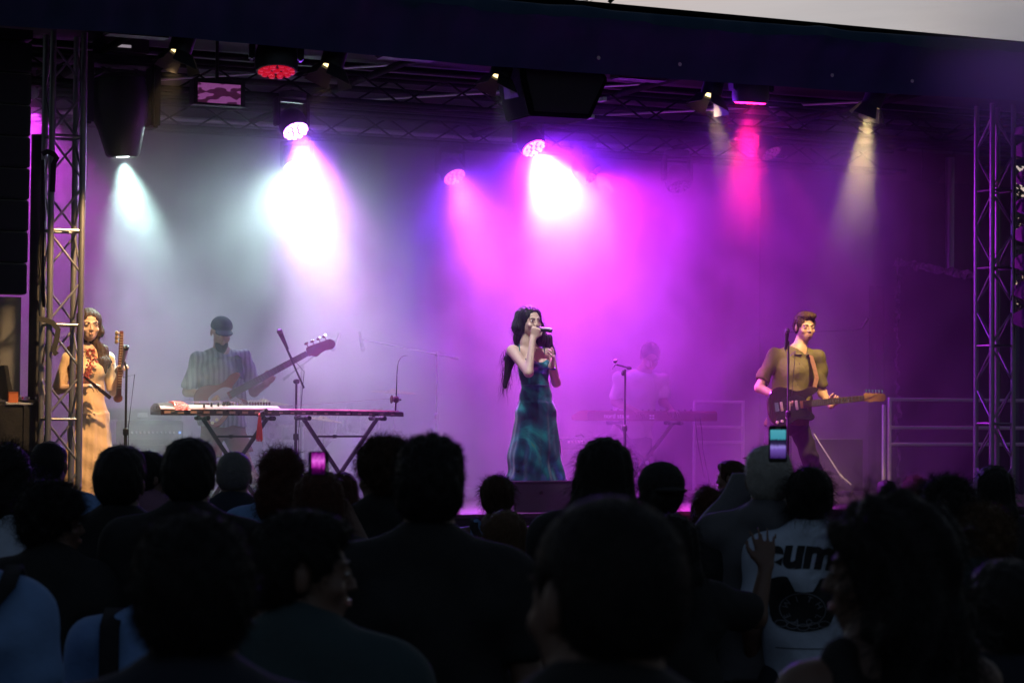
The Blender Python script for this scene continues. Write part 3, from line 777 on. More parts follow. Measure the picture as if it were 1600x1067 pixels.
class Head:
    def __init__(s, c, F, size=0.225, tilt=0.0, up=V(0, 0, 1)):
        s.c = Vector(c); s.R, s.F, s.U = axes(F, up, tilt); s.k = size/0.225
    def p(s, x, y, z): return s.c + (s.R*x + s.F*y + s.U*z)*s.k
    def carve(s, f, female=False, ears=True):
        k = s.k; A = (s.R, s.F, s.U); w = 0.93 if female else 1.0
        f.ell(s.p(0, -0.012, 0.034), (0.076*k, 0.094*k, 0.080*k), A, 0.01)
        f.ell(s.p(0, 0.028, -0.022), (0.064*k*w, 0.062*k, 0.085*k), A, 0.02*k)
        f.ell(s.p(0, 0.052, -0.080), (0.030*k*w, 0.030*k, 0.026*k), A, 0.03*k)
        f.ell(s.p(0, 0.010, -0.062), (0.054*k*w, 0.050*k, 0.036*k), A, 0.02*k)
        for sg in (-1, 1):
            f.ell(s.p(sg*0.034, 0.092, 0.004), (0.016*k, 0.009*k, 0.010*k), A, 0.012*k, op='sub')
            f.ell(s.p(sg*0.032, 0.077, 0.002), (0.0135*k, 0.0125*k, 0.0105*k), A, 0.004*k)
            f.seg(s.p(sg*0.016, 0.091, 0.022), s.p(sg*0.05, 0.077, 0.022), 0.0055*k, 0.005*k, 0.010*k)
            f.ell(s.p(sg*0.032, 0.0815, 0.0075), (0.0155*k, 0.0095*k, 0.0052*k), A, 0.004*k)
            f.ell(s.p(sg*0.032, 0.0805, -0.0065), (0.0145*k, 0.0085*k, 0.0045*k), A, 0.004*k)
            f.ell(s.p(sg*0.043, 0.066, -0.032), (0.018*k, 0.016*k, 0.017*k), A, 0.014*k)
            f.ell(s.p(sg*0.010, 0.096, -0.033), (0.0075*k, 0.008*k, 0.0065*k), A, 0.006*k)
            if ears:
                f.ell(s.p(sg*0.077, -0.012, -0.008), (0.010*k, 0.019*k, 0.032*k), A, 0.006*k)
        f.seg(s.p(0, 0.089, 0.012), s.p(0, 0.106, -0.030), 0.0065*k, 0.0090*k, 0.009*k)
        f.ell(s.p(0, 0.087, -0.056), (0.020*k, 0.012*k, 0.0065*k), A, 0.006*k)
        f.ell(s.p(0, 0.085, -0.069), (0.017*k, 0.012*k, 0.007*k), A, 0.006*k)
    def features(s, parent, brow=M_hair, lip=M_lip, mouth=0.0, female=False, smile=0.0):
        k = s.k
        e = MB(); iris = MB(); b = MB(); l = MB()
        def eb(mb, c, r):
            i0 = len(mb.v); mb.ball((0, 0, 0), 1.0, 10, 6)
            for i in range(i0, len(mb.v)):
                v = mb.v[i]; mb.v[i] = tuple(Vector(c) + (s.R*v[0]*r[0] + s.F*v[1]*r[1] + s.U*v[2]*r[2])*k)
        for sg in (-1, 1):
            eb(e, s.p(sg*0.032, 0.0835, 0.001), (0.0122, 0.0085, 0.0038))
            eb(iris, s.p(sg*0.032, 0.0895, 0.001), (0.0045, 0.0045, 0.0036))
            b.tube([s.p(sg*0.014, 0.098, 0.020), s.p(sg*0.032, 0.094, 0.026), s.p(sg*0.052, 0.078, 0.020)], [0.0017*k, 0.0022*k, 0.0012*k], 6)
            if female: b.tube([s.p(sg*0.018, 0.0925, 0.004), s.p(sg*0.032, 0.0945, 0.0085), s.p(sg*0.047, 0.086, 0.003)], [0.0008*k, 0.0012*k, 0.0009*k], 5)
        l.tube([s.p(-0.023, 0.082, -0.0590 + smile), s.p(-0.010, 0.0955, -0.0575 + 0.2*mouth), s.p(0, 0.0985, -0.0585 + 0.2*mouth), s.p(0.010, 0.0955, -0.0575 + 0.2*mouth), s.p(0.023, 0.082, -0.0590 + smile)], [0.0014*k, 0.0030*k, 0.0028*k, 0.0030*k, 0.0014*k], 6)
        l.tube([s.p(-0.022, 0.081, -0.0605 + smile), s.p(-0.010, 0.0935, -0.0650 - mouth), s.p(0, 0.0965, -0.0665 - mouth), s.p(0.010, 0.0935, -0.0650 - mouth), s.p(0.022, 0.081, -0.0605 + smile)], [0.0013*k, 0.0035*k, 0.0040*k, 0.0035*k, 0.0013*k], 6)
        e.build('eye_whites', M_eyew, parent, True); iris.build('irises', M_eye, parent, True)
        b.build('eyebrows', brow, parent, True); l.build('lips', lip, parent, True)
        if mouth > 0.002:
            q = MB(); eb(q, s.p(0, 0.090, -0.061 - mouth*.4), (0.015, 0.006, 0.004 + mouth*.5)); q.build('open_mouth', M_eye, parent, True)
    def cap(s, f, grow=1.0, back=0.0, low=-0.05, hairline=0.118):
        """hair close to the skull, cut free of the face and below"""
        k = s.k; A = (s.R, s.F, s.U)
        f.ell(s.p(0, -0.018 - back, 0.036), (0.084*k*grow, 0.100*k*grow, 0.086*k*grow), A, 0.01)
        f.ell(s.p(0, -0.045, -0.005), (0.079*k*grow, 0.066*k*grow, 0.075*k*grow), A, 0.02)
        f.ell(s.p(0, 0.085, -0.045), (0.064*k, 0.078*k, hairline*k), A, 0.012, op='sub')
def hand(f, w, d, n, curl, size=1.0, thumb=0.6, spread=0.10, tside=1, rad=0.0085):
    """palm and five fingers: from wrist w along d, the palm facing n; curl = four bends in radians"""
    d = Vector(d).normalized(); n = Vector(n); n = (n - d*n.dot(d)).normalized(); sdir = d.cross(n).normalized()*tside
    s = size; w = Vector(w)
    f.seg(w, w + d*0.085*s, (0.030*s, 0.016*s), (0.040*s, 0.014*s), 0.012, right=sdir)
    lens = [0.072, 0.080, 0.074, 0.060]
    for i in range(4):
        off = (1.5 - i)*0.0205*s
        b = w + d*(0.085 - 0.004*abs(1.3 - i))*s + sdir*off
        c = curl[i] if isinstance(curl, (list, tuple)) else curl
        dir_ = (d + sdir*(1.5 - i)*spread).normalized(); ax_ = dir_.cross(n).normalized()
        p = b - d*0.03*s; q = b
        f.seg(p, q, rad*1.1*s, rad*1.05*s, 0.006)
        ang = 0
        for j, (fr, bend) in enumerate(((0.45, 0.9), (0.32, 1.1), (0.23, 0.7))):
            ang += c*bend
            dd = Matrix.Rotation(ang, 3, ax_) @ dir_
            nx = q + dd*lens[i]*fr*s
            f.seg(q, nx, rad*(1.0 - 0.10*j)*s, rad*(0.9 - 0.10*j)*s, 0.003); q = nx
    b = w + d*0.02*s + sdir*0.022*s
    t1 = b + (sdir*0.75 + d*0.7 + n*0.25*thumb).normalized()*0.042*s
    t2 = t1 + (d*0.9 + sdir*(0.45 - 0.5*thumb) + n*0.5*thumb).normalized()*0.032*s
    t3 = t2 + (d*1.0 + sdir*(0.1 - 0.5*thumb) + n*0.5*thumb).normalized()*0.026*s
    f.seg(b, t1, 0.015*s, 0.0115*s, 0.010); f.seg(t1, t2, 0.0110*s, 0.0095*s, 0.004); f.seg(t2, t3, 0.0095*s, 0.0075*s, 0.004)
def bounds(pts, pad):
    a = np.array([tuple(p) for p in pts]); return a.min(0) - pad, a.max(0) + pad
def strands(mb, roots, dirs, length, width, droop, curl, rnd, segs=4):
    """thin tapering locks; real geometry for loose hair"""
    for p, d in zip(roots, dirs):
        p = Vector(p); d = Vector(d).normalized(); ln = length*rnd.uniform(0.5, 1.2)
        side = d.cross(V(rnd.uniform(-1, 1), rnd.uniform(-1, 1), rnd.uniform(-1, 1))).normalized()*width
        b0 = len(mb.v); q = p.copy(); ph = rnd.uniform(0, 6.28)
        o1 = d.cross(V(0.3, 0.5, 0.8)).normalized(); o2 = d.cross(o1)
        for j in range(segs+1):
            t = j/segs; w = side*(1 - t*0.85)
            o = (o1*math.cos(ph + t*7) + o2*math.sin(ph + t*7))*curl*t
            mb.v.append(tuple(q + o - w)); mb.v.append(tuple(q + o + w))
            if j: 
                k = b0 + 2*j; mb.f.append((k-2, k-1, k+1, k))
            d = (d + V(0, 0, -droop/segs)).normalized(); q = q + d*ln/segs
def fuzz(o, n, length, width, droop, curl, seed=0, out=1.0, zmin=None, hd=None):
    """adds loose locks to a hair object, growing out of its own surface"""
    rnd = random.Random(seed); me = o.data
    vs = me.vertices; base = org(o.parent)
    cand = [v for v in vs if hd is None or (v.co + base - hd.c).dot(hd.F) < 0.02*hd.k or (v.co + base - hd.c).dot(hd.U) < -0.2]
    mb = MB(); pick = [rnd.choice(cand) for _ in range(n)]
    strands(mb, [v.co - v.normal*0.004 for v in pick], [v.normal*out + V(rnd.uniform(-.5, .5), rnd.uniform(-.5, .5), rnd.uniform(-.5, .5)) for v in pick], length, width, droop, curl, rnd)
    b = bmesh.new(); b.from_mesh(me)
    ad = bpy.data.meshes.new('t'); ad.from_pydata(mb.v, [], mb.f); ad.polygons.foreach_set('use_smooth', [True]*len(ad.polygons)); b.from_mesh(ad); bpy.data.meshes.remove(ad)
    b.to_mesh(me); b.free()

# ---- the singer
def singer():
    y = -0.12
    P = lambda px, py, dy=0.0: at(px, py, y + dy)
    root = thing('person', (P(838, 760).x, y, FL), 'long haired woman in a shiny teal satin dress singing into a hand held microphone', 'person', 'musicians on the stage')
    hd = Head(P(828, 502), V(0.12, -1, 0.0), 0.24, tilt=0.06)
    neck = P(824, 535, 0.03); ch = P(832, 562, 0.03); waist = P(836, 602, 0.02); hip = P(838, 640, 0.04)
    shl, shr = P(801, 548, 0.01), P(857, 549, 0.05)          # nearer shoulder shown on the photo's left
    ell_, wrl = P(826, 582, -0.20), P(833, 528, -0.135)
    elr, wrr = P(869, 598, 0.0), P(861, 572, -0.13)
    kl, kr = P(824, 700, 0.0), P(852, 700, 0.06); al, ar = P(822, 778, 0.02), P(856, 778, 0.08)
    allp = [hd.c + V(0, 0, .2), al - V(0, 0, .1), ar, shl, shr, ell_, elr, wrr, wrl, P(880, 560, -0.2), P(790, 560, .1)]
    lo, hi = bounds(allp, 0.12)
    f = Field(lo, hi, 0.0065)
    hd.carve(f, True)
    f.seg(hd.p(0, -0.02, -0.05), neck, 0.048, 0.050, 0.02); f.seg(neck, ch, (0.06, 0.05), (0.115, 0.075), 0.03, right=(1, -.1, 0))
    f.chain([shl, ch, shr], [0.042, 0.06, 0.042], 0.04)
    f.seg(ch, waist, (0.128, 0.09), (0.105, 0.075), 0.03, right=(1, 0, 0)); f.seg(waist, hip, (0.105, 0.075), (0.130, 0.09), 0.03, right=(1, 0, 0))
    for sg in (-1, 1): f.ell(ch + V(sg*0.058, -0.075, -0.035), (0.056, 0.05, 0.056), k=0.03)
    for h_, k_, a_ in ((hip + V(-.06, 0, 0), kl, al), (hip + V(.06, 0, 0), kr, ar)):
        f.chain([h_, k_, a_], [0.07, 0.045, 0.035], 0.02); f.seg(a_ + V(0, 0.03, -0.03), a_ + V(0.02, -0.14, -0.06), 0.03, 0.022, 0.02)
    f.chain([shl, ell_, wrl], [0.048, 0.037, 0.025], 0.02)
    f.chain([shr, elr, wrr], [0.045, 0.036, 0.025], 0.02)
    hand(f, wrl, P(838, 514, -0.16) - wrl, V(0.35, 0.9, 0.0), [1.35, 1.35, 1.3, 1.25], 0.95, 0.8, 0.02, tside=-1, rad=0.0095)
    hand(f, wrr, P(866, 553, -0.19) - wrr, V(-0.75, 0.1, 0.5), [0.25, 0.5, 0.6, 0.35], 1.0, 0.4, 0.16, tside=-1, rad=0.0095)
    f.build('body', M_skin_f, root)
    hd.features(root, lip=mat('red_lips', (0.42, 0.06, 0.08), 0.35), mouth=0.006, female=True)
    # dress: bodice and a long satin skirt with running folds
    lo, hi = bounds([P(785, 540), P(895, 800), V(hip.x, y - .33, hip.z), V(hip.x, y + .42, hip.z)], 0.05)
    q = Field(lo, hi, 0.0075)
    q.seg(ch + V(0, 0, 0.0), waist, (0.134, 0.098), (0.113, 0.083), 0.02, right=(1, 0, 0))
    for sg in (-1, 1): q.ell(ch + V(sg*0.058, -0.078, -0.04), (0.062, 0.052, 0.06), k=0.03)
    q.half(ch + V(0, 0, -0.012), V(0.0, 0.12, 1)); q.ell(ch + V(0.01, -0.12, 0.03), (0.07, 0.08, 0.06), k=0.01, op='sub')
    hem_z = P(838, 776).z
    q.seg(waist, hip, (0.113, 0.083), (0.158, 0.12), 0.02, right=(1, 0, 0))
    ank = V(P(840, 770).x, y + 0.05, hem_z)
    q.seg(hip + V(0, 0, 0.05), ank, (0.150, 0.12), (0.262, 0.20), 0.03, right=(1, 0, 0), flat=True)
    hz = hip.z; wz = waist.z
    def fold(X, Y, Z):
        t = np.clip((wz - Z)/(wz - hem_z), 0, 1)
        th = np.arctan2(Y - ank.y, X - ank.x)
        a = 0.012*t*np.sin(9*th + 2.2*np.sin(3*Z) + 0.5) + 0.007*t*np.sin(15*th - 4*Z + 1.0) - 0.010*t - 0.004
        b = 0.018*np.sin(26*(Z*0.75 + (X - ank.x)*0.85) + 1.6*np.sin(9*X))*np.exp(-((t - 0.82)/0.22)**2) + 0.006*np.sin(40*(Z + 0.5*(X - ank.x)))*np.exp(-((t - 0.12)/0.15)**2)
        return a + b
    q.warp(fold)
    m = mat('teal_satin', (0.012, 0.13, 0.16), 0.22, var=0.55, scale=4, spec=1.0)
    t2 = m.node_tree; n2 = N(t2, 'ShaderNodeTexNoise'); n2.inputs['Scale'].default_value = 3.3; n2.inputs['Detail'].default_value = 6; n2.inputs['Distortion'].default_value = 1.5
    c2 = N(t2, 'ShaderNodeTexCoord'); r2 = N(t2, 'ShaderNodeValToRGB'); e2 = r2.color_ramp.elements
    e2[0].position = 0.34; e2[0].color = (0.012, 0.015, 0.075, 1); e2[1].position = 0.74; e2[1].color = (0.20, 0.24, 0.03, 1)
    k2 = e2.new(0.50); k2.color = (0.012, 0.10, 0.17, 1); k2 = e2.new(0.62); k2.color = (0.02, 0.33, 0.32, 1)
    t2.links.new(c2.outputs['Object'], n2.inputs['Vector']); t2.links.new(n2.outputs['Fac'], r2.inputs['Fac']); t2.links.new(r2.outputs['Color'], t2.nodes['Principled BSDF'].inputs['Base Color'])
    b_ = m.node_tree.nodes['Principled BSDF']; b_.inputs['Metallic'].default_value = 0.55; b_.inputs['Sheen Weight'].default_value = 0.2
    dr = q.build('dress', m, root)
    for (a_, b2) in ((P(810, 564, -0.09), P(812, 540, 0.0)), (P(849, 564, -0.065), P(850, 539, 0.04))):
        st = MB(); st.tube([a_, a_.lerp(b2, 0.5) + V(0, -0.012, 0.01), b2 + V(0, 0.005, 0.012), b2 + V(0, 0.06, -0.01)], 0.0045, 6)
        st.build('shoulder_strap', m, dr, True)
    MB().tube([waist + V(0.105*math.cos(t)*1.1, 0.085*math.sin(t)*1.12, 0.004*math.sin(3*t)) for t in [i*2*math.pi/28 for i in range(29)]], 0.008, 6).build('waistband', m, dr, True)
    # hair
    lo, hi = bounds([P(770, 470), P(885, 625), V(hd.c.x, y - .2, 2), V(hd.c.x, y + .3, 2)], 0.03)
    h = Field(lo, hi, 0.0065)
    hd.cap(h, 1.07)
    h.chain([hd.p(-0.055, -0.03, 0.055), hd.p(-0.078, -0.03, -0.04), hd.p(-0.098, -0.03, -0.14), P(797, 560, 0.08), P(789, 604, 0.10)], [(0.042, 0.06), (0.040, 0.062), (0.046, 0.055), (0.045, 0.04), (0.016, 0.02)], 0.03, right=(1, 0.3, 0))
    h.chain([hd.p(0.05, -0.05, 0.055), hd.p(0.080, -0.05, -0.04), P(853, 530, 0.05), P(860, 552, 0.05), P(856, 578, 0.08)], [(0.042, 0.055), (0.046, 0.055), (0.050, 0.048), (0.038, 0.04), (0.015, 0.02)], 0.03, right=(1, 0.2, 0))
    h.chain([hd.p(0, -0.08, 0.0), hd.p(0, -0.095, -0.12), P(826, 560, 0.14), P(820, 590, 0.15)], [(0.08, 0.05), (0.09, 0.05), (0.10, 0.045), (0.05, 0.02)], 0.03, right=(1, 0, 0))
    h.warp(lambda X, Y, Z: 0.0022*np.sin(X*230 + 2*np.sin(Z*5)) + 0.0014*np.sin(Y*260 + X*90))
    hr = h.build('hair', M_hair, root)
    fuzz(hr, 2200, 0.12, 0.0006, 3.0, 0.005, 3, 0.10, hd=hd)
    mb = MB(); rn_ = random.Random(8)
    rts = [P(rn_.uniform(784, 800), rn_.uniform(545, 600), 0.08) for _ in range(90)]
    strands(mb, rts, [V(rn_.uniform(-.5, .1), 0, -1) for _ in rts], 0.16, 0.0022, 0.4, 0.014, rn_)
    mb.build('loose_hair', M_hair, hr)
    er = MB(); ec = hd.p(-0.084, 0.005, -0.062)
    er.tube([ec + hd.F*0.028*math.cos(t) + hd.U*0.034*math.sin(t) for t in [i*2*math.pi/20 for i in range(21)]], 0.0025, 6); er.build('hoop_earring', M_chrome, root, True)
    MB().tube([wrr + (elr-wrr)*0.12 + V(0.029*math.cos(t), 0.029*math.sin(t), 0.010*math.sin(t)) for t in [i*2*math.pi/16 for i in range(17)]], 0.007, 6).build('wristband', mat('blue_wristband', (0.02, 0.03, 0.35), 0.5), root, True)
    MB().tube([neck + V(0.055*math.cos(t), 0.048*math.sin(t) - 0.004, -0.006 - 0.02*(1 - math.sin(t))) for t in [math.pi + i*math.pi/12 for i in range(13)]], 0.002, 5).build('necklace', M_chrome, root, True)
    # microphone in the hand
    a, b = hd.p(0.012, 0.128, -0.064), P(860, 516, -0.20)
    mt = thing('hand_microphone', a, 'black hand held microphone at the singer\'s mouth', 'microphone')
    d = (b - a).normalized()
    MB().ball(a, 0.026, 12, 8).build('grille_ball', mat('mic_grille', (0.08, 0.08, 0.085), 0.4, metal=0.7, scale=200, bump=0.6), mt, True)
    MB().lathe([(0.022, 0.015), (0.021, 0.03), (0.017, 0.12), (0.016, (b-a).length - 0.02), (0.019, (b-a).length - 0.018), (0.019, (b-a).length), (0.001, (b-a).length)], a, d, 14).build('handle', M_plastic, mt, True)
singer()
def smooth_outline(pts, k=4):
    out = []; n = len(pts)
    for i in range(n):
        p0, p1, p2, p3 = [pts[(i+j-1) % n] for j in range(4)]
        for t in [j/k for j in range(k)]:
            out.append(tuple(0.5*((2*p1[c]) + (-p0[c]+p2[c])*t + (2*p0[c]-5*p1[c]+4*p2[c]-p3[c])*t*t + (-p0[c]+3*p1[c]-3*p2[c]+p3[c])*t**3) for c in (0, 1)))
    return out
STRAT = [(-.20,-.02),(-.195,.06),(-.165,.125),(-.10,.16),(-.03,.145),(.03,.115),(.09,.115),(.15,.135),(.205,.125),(.215,.10),(.18,.075),(.13,.055),(.112,.03),(.112,-.03),(.125,-.055),(.15,-.075),(.165,-.105),(.14,-.13),(.08,-.12),(.02,-.115),(-.05,-.15),(-.12,-.165),(-.18,-.12),(-.20,-.06)]
def guitar(O, x, n, label, body_m, neck_m, head_m, name='electric_guitar', neck_len=0.47, sc=1.0, pegs=6, board_m=None, guard_m=None):
    x = Vector(x).normalized(); n = Vector(n); n = (n - x*n.dot(x)).normalized(); z = n.cross(x).normalized()
    if z.z < 0: z = -z
    O = Vector(O); t = thing(name, O, label, 'guitar')
    Q = lambda a, b, c=0: O + x*a*sc + z*b*sc + n*c*sc
    out = smooth_outline(STRAT)
    inner = [(a*0.965, b*0.965) for a, b in out]
    rings = [[Q(a, b, c) for a, b in o] for o, c in ((inner, -0.022), (out, -0.015), (out, 0.015), (inner, 0.022))]
    MB().quad_ring(rings).build('guitar_body', body_m, t, True)
    if guard_m:
        pg = smooth_outline([(-.10,-.03),(-.08,.055),(.0,.075),(.06,.075),(.11,.035),(.11,-.035),(.13,-.085),(.06,-.10),(-.02,-.10),(-.10,-.13),(-.15,-.10)])
        MB().quad_ring([[Q(a, b, 0.0225) for a, b in pg], [Q(a, b, 0.025) for a, b in pg]]).build('pickguard', guard_m, t)
    x0, x1 = 0.06, 0.06 + neck_len + 0.05
    nk = MB(); nk.quad_ring([[Q(a, b*w, c) for b, c in ((-1, 0.030), (1, 0.030), (0.8, 0.012), (0, 0.006), (-0.8, 0.012))] for a, w in ((x0, 0.029), (x1, 0.022))]); nk.build('neck', neck_m, t)
    fb = MB(); fb.quad_ring([[Q(a, -w, 0.0305), Q(a, w, 0.0305), Q(a, w, 0.035), Q(a, -w, 0.035)] for a, w in ((x0 + 0.02, 0.0275), (x1, 0.021))]); fb.build('fretboard', board_m or neck_m, t)
    fr = MB()
    for k in range(1, 20):
        a = x1 - (neck_len + 0.16)*(1 - 2**(-k/12.0))
        if a > x0 + 0.03: fr.box(Q(a, 0, 0.0355), (0.0025*sc, 0.0025*sc, 0.045*sc), Matrix((x, n, z)).transposed())
    fr.build('frets', M_chrome, t)
    if pegs == 6: ho = [(0, -.022), (.02, -.026), (.05, -.036), (.09, -.034), (.13, -.040), (.165, -.035), (.18, -.012), (.172, .012), (.15, .022), (.02, .040), (0.005, .024)]
    else: ho = [(0, -.022), (.02, -.03), (.05, -.055), (.09, -.048), (.13, -.045), (.18, -.060), (.215, -.045), (.222, -.015), (.20, .015), (.17, .02), (.03, .042), (0.005, .024)]
    ho = smooth_outline(ho, 3)
    MB().quad_ring([[Q(x1 + a, b, 0.008) for a, b in ho], [Q(x1 + a, b, 0.024) for a, b in ho]]).build('headstock', head_m, t)
    for k in range(pegs):
        a = x1 + 0.03 + (0.125 if pegs == 6 else 0.145)*k/(pegs-1); b = 0.036 - 0.018*k/(pegs-1)
        pm = MB()
        if pegs == 6: pm.tube([Q(a, b, 0.012), Q(a, b + 0.022, 0.012)], 0.003*sc, 6).box(Q(a, b + 0.026, 0.012), (0.012*sc, 0.007*sc, 0.016*sc), Matrix((x, n, z)).transposed())
        else: pm.tube([Q(a, b, 0.012), Q(a, b + 0.03, 0.012)], 0.004*sc, 6).lathe([(0.004*sc, 0), (0.018*sc, 0.004*sc), (0.018*sc, 0.010*sc), (0.004*sc, 0.014*sc)], Q(a, b + 0.028, 0.012), z + n*0.5, 8)
        pm.build('tuning_peg', M_chrome if pegs == 6 else head_m, t)
    for a in ((-0.09, -0.03, 0.03) if pegs == 6 else (-0.02,)):
        MB().box(Q(a, 0, 0.027), (0.02*sc, 0.012*sc, 0.075*sc), Matrix((x, n, z)).transposed()).build('pickup', mat('cream_plastic', (0.55, 0.5, 0.42), 0.4), t, bevel=0.003)
    for a, b in ((-0.06, -0.09), (-0.10, -0.115), (-0.14, -0.12)):
        MB().lathe([(0.013*sc, 0), (0.011*sc, 0.012*sc), (0.001, 0.013*sc)], Q(a, b, 0.024), n, 12).build('knob', mat('cream_plastic', (0.55, 0.5, 0.42), 0.4), t, True)
    MB().box(Q(-0.13, 0, 0.027), (0.03*sc, 0.012*sc, 0.07*sc), Matrix((x, n, z)).transposed()).build('bridge', M_chrome, t)
    sg = MB()
    for k in range(pegs):
        w = (k/(pegs-1) - 0.5)
        sg.tube([Q(-0.13, w*0.052, 0.036), Q(x1, w*0.034, 0.0385), Q(x1 + 0.03 + 0.1*k/pegs, w*0.03, 0.027)], 0.0009*sc, 4)
    sg.build('strings', M_chrome, t)
    return t, Q
def man(J, skin, label, shirt_m, legs_m, hair_m, F, sleeve=0.62, hem=None, shorts=False, hands=None, wide=0.185, chest_d=0.105, tilt=0.0, h=0.0065, hair='short', mouth=0.0, features=True, shirt_warp=None, group='musicians on the stage', hsize=0.24, collar=True):
    root = thing('person', (J['hip'].x, J['hip'].y, FL), label, 'person', group)
    hd = Head(J['head'], F, hsize, tilt)
    lo, hi = bounds(list(v for k, v in J.items()) + [J['head'] + V(0, 0, .1)], 0.20)
    f = Field(lo, hi, h); hd.carve(f)
    sl, sr = J['shl'], J['shr']; rt = (sr - sl).normalized(); nb = J['neck']; ch = (sl + sr)/2 + (J['hip'] - (sl+sr)/2)*0.25; ws = (sl + sr)/2 + (J['hip'] - (sl+sr)/2)*0.66
    f.seg(hd.p(0, -0.02, -0.06), nb, 0.058, 0.062, 0.02); f.chain([sl, nb + V(0, 0.01, -0.025), sr], [0.044, 0.066, 0.044], 0.035)
    f.seg(nb, ch, (0.09, 0.07), (wide*0.86, chest_d), 0.03, right=rt)
    f.chain([ch, ws, J['hip']], [(wide*0.86, chest_d), (wide*0.80, chest_d*0.95), (wide*0.84, chest_d)], 0.03, right=rt)
    for a, b, c in (('hl', 'knl', 'anl'), ('hr', 'knr', 'anr')):
        f.chain([J[a], J[b], J[c]], [0.085, 0.056, 0.042], 0.02)
        f.seg(J[c] + V(0, 0.04, -0.05), J[c] + V(0.02, -0.15, -0.07), 0.04, 0.032, 0.03)
    for s_, e_, w_ in (('shl', 'ell', 'wrl'), ('shr', 'elr', 'wrr')):
        f.chain([J[s_], J[e_], J[w_]], [0.047, 0.041, 0.028], 0.02)
    for k in hands or []: hand(f, **k)
    f.build('body', skin, root)
    if features: hd.features(root, brow=hair_m, mouth=mouth)
    # shirt
    q = Field(lo, hi, h + 0.001); g_ = 0.016
    q.chain([sl, nb + V(0, 0.015, -0.03), sr], [0.052, 0.074, 0.052], 0.035)
    hm = hem if hem is not None else J['hip'] + V(0, 0, -0.06)
    q.chain([ch, ws, hm], [(wide*0.86 + g_, chest_d + g_), (wide*0.86 + g_, chest_d + g_ + 0.004), (wide*0.92 + g_, chest_d + g_ + 0.012)], 0.03, right=rt)
    q.seg(nb + V(0, 0, -0.04), ch, (0.12, 0.075), (wide*0.86 + g_, chest_d + g_), 0.03, right=rt)
    q.half(hm, V(0, 0, -1))
    q.ell(nb + V(0, -0.035, 0.05), (0.062, 0.075, 0.062), k=0.01, op='sub')
    for s_, e_ in (('shl', 'ell'), ('shr', 'elr')):
        d = (J[e_] - J[s_]); q.seg(J[s_] - d.normalized()*0.02, J[s_] + d*sleeve, 0.054, 0.056, 0.022, flat=False)
        # sleeve opening: cut flat
        e = J[s_] + d*sleeve; dn = d.normalized()
        q.ell(e + dn*0.085, 0.085, k=0.004, op='sub')
    q.warp(lambda X, Y, Z: 0.006*np.sin(22*(Z + 0.8*X) + 2*np.sin(11*X)) + 0.004*np.sin(37*(Z - 0.6*X) + 3*Y) - 0.004 - 0.007*np.sqrt(np.abs(np.sin(13*(Z + 0.55*X) + 2.5*np.sin(7*X + 3*Y)))) + (shirt_warp(X, Y, Z) if shirt_warp else 0))
    sh = q.build('shirt', shirt_m, root)
    if collar:
        c = MB(); fw = -J.get('front', V(0, 1, 0))
        for sg in (-1, 1):
            a = nb + rt*sg*0.045 + V(0, 0.03, 0.035); b = nb + rt*sg*0.066 + V(0, -0.045, 0.02); cpt = nb + rt*sg*0.022 + V(0, -0.105, -0.04); dpt = nb + rt*sg*0.085 + V(0, -0.095, -0.045)
            c.quad_ring([[a, b, cpt, dpt], [p + V(0, -0.010, 0.010) for p in (a, b, cpt, dpt)]])
        c.build('collar', shirt_m, sh)
    # legs
    q = Field(lo, hi, h + 0.002)
    q.seg(J['hip'] + V(0, 0, 0.05), (J['hl'] + J['hr'])/2, (wide*0.86 + .008, chest_d + .008), (wide*0.9 + .008, chest_d + 0.014), 0.03, right=rt)
    for a, b, c in (('hl', 'knl', 'anl'), ('hr', 'knr', 'anr')):
        if shorts:
            e = J[a].lerp(J[b], 0.82); q.seg(J[a], e, 0.102, 0.098, 0.03, flat=True)
        else: q.chain([J[a], J[b], J[c] + V(0, 0, -0.03)], [0.098, 0.076, 0.066], 0.03)
    q.warp(lambda X, Y, Z: 0.004*np.sin(25*(Z + 0.6*X)) + 0.003*np.sin(41*(Z - X)))
    q.build('shorts' if shorts else 'trousers', legs_m, root)
    sm = MB()
    for c in ('anl', 'anr'):
        p = J[c]; sm.quad_ring([[p + V(sx*w, yy, -0.075 + zz) for sx, zz in ((-1, -.02), (1, -.02), (1, hh*.6), (.6, hh), (-.6, hh), (-1, hh*.6))] for yy, w, hh in ((0.07, 0.035, 0.07), (0.04, 0.042, 0.10), (-0.02, 0.044, 0.085), (-0.10, 0.048, 0.05), (-0.16, 0.044, 0.035), (-0.20, 0.025, 0.015))])
    sm.build('shoes', M_rubber, root, True)
    if hair == 'short':
        lo, hi = bounds([J['head']], 0.2); q = Field(lo, hi, 0.005)
        hd.cap(q, 1.06, hairline=0.116)
        k = hd.k; A = (hd.R, hd.F, hd.U)
        q.ell(hd.p(0, 0.02, 0.095), (0.068*k, 0.075*k, 0.038*k), A, 0.02); q.ell(hd.p(-0.02, 0.075, 0.098), (0.045*k, 0.03*k, 0.024*k), A, 0.015)
        for sg in (-1, 1): q.ell(hd.p(sg*0.078, -0.01, -0.01), (0.02*k, 0.025*k, 0.04*k), A, 0.004, op='sub')
        q.half(hd.p(0, 0, -0.055), -hd.U)
        q.warp(lambda X, Y, Z: 0.0035*np.sin(150*X + 40*Z)*np.sin(130*Y + 30*Z) + 0.002*np.sin(300*X)*np.sin(280*Z))
        o = q.build('hair', hair_m, root); fuzz(o, 2000, 0.020, 0.0007, 0.5, 0.004, 2, 0.6)
    return root, hd
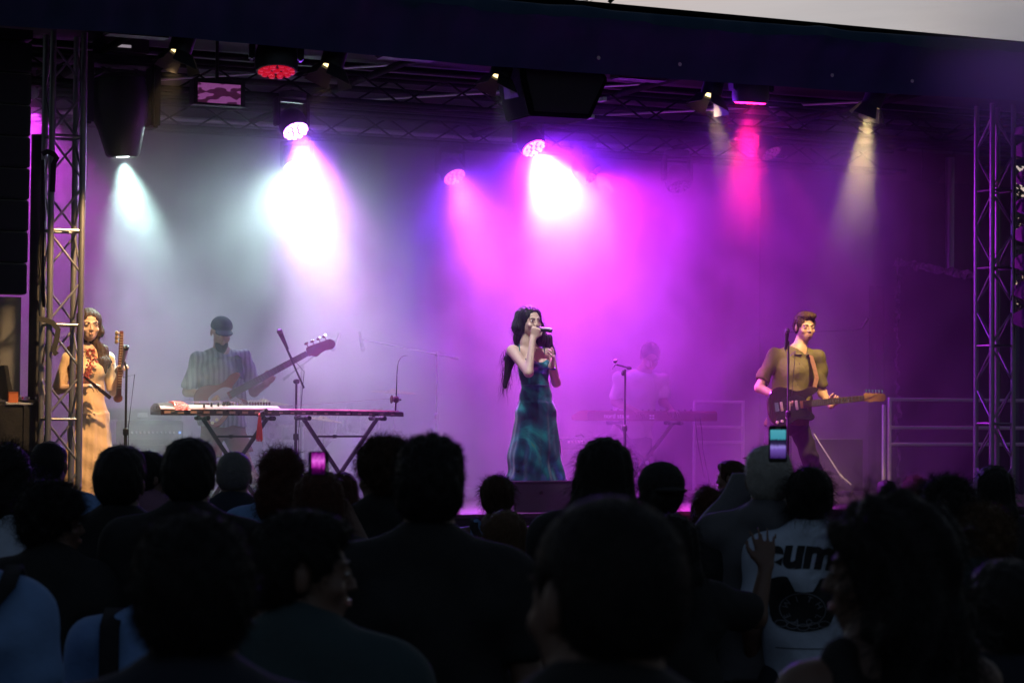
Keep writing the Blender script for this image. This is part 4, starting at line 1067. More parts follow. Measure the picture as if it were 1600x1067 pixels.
# ---- the guitarist
P = lambda px, py, dy=0.0: at(px, py, 0.28 + dy)
J = dict(head=P(1258, 511, -0.03), neck=P(1247, 549), shl=P(1209, 556, 0.08), shr=P(1279, 560, -0.08), ell=P(1186, 606, 0.02), wrl=P(1224, 624, -0.17), elr=P(1285, 614, -0.10), wrr=P(1298, 634, -0.27),
         hip=P(1231, 652, 0.03), hl=P(1215, 660, 0.03), hr=P(1246, 660, 0.05), knl=P(1205, 718, 0.02), knr=P(1266, 716, -0.02), anl=P(1198, 774, 0.10), anr=P(1290, 776, 0.0))
M_olive = mat('olive_shirt_cotton', (0.085, 0.07, 0.014), 0.8, var=0.15, scale=8, bump=0.25, bscale=25)
M_dark = mat('black_trouser_cotton', (0.012, 0.011, 0.012), 0.8, var=0.3)
gx = (P(1385, 617, -0.52) - P(1238, 632, -0.22))
root_g, hd = man(J, M_skin, 'dark haired man in an olive short sleeved shirt playing a dark electric guitar', M_olive, M_dark, M_hair_b, V(-0.14, -1, -0.08), sleeve=0.72,
    hands=[dict(w=J['wrl'], d=P(1240, 628, -0.24) - J['wrl'], n=V(0.1, 0.9, -0.35), curl=[0.5, 0.6, 0.7, 0.8], tside=1, thumb=0.7, spread=0.06),
           dict(w=J['wrr'], d=P(1306, 625, -0.30) - J['wrr'], n=V(-0.2, -0.9, 0.2), curl=[0.9, 1.0, 1.0, 0.95], tside=-1, thumb=0.5, spread=0.05)], mouth=0.003)
M_burst = mat('dark_sunburst_lacquer', (0.02, 0.010, 0.006), 0.18, var=0.4, scale=5, coat=0.6)
M_rose = mat('rosewood', (0.05, 0.025, 0.015), 0.45, var=0.3, scale=30, stretch=(1, 8, 8))
M_maple = mat('aged_maple', (0.26, 0.13, 0.05), 0.35, var=0.2, scale=12)
tg, Q = guitar(P(1238, 634, -0.22), gx, V(-0.4, -1, 0.12), 'dark electric guitar with pale knobs held by the man in the olive shirt', M_burst, M_maple, M_maple, board_m=M_rose, guard_m=M_plastic, neck_len=0.46, sc=1.12)
st = MB(); M_strap = mat('patterned_strap', (0.20, 0.09, 0.07), 0.8, var=0.8, scale=90)
path = [Q(0.19, 0.12, 0.0), P(1276, 590, -0.235), P(1271, 570, -0.195), P(1267, 555, -0.13), P(1260, 547, -0.04), P(1247, 560, 0.10), P(1222, 600, 0.13), P(1205, 630, 0.10), Q(-0.20, 0.0, 0.0)]
A = []; B = []
for i, p in enumerate(path):
    d = path[min(i+1, len(path)-1)] - path[max(0, i-1)]; w = d.cross(V(0, 1, 0.15)).normalized()*0.022
    A.append(p + w); B.append(p - w)
st.strip(A, B); st.strip([b + V(0, -0.004, 0) for b in B], [a + V(0, -0.004, 0) for a in A]); st.build('strap', M_strap, tg, True)
bt = MB()
for k in range(4): bt.lathe([(0.006, 0), (0.005, 0.003), (0.001, 0.003)], P(1249 - k*1.0, 568 + k*11, -0.150), V(0, -1, 0), 10)
bt.build('shirt_buttons', mat('dark_button', (0.05, 0.03, 0.02), 0.3), root_g)
# jack lead hanging from the guitar
ld = thing('guitar_lead', Q(-0.15, -0.13, 0), 'thin lead hanging down from the dark electric guitar', 'cable')
MB().tube([Q(-0.17, -0.1, 0), P(1212, 680, -0.15), P(1214, 730, -0.1), V(P(1225, 760).x, 0.1, FL + 0.01), V(P(1260, 760).x, 0.6, FL + 0.01)], 0.0035, 6).build('cable', M_cable, ld, True)
# ---- the bassist
P = lambda px, py, dy=0.0: at(px, py, 1.45 + dy)
J = dict(head=P(346, 519, -0.06), neck=P(345, 552), shl=P(308, 564, 0.0), shr=P(383, 560, 0.02), ell=P(293, 612, 0.03), wrl=P(326, 619, -0.17), elr=P(397, 612, -0.02), wrr=P(415, 600, -0.20),
         hip=P(348, 655, 0.03), hl=P(334, 664, 0.03), hr=P(362, 664, 0.03), knl=P(326, 722, 0.0), knr=P(382, 720, 0.0), anl=P(322, 758, 0.08), anr=P(402, 758, 0.05))
M_stripe = bpy.data.materials.new('striped_grey_shirt'); M_stripe.use_nodes = True
t_ = M_stripe.node_tree; b_ = t_.nodes['Principled BSDF']; b_.inputs['Roughness'].default_value = 0.85
w_ = N(t_, 'ShaderNodeTexWave', wave_type='BANDS', bands_direction='X'); w_.inputs['Scale'].default_value = 7.5; w_.inputs['Distortion'].default_value = 1.2; w_.inputs['Detail'].default_value = 2
c_ = N(t_, 'ShaderNodeTexCoord'); r_ = N(t_, 'ShaderNodeValToRGB')
r_.color_ramp.elements[0].position = 0.35; r_.color_ramp.elements[0].color = (0.19, 0.187, 0.195, 1); r_.color_ramp.elements[1].position = 0.6; r_.color_ramp.elements[1].color = (0.30, 0.295, 0.30, 1)
t_.links.new(c_.outputs['Object'], w_.inputs['Vector']); t_.links.new(w_.outputs['Fac'], r_.inputs['Fac']); t_.links.new(r_.outputs['Color'], b_.inputs['Base Color'])
M_short = mat('brick_red_shorts', (0.16, 0.06, 0.05), 0.85, var=0.2)
root_b, hd = man(J, M_skin, 'bearded man in a cap and striped grey shirt playing a red bass guitar', M_stripe, M_short, M_hair_b, V(-0.12, -0.9, -0.40), sleeve=0.78, hem=P(348, 664, 0.03), shorts=True, wide=0.20, chest_d=0.115,
    hands=[dict(w=J['wrl'], d=P(342, 622, -0.26) - J['wrl'], n=V(0.1, 0.9, -0.35), curl=[0.6, 0.7, 0.8, 0.8], tside=1),
           dict(w=J['wrr'], d=P(424, 588, -0.22) - J['wrr'], n=V(-0.2, -0.8, 0.3), curl=[0.9, 1.0, 1.0, 0.9], tside=-1)], hair='none', h=0.007)
q = Field(*bounds([J['head']], 0.22), 0.006); k = hd.k; A = (hd.R, hd.F, hd.U)
q.ell(hd.p(0, -0.012, 0.045), (0.088*k, 0.105*k, 0.080*k), A, 0.01); q.half(hd.p(0, 0, 0.038), -hd.U)
q.ell(hd.p(0, 0.115, 0.042), (0.072*k, 0.07*k, 0.011*k), A, 0.012)
q.build('cap', mat('slate_blue_cap', (0.022, 0.026, 0.04), 0.85), root_b)
q = Field(*bounds([J['head']], 0.22), 0.006)
q.ell(hd.p(0, 0.052, -0.085), (0.052*k, 0.042*k, 0.045*k), A, 0.02); q.ell(hd.p(0, 0.06, -0.125), (0.035*k, 0.03*k, 0.035*k), A, 0.03); q.ell(hd.p(0, 0.105, -0.068), (0.016*k, 0.016*k, 0.008*k), A, 0.004, op='sub')
o = q.build('beard', M_hair_b, root_b); fuzz(o, 400, 0.02, 0.0012, 0.8, 0.003, 5, 0.6)
bx = P(500, 544, -0.50) - P(352, 624, -0.25)
M_red = mat('red_lacquer', (0.16, 0.012, 0.018), 0.22, coat=0.6, var=0.2)
tb, Q = guitar(P(346, 625, -0.23), bx, V(-0.3, -1, 0.1), 'dark red bass guitar held behind the long zither', M_red, M_red, M_red, name='bass_guitar', neck_len=0.62, sc=1.12, pegs=4, board_m=M_rose, guard_m=mat('pale_violet_pickguard', (0.3, 0.25, 0.42), 0.4))
path = [Q(0.19, 0.12, 0.0), P(378, 590, -0.15), P(372, 560, -0.09), P(366, 551, 0.0), P(352, 560, 0.12), P(325, 600, 0.15), Q(-0.20, 0.0, 0.0)]
A = []; B = []
for i, p in enumerate(path):
    d = path[min(i+1, len(path)-1)] - path[max(0, i-1)]; w = d.cross(V(0, 1, 0.15)).normalized()*0.028
    A.append(p + w); B.append(p - w)
st = MB(); st.strip(A, B); st.strip([b + V(0, -0.004, 0) for b in B], [a + V(0, -0.004, 0) for a in A]); st.build('strap', mat('dark_strap', (0.02, 0.02, 0.03), 0.7), tb, True)
# ---- the keyboard player
P = lambda px, py, dy=0.0: at(px, py, 1.85 + dy)
J = dict(head=P(1016, 557, -0.20), neck=P(1005, 584, -0.06), shl=P(968, 594, 0.0), shr=P(1036, 596, 0.02), ell=P(962, 628, 0.05), wrl=P(994, 643, -0.20), elr=P(1036, 628, 0.0), wrr=P(1050, 642, -0.24),
         hip=P(986, 668, 0.12), hl=P(973, 676, 0.12), hr=P(1000, 676, 0.12), knl=P(972, 722, 0.05), knr=P(1006, 722, 0.05), anl=P(970, 758, 0.15), anr=P(1008, 758, 0.13))
root_k, hd = man(J, M_skin_d, 'man in a white t-shirt bending over the keyboard in the magenta smoke', mat('white_cotton', (0.42, 0.41, 0.41), 0.9, var=0.05), mat('navy_shorts', (0.03, 0.03, 0.05), 0.85), M_hair, V(-0.25, -0.75, -0.55), sleeve=0.70, hem=P(986, 682, 0.12), shorts=True, wide=0.20,
    hands=[dict(w=J['wrl'], d=P(1002, 646, -0.33) - J['wrl'], n=V(0, 0, -1), curl=[0.4, 0.4, 0.4, 0.4], tside=1),
           dict(w=J['wrr'], d=P(1056, 645, -0.36) - J['wrr'], n=V(0, 0, -1), curl=[0.4, 0.4, 0.4, 0.4], tside=-1)], hair='none', h=0.008, collar=False)
q = Field(*bounds([J['head']], 0.2), 0.006); hd.cap(q, 1.02, hairline=0.12); q.half(hd.p(0, 0, -0.03), -hd.U); q.build('hair', M_hair, root_k)
# ---- the woman in yellow beside the tower
def lute_player():
    P = lambda px, py, dy=0.0: at(px, py, 0.52 + dy)
    root = thing('person', (P(140, 700).x, 0.52, FL), 'smiling long haired woman in an embroidered yellow dress, half hidden by the truss tower', 'person', 'musicians on the stage')
    hd = Head(P(139, 508, -0.02), V(-0.04, -1, -0.04), 0.245)
    neck, ch, waist, hip = P(137, 545), P(138, 575), P(139, 617), P(139, 655)
    shl, shr, ell_, wrl, elr, wrr = P(107, 561), P(168, 561, 0.03), P(92, 608, 0.02), P(128, 604, -0.20), P(178, 611, 0.0), P(187, 586, -0.15)
    kl, kr, al, ar = P(128, 720), P(152, 720), P(128, 786), P(152, 786)
    lo, hi = bounds([hd.c + V(0, 0, .1), shl, shr, ell_, wrl, elr, wrr, al, ar, P(155, 600, -.3)], 0.16)
    f = Field(lo, hi, 0.0065); hd.carve(f, True)
    f.seg(hd.p(0, -0.02, -0.06), neck, 0.047, 0.05, 0.02); f.chain([shl, neck + V(0, 0, -.03), shr], [0.042, 0.055, 0.042], 0.04)
    f.chain([neck, ch, waist, hip], [(0.06, 0.05), (0.12, 0.085), (0.105, 0.078), (0.135, 0.095)], 0.03, right=(1, 0, 0))
    for h_, k_, a_ in ((hip + V(-.06, 0, 0), kl, al), (hip + V(.06, 0, 0), kr, ar)):
        f.chain([h_, k_, a_], [0.07, 0.05, 0.036], 0.02); f.seg(a_ + V(0, 0.03, -0.03), a_ + V(0.02, -0.14, -0.05), 0.03, 0.022, 0.02)
    f.chain([shl, ell_, wrl], [0.046, 0.037, 0.024], 0.02); f.chain([shr, elr, wrr], [0.046, 0.037, 0.024], 0.02)
    hand(f, wrl, P(146, 602, -0.26) - wrl, V(0, 0.3, -1), [0.25, 0.35, 0.5, 0.6], 1.0, 0.5, 0.05, tside=1, rad=0.0085)
    hand(f, wrr, P(191, 570, -0.20) - wrr, V(0.3, -0.9, 0.0), [0.9, 1.0, 1.0, 1.0], 1.0, 0.6, 0.05, tside=-1, rad=0.0085)
    f.build('body', M_skin_f, root)
    hd.features(root, female=True, mouth=0.0, smile=0.006, lip=mat('rose_lips', (0.56, 0.29, 0.22), 0.4))
    m = mat('yellow_silk', (0.68, 0.46, 0.27), 0.5, var=0.14, scale=10, sheen=0.3, bump=0.15, bscale=30)
    lo, hi = bounds([P(80, 540), P(205, 800), V(hip.x, .2, hip.z), V(hip.x, .85, hip.z)], 0.06)
    q = Field(lo, hi, 0.0075); hem = P(140, 790)
    q.chain([shl, neck + V(0, 0, -.035), shr], [0.053, 0.062, 0.053], 0.04)
    q.chain([neck + V(0, 0, -.03), ch, waist], [(0.07, 0.06), (0.131, 0.097), (0.117, 0.09)], 0.03, right=(1, 0, 0))
    for sg in (-1, 1): q.ell(ch + V(sg*0.055, -0.07, -0.035), (0.056, 0.05, 0.056), k=0.04)
    q.ell(neck + V(0, -0.03, 0.045), (0.06, 0.07, 0.05), k=0.01, op='sub')
    q.seg(waist, hip, (0.117, 0.09), (0.155, 0.115), 0.02, right=(1, 0, 0)); q.seg(hip + V(0, 0, .04), hem, (0.148, 0.115), (0.225, 0.18), 0.03, right=(1, 0, 0), flat=True)
    wz, hz_ = waist.z, hem.z
    q.warp(lambda X, Y, Z: np.clip((wz - Z)/(wz - hz_), 0, 1)*(0.012*np.sin(8*np.arctan2(Y - hip.y, X - hip.x) + 2*np.sin(3*Z)) + 0.005*np.sin(17*np.arctan2(Y - hip.y, X - hip.x) - 5*Z) - 0.006) + 0.003*np.sin(40*(Z + .5*X)))
    for a, b in ((shl, ell_), (shr, elr)):
        e = a.lerp(b, 0.93); q.seg(a, e, 0.053, 0.055, 0.02); q.ell(e + (b - a).normalized()*0.075, 0.075, k=0.004, op='sub')
    dr = q.build('dress', m, root)
    # red embroidery standing off the cloth
    rn = random.Random(5)
    for k in range(90):
        t = k/90; c = P(139 + 5*math.sin(t*5) + rn.uniform(-8, 8)*(1 - 0.4*t), 545 + 52*t + rn.uniform(-2, 2), -0.128 + 0.02*abs(t-0.4) + (0.05*(1-t) if t < .3 else 0) - (0.03 if t > .3 else 0))
        L_ = rn.uniform(0.009, 0.020); a_ = rn.uniform(0, 6.28); dx = V(math.cos(a_), 0, math.sin(a_))*L_; w = V(-math.sin(a_), 0, math.cos(a_))*L_*0.32
        em = MB(); em.quad_ring([[c - dx, c - dx*.2 + w, c + dx, c - dx*.2 - w], [p + V(0, -0.012, 0) for p in (c - dx*.6, c + w*.5, c + dx*.6, c - w*.5)]])
        em.build('embroidered_leaf', mat('red_embroidery', (0.45, 0.07, 0.06), 0.7), dr)
    lo, hi = bounds([P(90, 475), P(185, 600), V(hd.c.x, .35, 2), V(hd.c.x, .8, 2)], 0.03)
    h = Field(lo, hi, 0.0065); hd.cap(h, 1.045, hairline=0.112)
    h.chain([hd.p(0.05, -0.03, 0.05), hd.p(0.078, -0.02, -0.05), P(160, 548, -0.02), P(163, 565, -0.07), P(162, 580, -0.085)], [(0.04, 0.05), (0.035, 0.05), (0.045, 0.045), (0.052, 0.03), (0.03, 0.018)], 0.03, right=(1, .2, 0))
    h.chain([hd.p(-0.05, -0.03, 0.05), hd.p(-0.078, -0.02, -0.05), P(112, 550, 0.02), P(116, 575, -0.05), P(118, 590, -0.07)], [(0.04, 0.05), (0.035, 0.05), (0.045, 0.045), (0.042, 0.03), (0.02, 0.018)], 0.03, right=(1, .2, 0))
    h.chain([hd.p(0, -0.08, 0), hd.p(0, -0.09, -0.12), P(142, 575, 0.13), P(142, 610, 0.14)], [(0.08, 0.05), (0.09, 0.05), (0.10, 0.04), (0.05, 0.02)], 0.03, right=(1, 0, 0))
    h.warp(lambda X, Y, Z: 0.0022*np.sin(X*230 + 2*np.sin(Z*14)) + 0.0014*np.sin(Y*260 + X*90))
    hr = h.build('hair', M_hair_b, root); fuzz(hr, 2200, 0.11, 0.0006, 3.0, 0.006, 6, 0.10, hd=hd)
    # lute: slim fretted neck with pegs, small body
    nt_, nb_ = P(190.5, 517, -0.235), P(186, 618, -0.20)
    t = thing('long_necked_lute', nb_, 'slim fretted lute held upright by the woman in the yellow dress', 'lute')
    d = (nt_ - nb_).normalized(); x, _, _ = frame(d); fw = V(0, -1, 0)
    Mx = mat('reddish_hardwood', (0.16, 0.045, 0.025), 0.4, var=0.3, scale=20)
    MB().quad_ring([[p + V(-w, 0, 0) , p + V(w, 0, 0), p + V(w, 0.02, 0), p + V(-w, 0.02, 0)] for p, w in ((nb_, 0.020), (nb_.lerp(nt_, 0.85), 0.014), (nt_, 0.013))]).build('neck', Mx, t, bevel=0.003)
    for k in range(22): MB().box(nb_.lerp(nt_, 0.12 + 0.86*k/22) + V(0, -0.004, 0), (0.03, 0.008, 0.004)).build('fret', mat('pale_bone', (0.5, 0.36, 0.2), 0.5), t)
    for k in range(3):
        p = nb_.lerp(nt_, 0.96 - 0.065*k) + V(0, 0.01, 0)
        MB().tube([p, p + V(-0.035, 0, 0)], 0.005, 6).lathe([(0.005, 0), (0.017, 0.004), (0.019, 0.016), (0.008, 0.022)], p + V(-0.028, 0, 0), V(-1, -0.3, 0.1), 10).build('tuning_peg', mat('pale_peg_wood', (0.30, 0.20, 0.09), 0.4), t, True)
    MB().lathe([(0.001, -0.04), (0.024, -0.038), (0.034, -0.02), (0.034, 0.010), (0.032, 0.014), (0.001, 0.014)], nb_ + V(-0.002, 0.02, -0.02), V(0, -1, 0), 20).build('lute_body', Mx, t, True)
    a, b = P(131, 588, -0.33), P(173, 622, -0.25)
    t = thing('flat_striker', a, 'flat dark wooden striker held across the front of the yellow dress', 'striker')
    x, y_, d = frame(b - a); n = d.cross(V(0, 1, 0)).normalized()
    MB().quad_ring([[p + n*w, p - n*w, p - n*w + V(0, 0.012, 0), p + n*w + V(0, 0.012, 0)] for p, w in ((a, 0.008), (a.lerp(b, .5), 0.013), (b, 0.015))]).build('blade', mat('dark_blade_wood', (0.02, 0.012, 0.01), 0.4), t, bevel=0.003)
lute_player()
# ------------------------------------------------------------------ instruments on stands
M_red_orn = mat('red_metal_ornament', (0.40, 0.04, 0.02), 0.3, metal=0.5, var=0.7, scale=60, bump=0.8, bscale=90)
M_board = mat('pale_soundboard', (0.34, 0.17, 0.15), 0.4, var=0.1, scale=6, stretch=(1, 12, 12))
M_lacq = mat('dark_brown_lacquer', (0.035, 0.016, 0.012), 0.3, var=0.5, scale=30)
def zither():
    yz = 0.42
    P = lambda px, py, dy=0.0: at(px, py, yz + dy)
    zt = P(300, 634).z
    xl, xr = P(243, 634).x, P(432, 634).x; L_ = xr - xl
    t = thing('long_zither', V(xl, yz, zt), 'long many stringed zither with a red arched end, lying on a black folding stand', 'zither')
    X = lambda u: xl + u*L_
    rings = []
    for i in range(13):
        u = i/12; w = 0.15 - 0.055*u; hgt = 0.040 - 0.008*u
        rings.append([V(X(u), yz + w*math.sin(a)*1.0, zt - 0.028 + hgt*math.cos(a)) for a in [-math.pi/2 + j*math.pi/10 for j in range(11)]])
    MB().quad_ring(rings, closed=False, cap=False).build('soundboard', M_board, t, True)
    sd = MB(); sd.quad_ring([[V(X(u), yz - w - .004, zt - 0.026), V(X(u), yz + w + .004, zt - 0.026), V(X(u), yz + w - .004, zt - 0.075), V(X(u), yz - w + .004, zt - 0.075)] for u, w in ((0, 0.15), (1, 0.095))]); sd.build('side_box', M_lacq, t)
    for i in range(9):
        u = (i + .5)/9.3; w = 0.15 - 0.055*u
        MB().box((X(u), yz - w - 0.006, zt - 0.05), (0.05, 0.004, 0.02)).build('inlay', mat('pearl_inlay', (0.30, 0.18, 0.15), 0.25), t)
    ac = MB(); ac.quad_ring([[V(X(u), yz + 0.158*math.sin(a), zt - 0.035 + hh*math.cos(a)) for a in [-math.pi/2 + j*math.pi/12 for j in range(13)]] for u, hh in ((0.115, 0.062), (0.12, 0.072), (0.20, 0.072), (0.235, 0.056))]); ac.build('arched_cover', M_red_orn, t, True)
    ec = MB(); ec.quad_ring([[V(X(u), yz + 0.15*k_*math.sin(a), zt - 0.05 + hh*math.cos(a)) for a in [-math.pi/2 + j*math.pi/12 for j in range(13)]] for u, hh, k_ in ((-0.01, 0.03, .8), (0.0, 0.07, 1.0), (0.114, 0.076, 1.0))]); ec.build('end_block', M_lacq, t, True)
    st = MB()
    for k in range(16):
        v = (k/15 - .5); ub = 0.36 + 0.028*k + 0.10*math.sin(k*0.4)
        w0, w1 = 0.26*v, 0.15*v
        yb = yz + w0 + (w1 - w0)*ub
        br = MB(); zb = zt - 0.028 + (0.040 - 0.008*ub)*math.sqrt(max(0, 1 - (2*v*0.9)**2)) if True else zt
        br.quad_ring([[V(X(ub) - 0.007, yb - 0.014, zb), V(X(ub) + 0.007, yb - 0.014, zb), V(X(ub) + 0.007, yb + 0.014, zb), V(X(ub) - 0.007, yb + 0.014, zb)], [V(X(ub) - 0.004, yb - 0.003, zb + 0.032), V(X(ub) + 0.004, yb - 0.003, zb + 0.032), V(X(ub) + 0.004, yb + 0.003, zb + 0.032), V(X(ub) - 0.004, yb + 0.003, zb + 0.032)]])
        br.build('string_bridge', M_lacq, t)
        upg = 0.62 + 0.023*k; yp = yz + 0.12 - 0.02*k/15
        pg = MB(); pg.lathe([(0.0045, 0), (0.0045, 0.03), (0.009, 0.032), (0.010, 0.045), (0.004, 0.048)], V(X(upg), yp - 0.03, zt - 0.012), V(0, 0.15, 1), 8); pg.build('tuning_pin', mat('pin_wood', (0.10, 0.04, 0.025), 0.4), t, True)
        st.tube([V(X(0.20), yz + w0, zt + 0.035), V(X(ub), yb, zb + 0.033), V(X(upg), yp - 0.03, zt + 0.012)], 0.0008, 4)
    st.build('strings', M_chrome, t)
    # tassel
    ts = thing('red_tassel', P(406, 647, -0.13), 'bright red tassel hanging from the end of the long zither', 'tassel')
    a, b = P(406, 645, -0.13), P(405, 688, -0.13)
    M_t = mat('red_silk_thread', (0.75, 0.035, 0.015), 0.6, var=0.3, scale=60, stretch=(8, 8, 0.5), bump=0.5)
    MB().lathe([(0.004, 0), (0.013, 0.01), (0.015, 0.02), (0.010, 0.03)], a, V(0, 0, -1), 10).build('knot', M_t, ts, True)
    fr = MB(); rn = random.Random(2)
    for k in range(40):
        an = rn.uniform(0, 6.28); r0, r1 = rn.uniform(0, 0.011), rn.uniform(0.010, 0.028)
        fr.tube([a + V(r0*math.cos(an), r0*math.sin(an), -0.03), a.lerp(b, .5) + V(r1*.7*math.cos(an), r1*.7*math.sin(an), 0), b + V(r1*math.cos(an), r1*math.sin(an), rn.uniform(-.012, .012))], 0.0022, 4)
    fr.build('threads', M_t, ts, True)
    # monochord
    xl2, xr2 = P(404, 640, -0.10).x, P(628, 643, -0.10).x; L2 = xr2 - xl2; ym = yz - 0.10; zm = P(500, 640, -0.10).z
    t = thing('monochord', V(xl2, ym, zm), 'slender single stringed zither with an upright flexible rod at its far end', 'zither')
    X2 = lambda u: xl2 + u*L2
    MB().quad_ring([[V(X2(u), ym - w, zt_ - 0.042), V(X2(u), ym + w, zt_ - 0.042), V(X2(u), ym + w*.9, zt_ - 0.006), V(X2(u), ym + w*.4, zt_), V(X2(u), ym - w*.4, zt_), V(X2(u), ym - w*.9, zt_ - 0.006)] for u, w, zt_ in ((0, 0.045, zm - 0.018), (0.05, 0.058, zm), (0.5, 0.052, zm - 0.004), (0.985, 0.045, zm - 0.010), (1, 0.040, zm - 0.012))]).build('sound_box', M_lacq, t)
    MB().quad_ring([[V(X2(u), ym - w, z_), V(X2(u), ym + w, z_), V(X2(u), ym + w*.8, z_ + .006), V(X2(u), ym - w*.8, z_ + .006)] for u, w, z_ in ((0.04, 0.040, zm), (0.5, 0.036, zm - 0.004), (0.97, 0.03, zm - 0.010))]).build('soundboard', mat('rosy_soundboard', (0.40, 0.16, 0.12), 0.35), t)
    for i in range(12): MB().box((X2(0.06 + i*0.078), ym - 0.054 + 0.0008*i, zm - 0.026 - .0008*i), (0.03, 0.006, 0.012)).build('inlay', mat('pearl_inlay', (0.30, 0.18, 0.15), 0.25), t)
    rb = V(P(618, 640, -0.10).x, ym, zm - 0.006)
    pts = [P(619, 637, -.1), P(619.5, 610, -.1), P(620, 590, -.1), P(621, 573, -.1), P(623, 564, -.1), P(627, 558, -.1), P(632, 555.5, -.1), P(637, 555.5, -.1)]
    MB().tube([rb] + pts[1:], [0.007, 0.006, 0.005, 0.0042, 0.0036, 0.003, 0.0024, 0.0016], 8).build('flexible_rod', M_plastic, t, True)
    MB().lathe([(0.001, -0.035), (0.024, -0.033), (0.036, -0.030), (0.022, -0.015), (0.026, 0.004), (0.030, 0.018), (0.018, 0.034), (0.008, 0.040), (0.007, 0.055), (0.001, 0.056)], P(617, 624, -0.1), V(1, 0, -0.05), 16).build('gourd', mat('dark_gourd', (0.05, 0.02, 0.015), 0.35), t, True)
    MB().tube([V(X2(0.05), ym, zm + 0.012), P(619, 622, -.1)], 0.0012, 4).build('string', M_chrome, t)
    MB().lathe([(0.006, 0), (0.006, 0.02), (0.016, 0.024), (0.016, 0.04), (0.004, 0.044)], V(X2(0.03), ym - 0.05, zm - 0.012), V(0, -1, 0.1), 10).build('tuning_peg', M_lacq, t, True)
    # folding X stands
    def xstand(pa, pb, zt, y0, label, dy=0.16, pivot=0.45, strap=True):
        xa, xb = pa, pb
        t = thing('folding_stand', V((xa + xb)/2, y0, FL), label, 'instrument stand', 'folding X stands')
        for j, (x0, x1, yy) in enumerate(((xa, xb, y0 - 0.02), (xb, xa, y0 + 0.02))):
            top = V(x0, yy, zt - 0.025); mid = V((xa + xb)/2, yy, FL + (zt - FL)*pivot)
            d = (mid - top); bot = top + d*((top.z - FL - 0.03)/(-d.z))
            mb = MB(); x_, y_, d_ = frame(bot - top)
            mb.quad_ring([[p + x_*a*0.015 + y_*b*0.015 for a, b in ((-1, -1), (1, -1), (1, 1), (-1, 1))] for p in (top, bot)])
            mb.build('leg', M_black, t, bevel=0.003)
            MB().tube([V(x0, y0 - dy, zt - 0.022), V(x0, y0 + dy, zt - 0.022)], 0.013, 8).build('support_arm', M_black, t, True)
            for sg in (-1, 1): MB().tube([V(x0, y0 + sg*dy*0.55, zt - 0.018), V(x0, y0 + sg*dy, zt - 0.018)], 0.02, 10).build('foam_sleeve', M_rubber, t, True)
            MB().tube([V(bot.x, y0 - dy*1.2, FL + 0.02), V(bot.x, y0 + dy*1.2, FL + 0.02)], 0.016, 8).build('foot_bar', M_black, t, True)
        MB().lathe([(0.02, 0), (0.022, 0.008), (0.006, 0.012)], V((xa + xb)/2, y0 - 0.05, FL + (zt - FL)*pivot), V(0, -1, 0), 10).build('pivot_bolt', M_steel, t, True)
        if strap:
            z_ = FL + (zt - FL)*0.78; w_ = (xb - xa)*0.5*(0.78 - pivot)/(1 - pivot)
            xm = (xa + xb)/2
            q = MB(); q.box((xm, y0 - 0.04, z_), (2*w_ - 0.01, 0.006, 0.016)).box((xm - w_*.3, y0 - 0.046, z_), (0.03, 0.01, 0.028))
            q.build('locking_bar', M_black, t)
    xstand(P(316, 650).x, P(418, 650).x, zt - 0.078, yz, 'black folding stand under the long many stringed zither')
    xstand(P(473, 650, -.1).x, P(590, 650, -.1).x, zm - 0.05, ym, 'black folding stand with a locking bar under the slender single stringed zither', pivot=0.36)
    return xstand
xstand = zither()

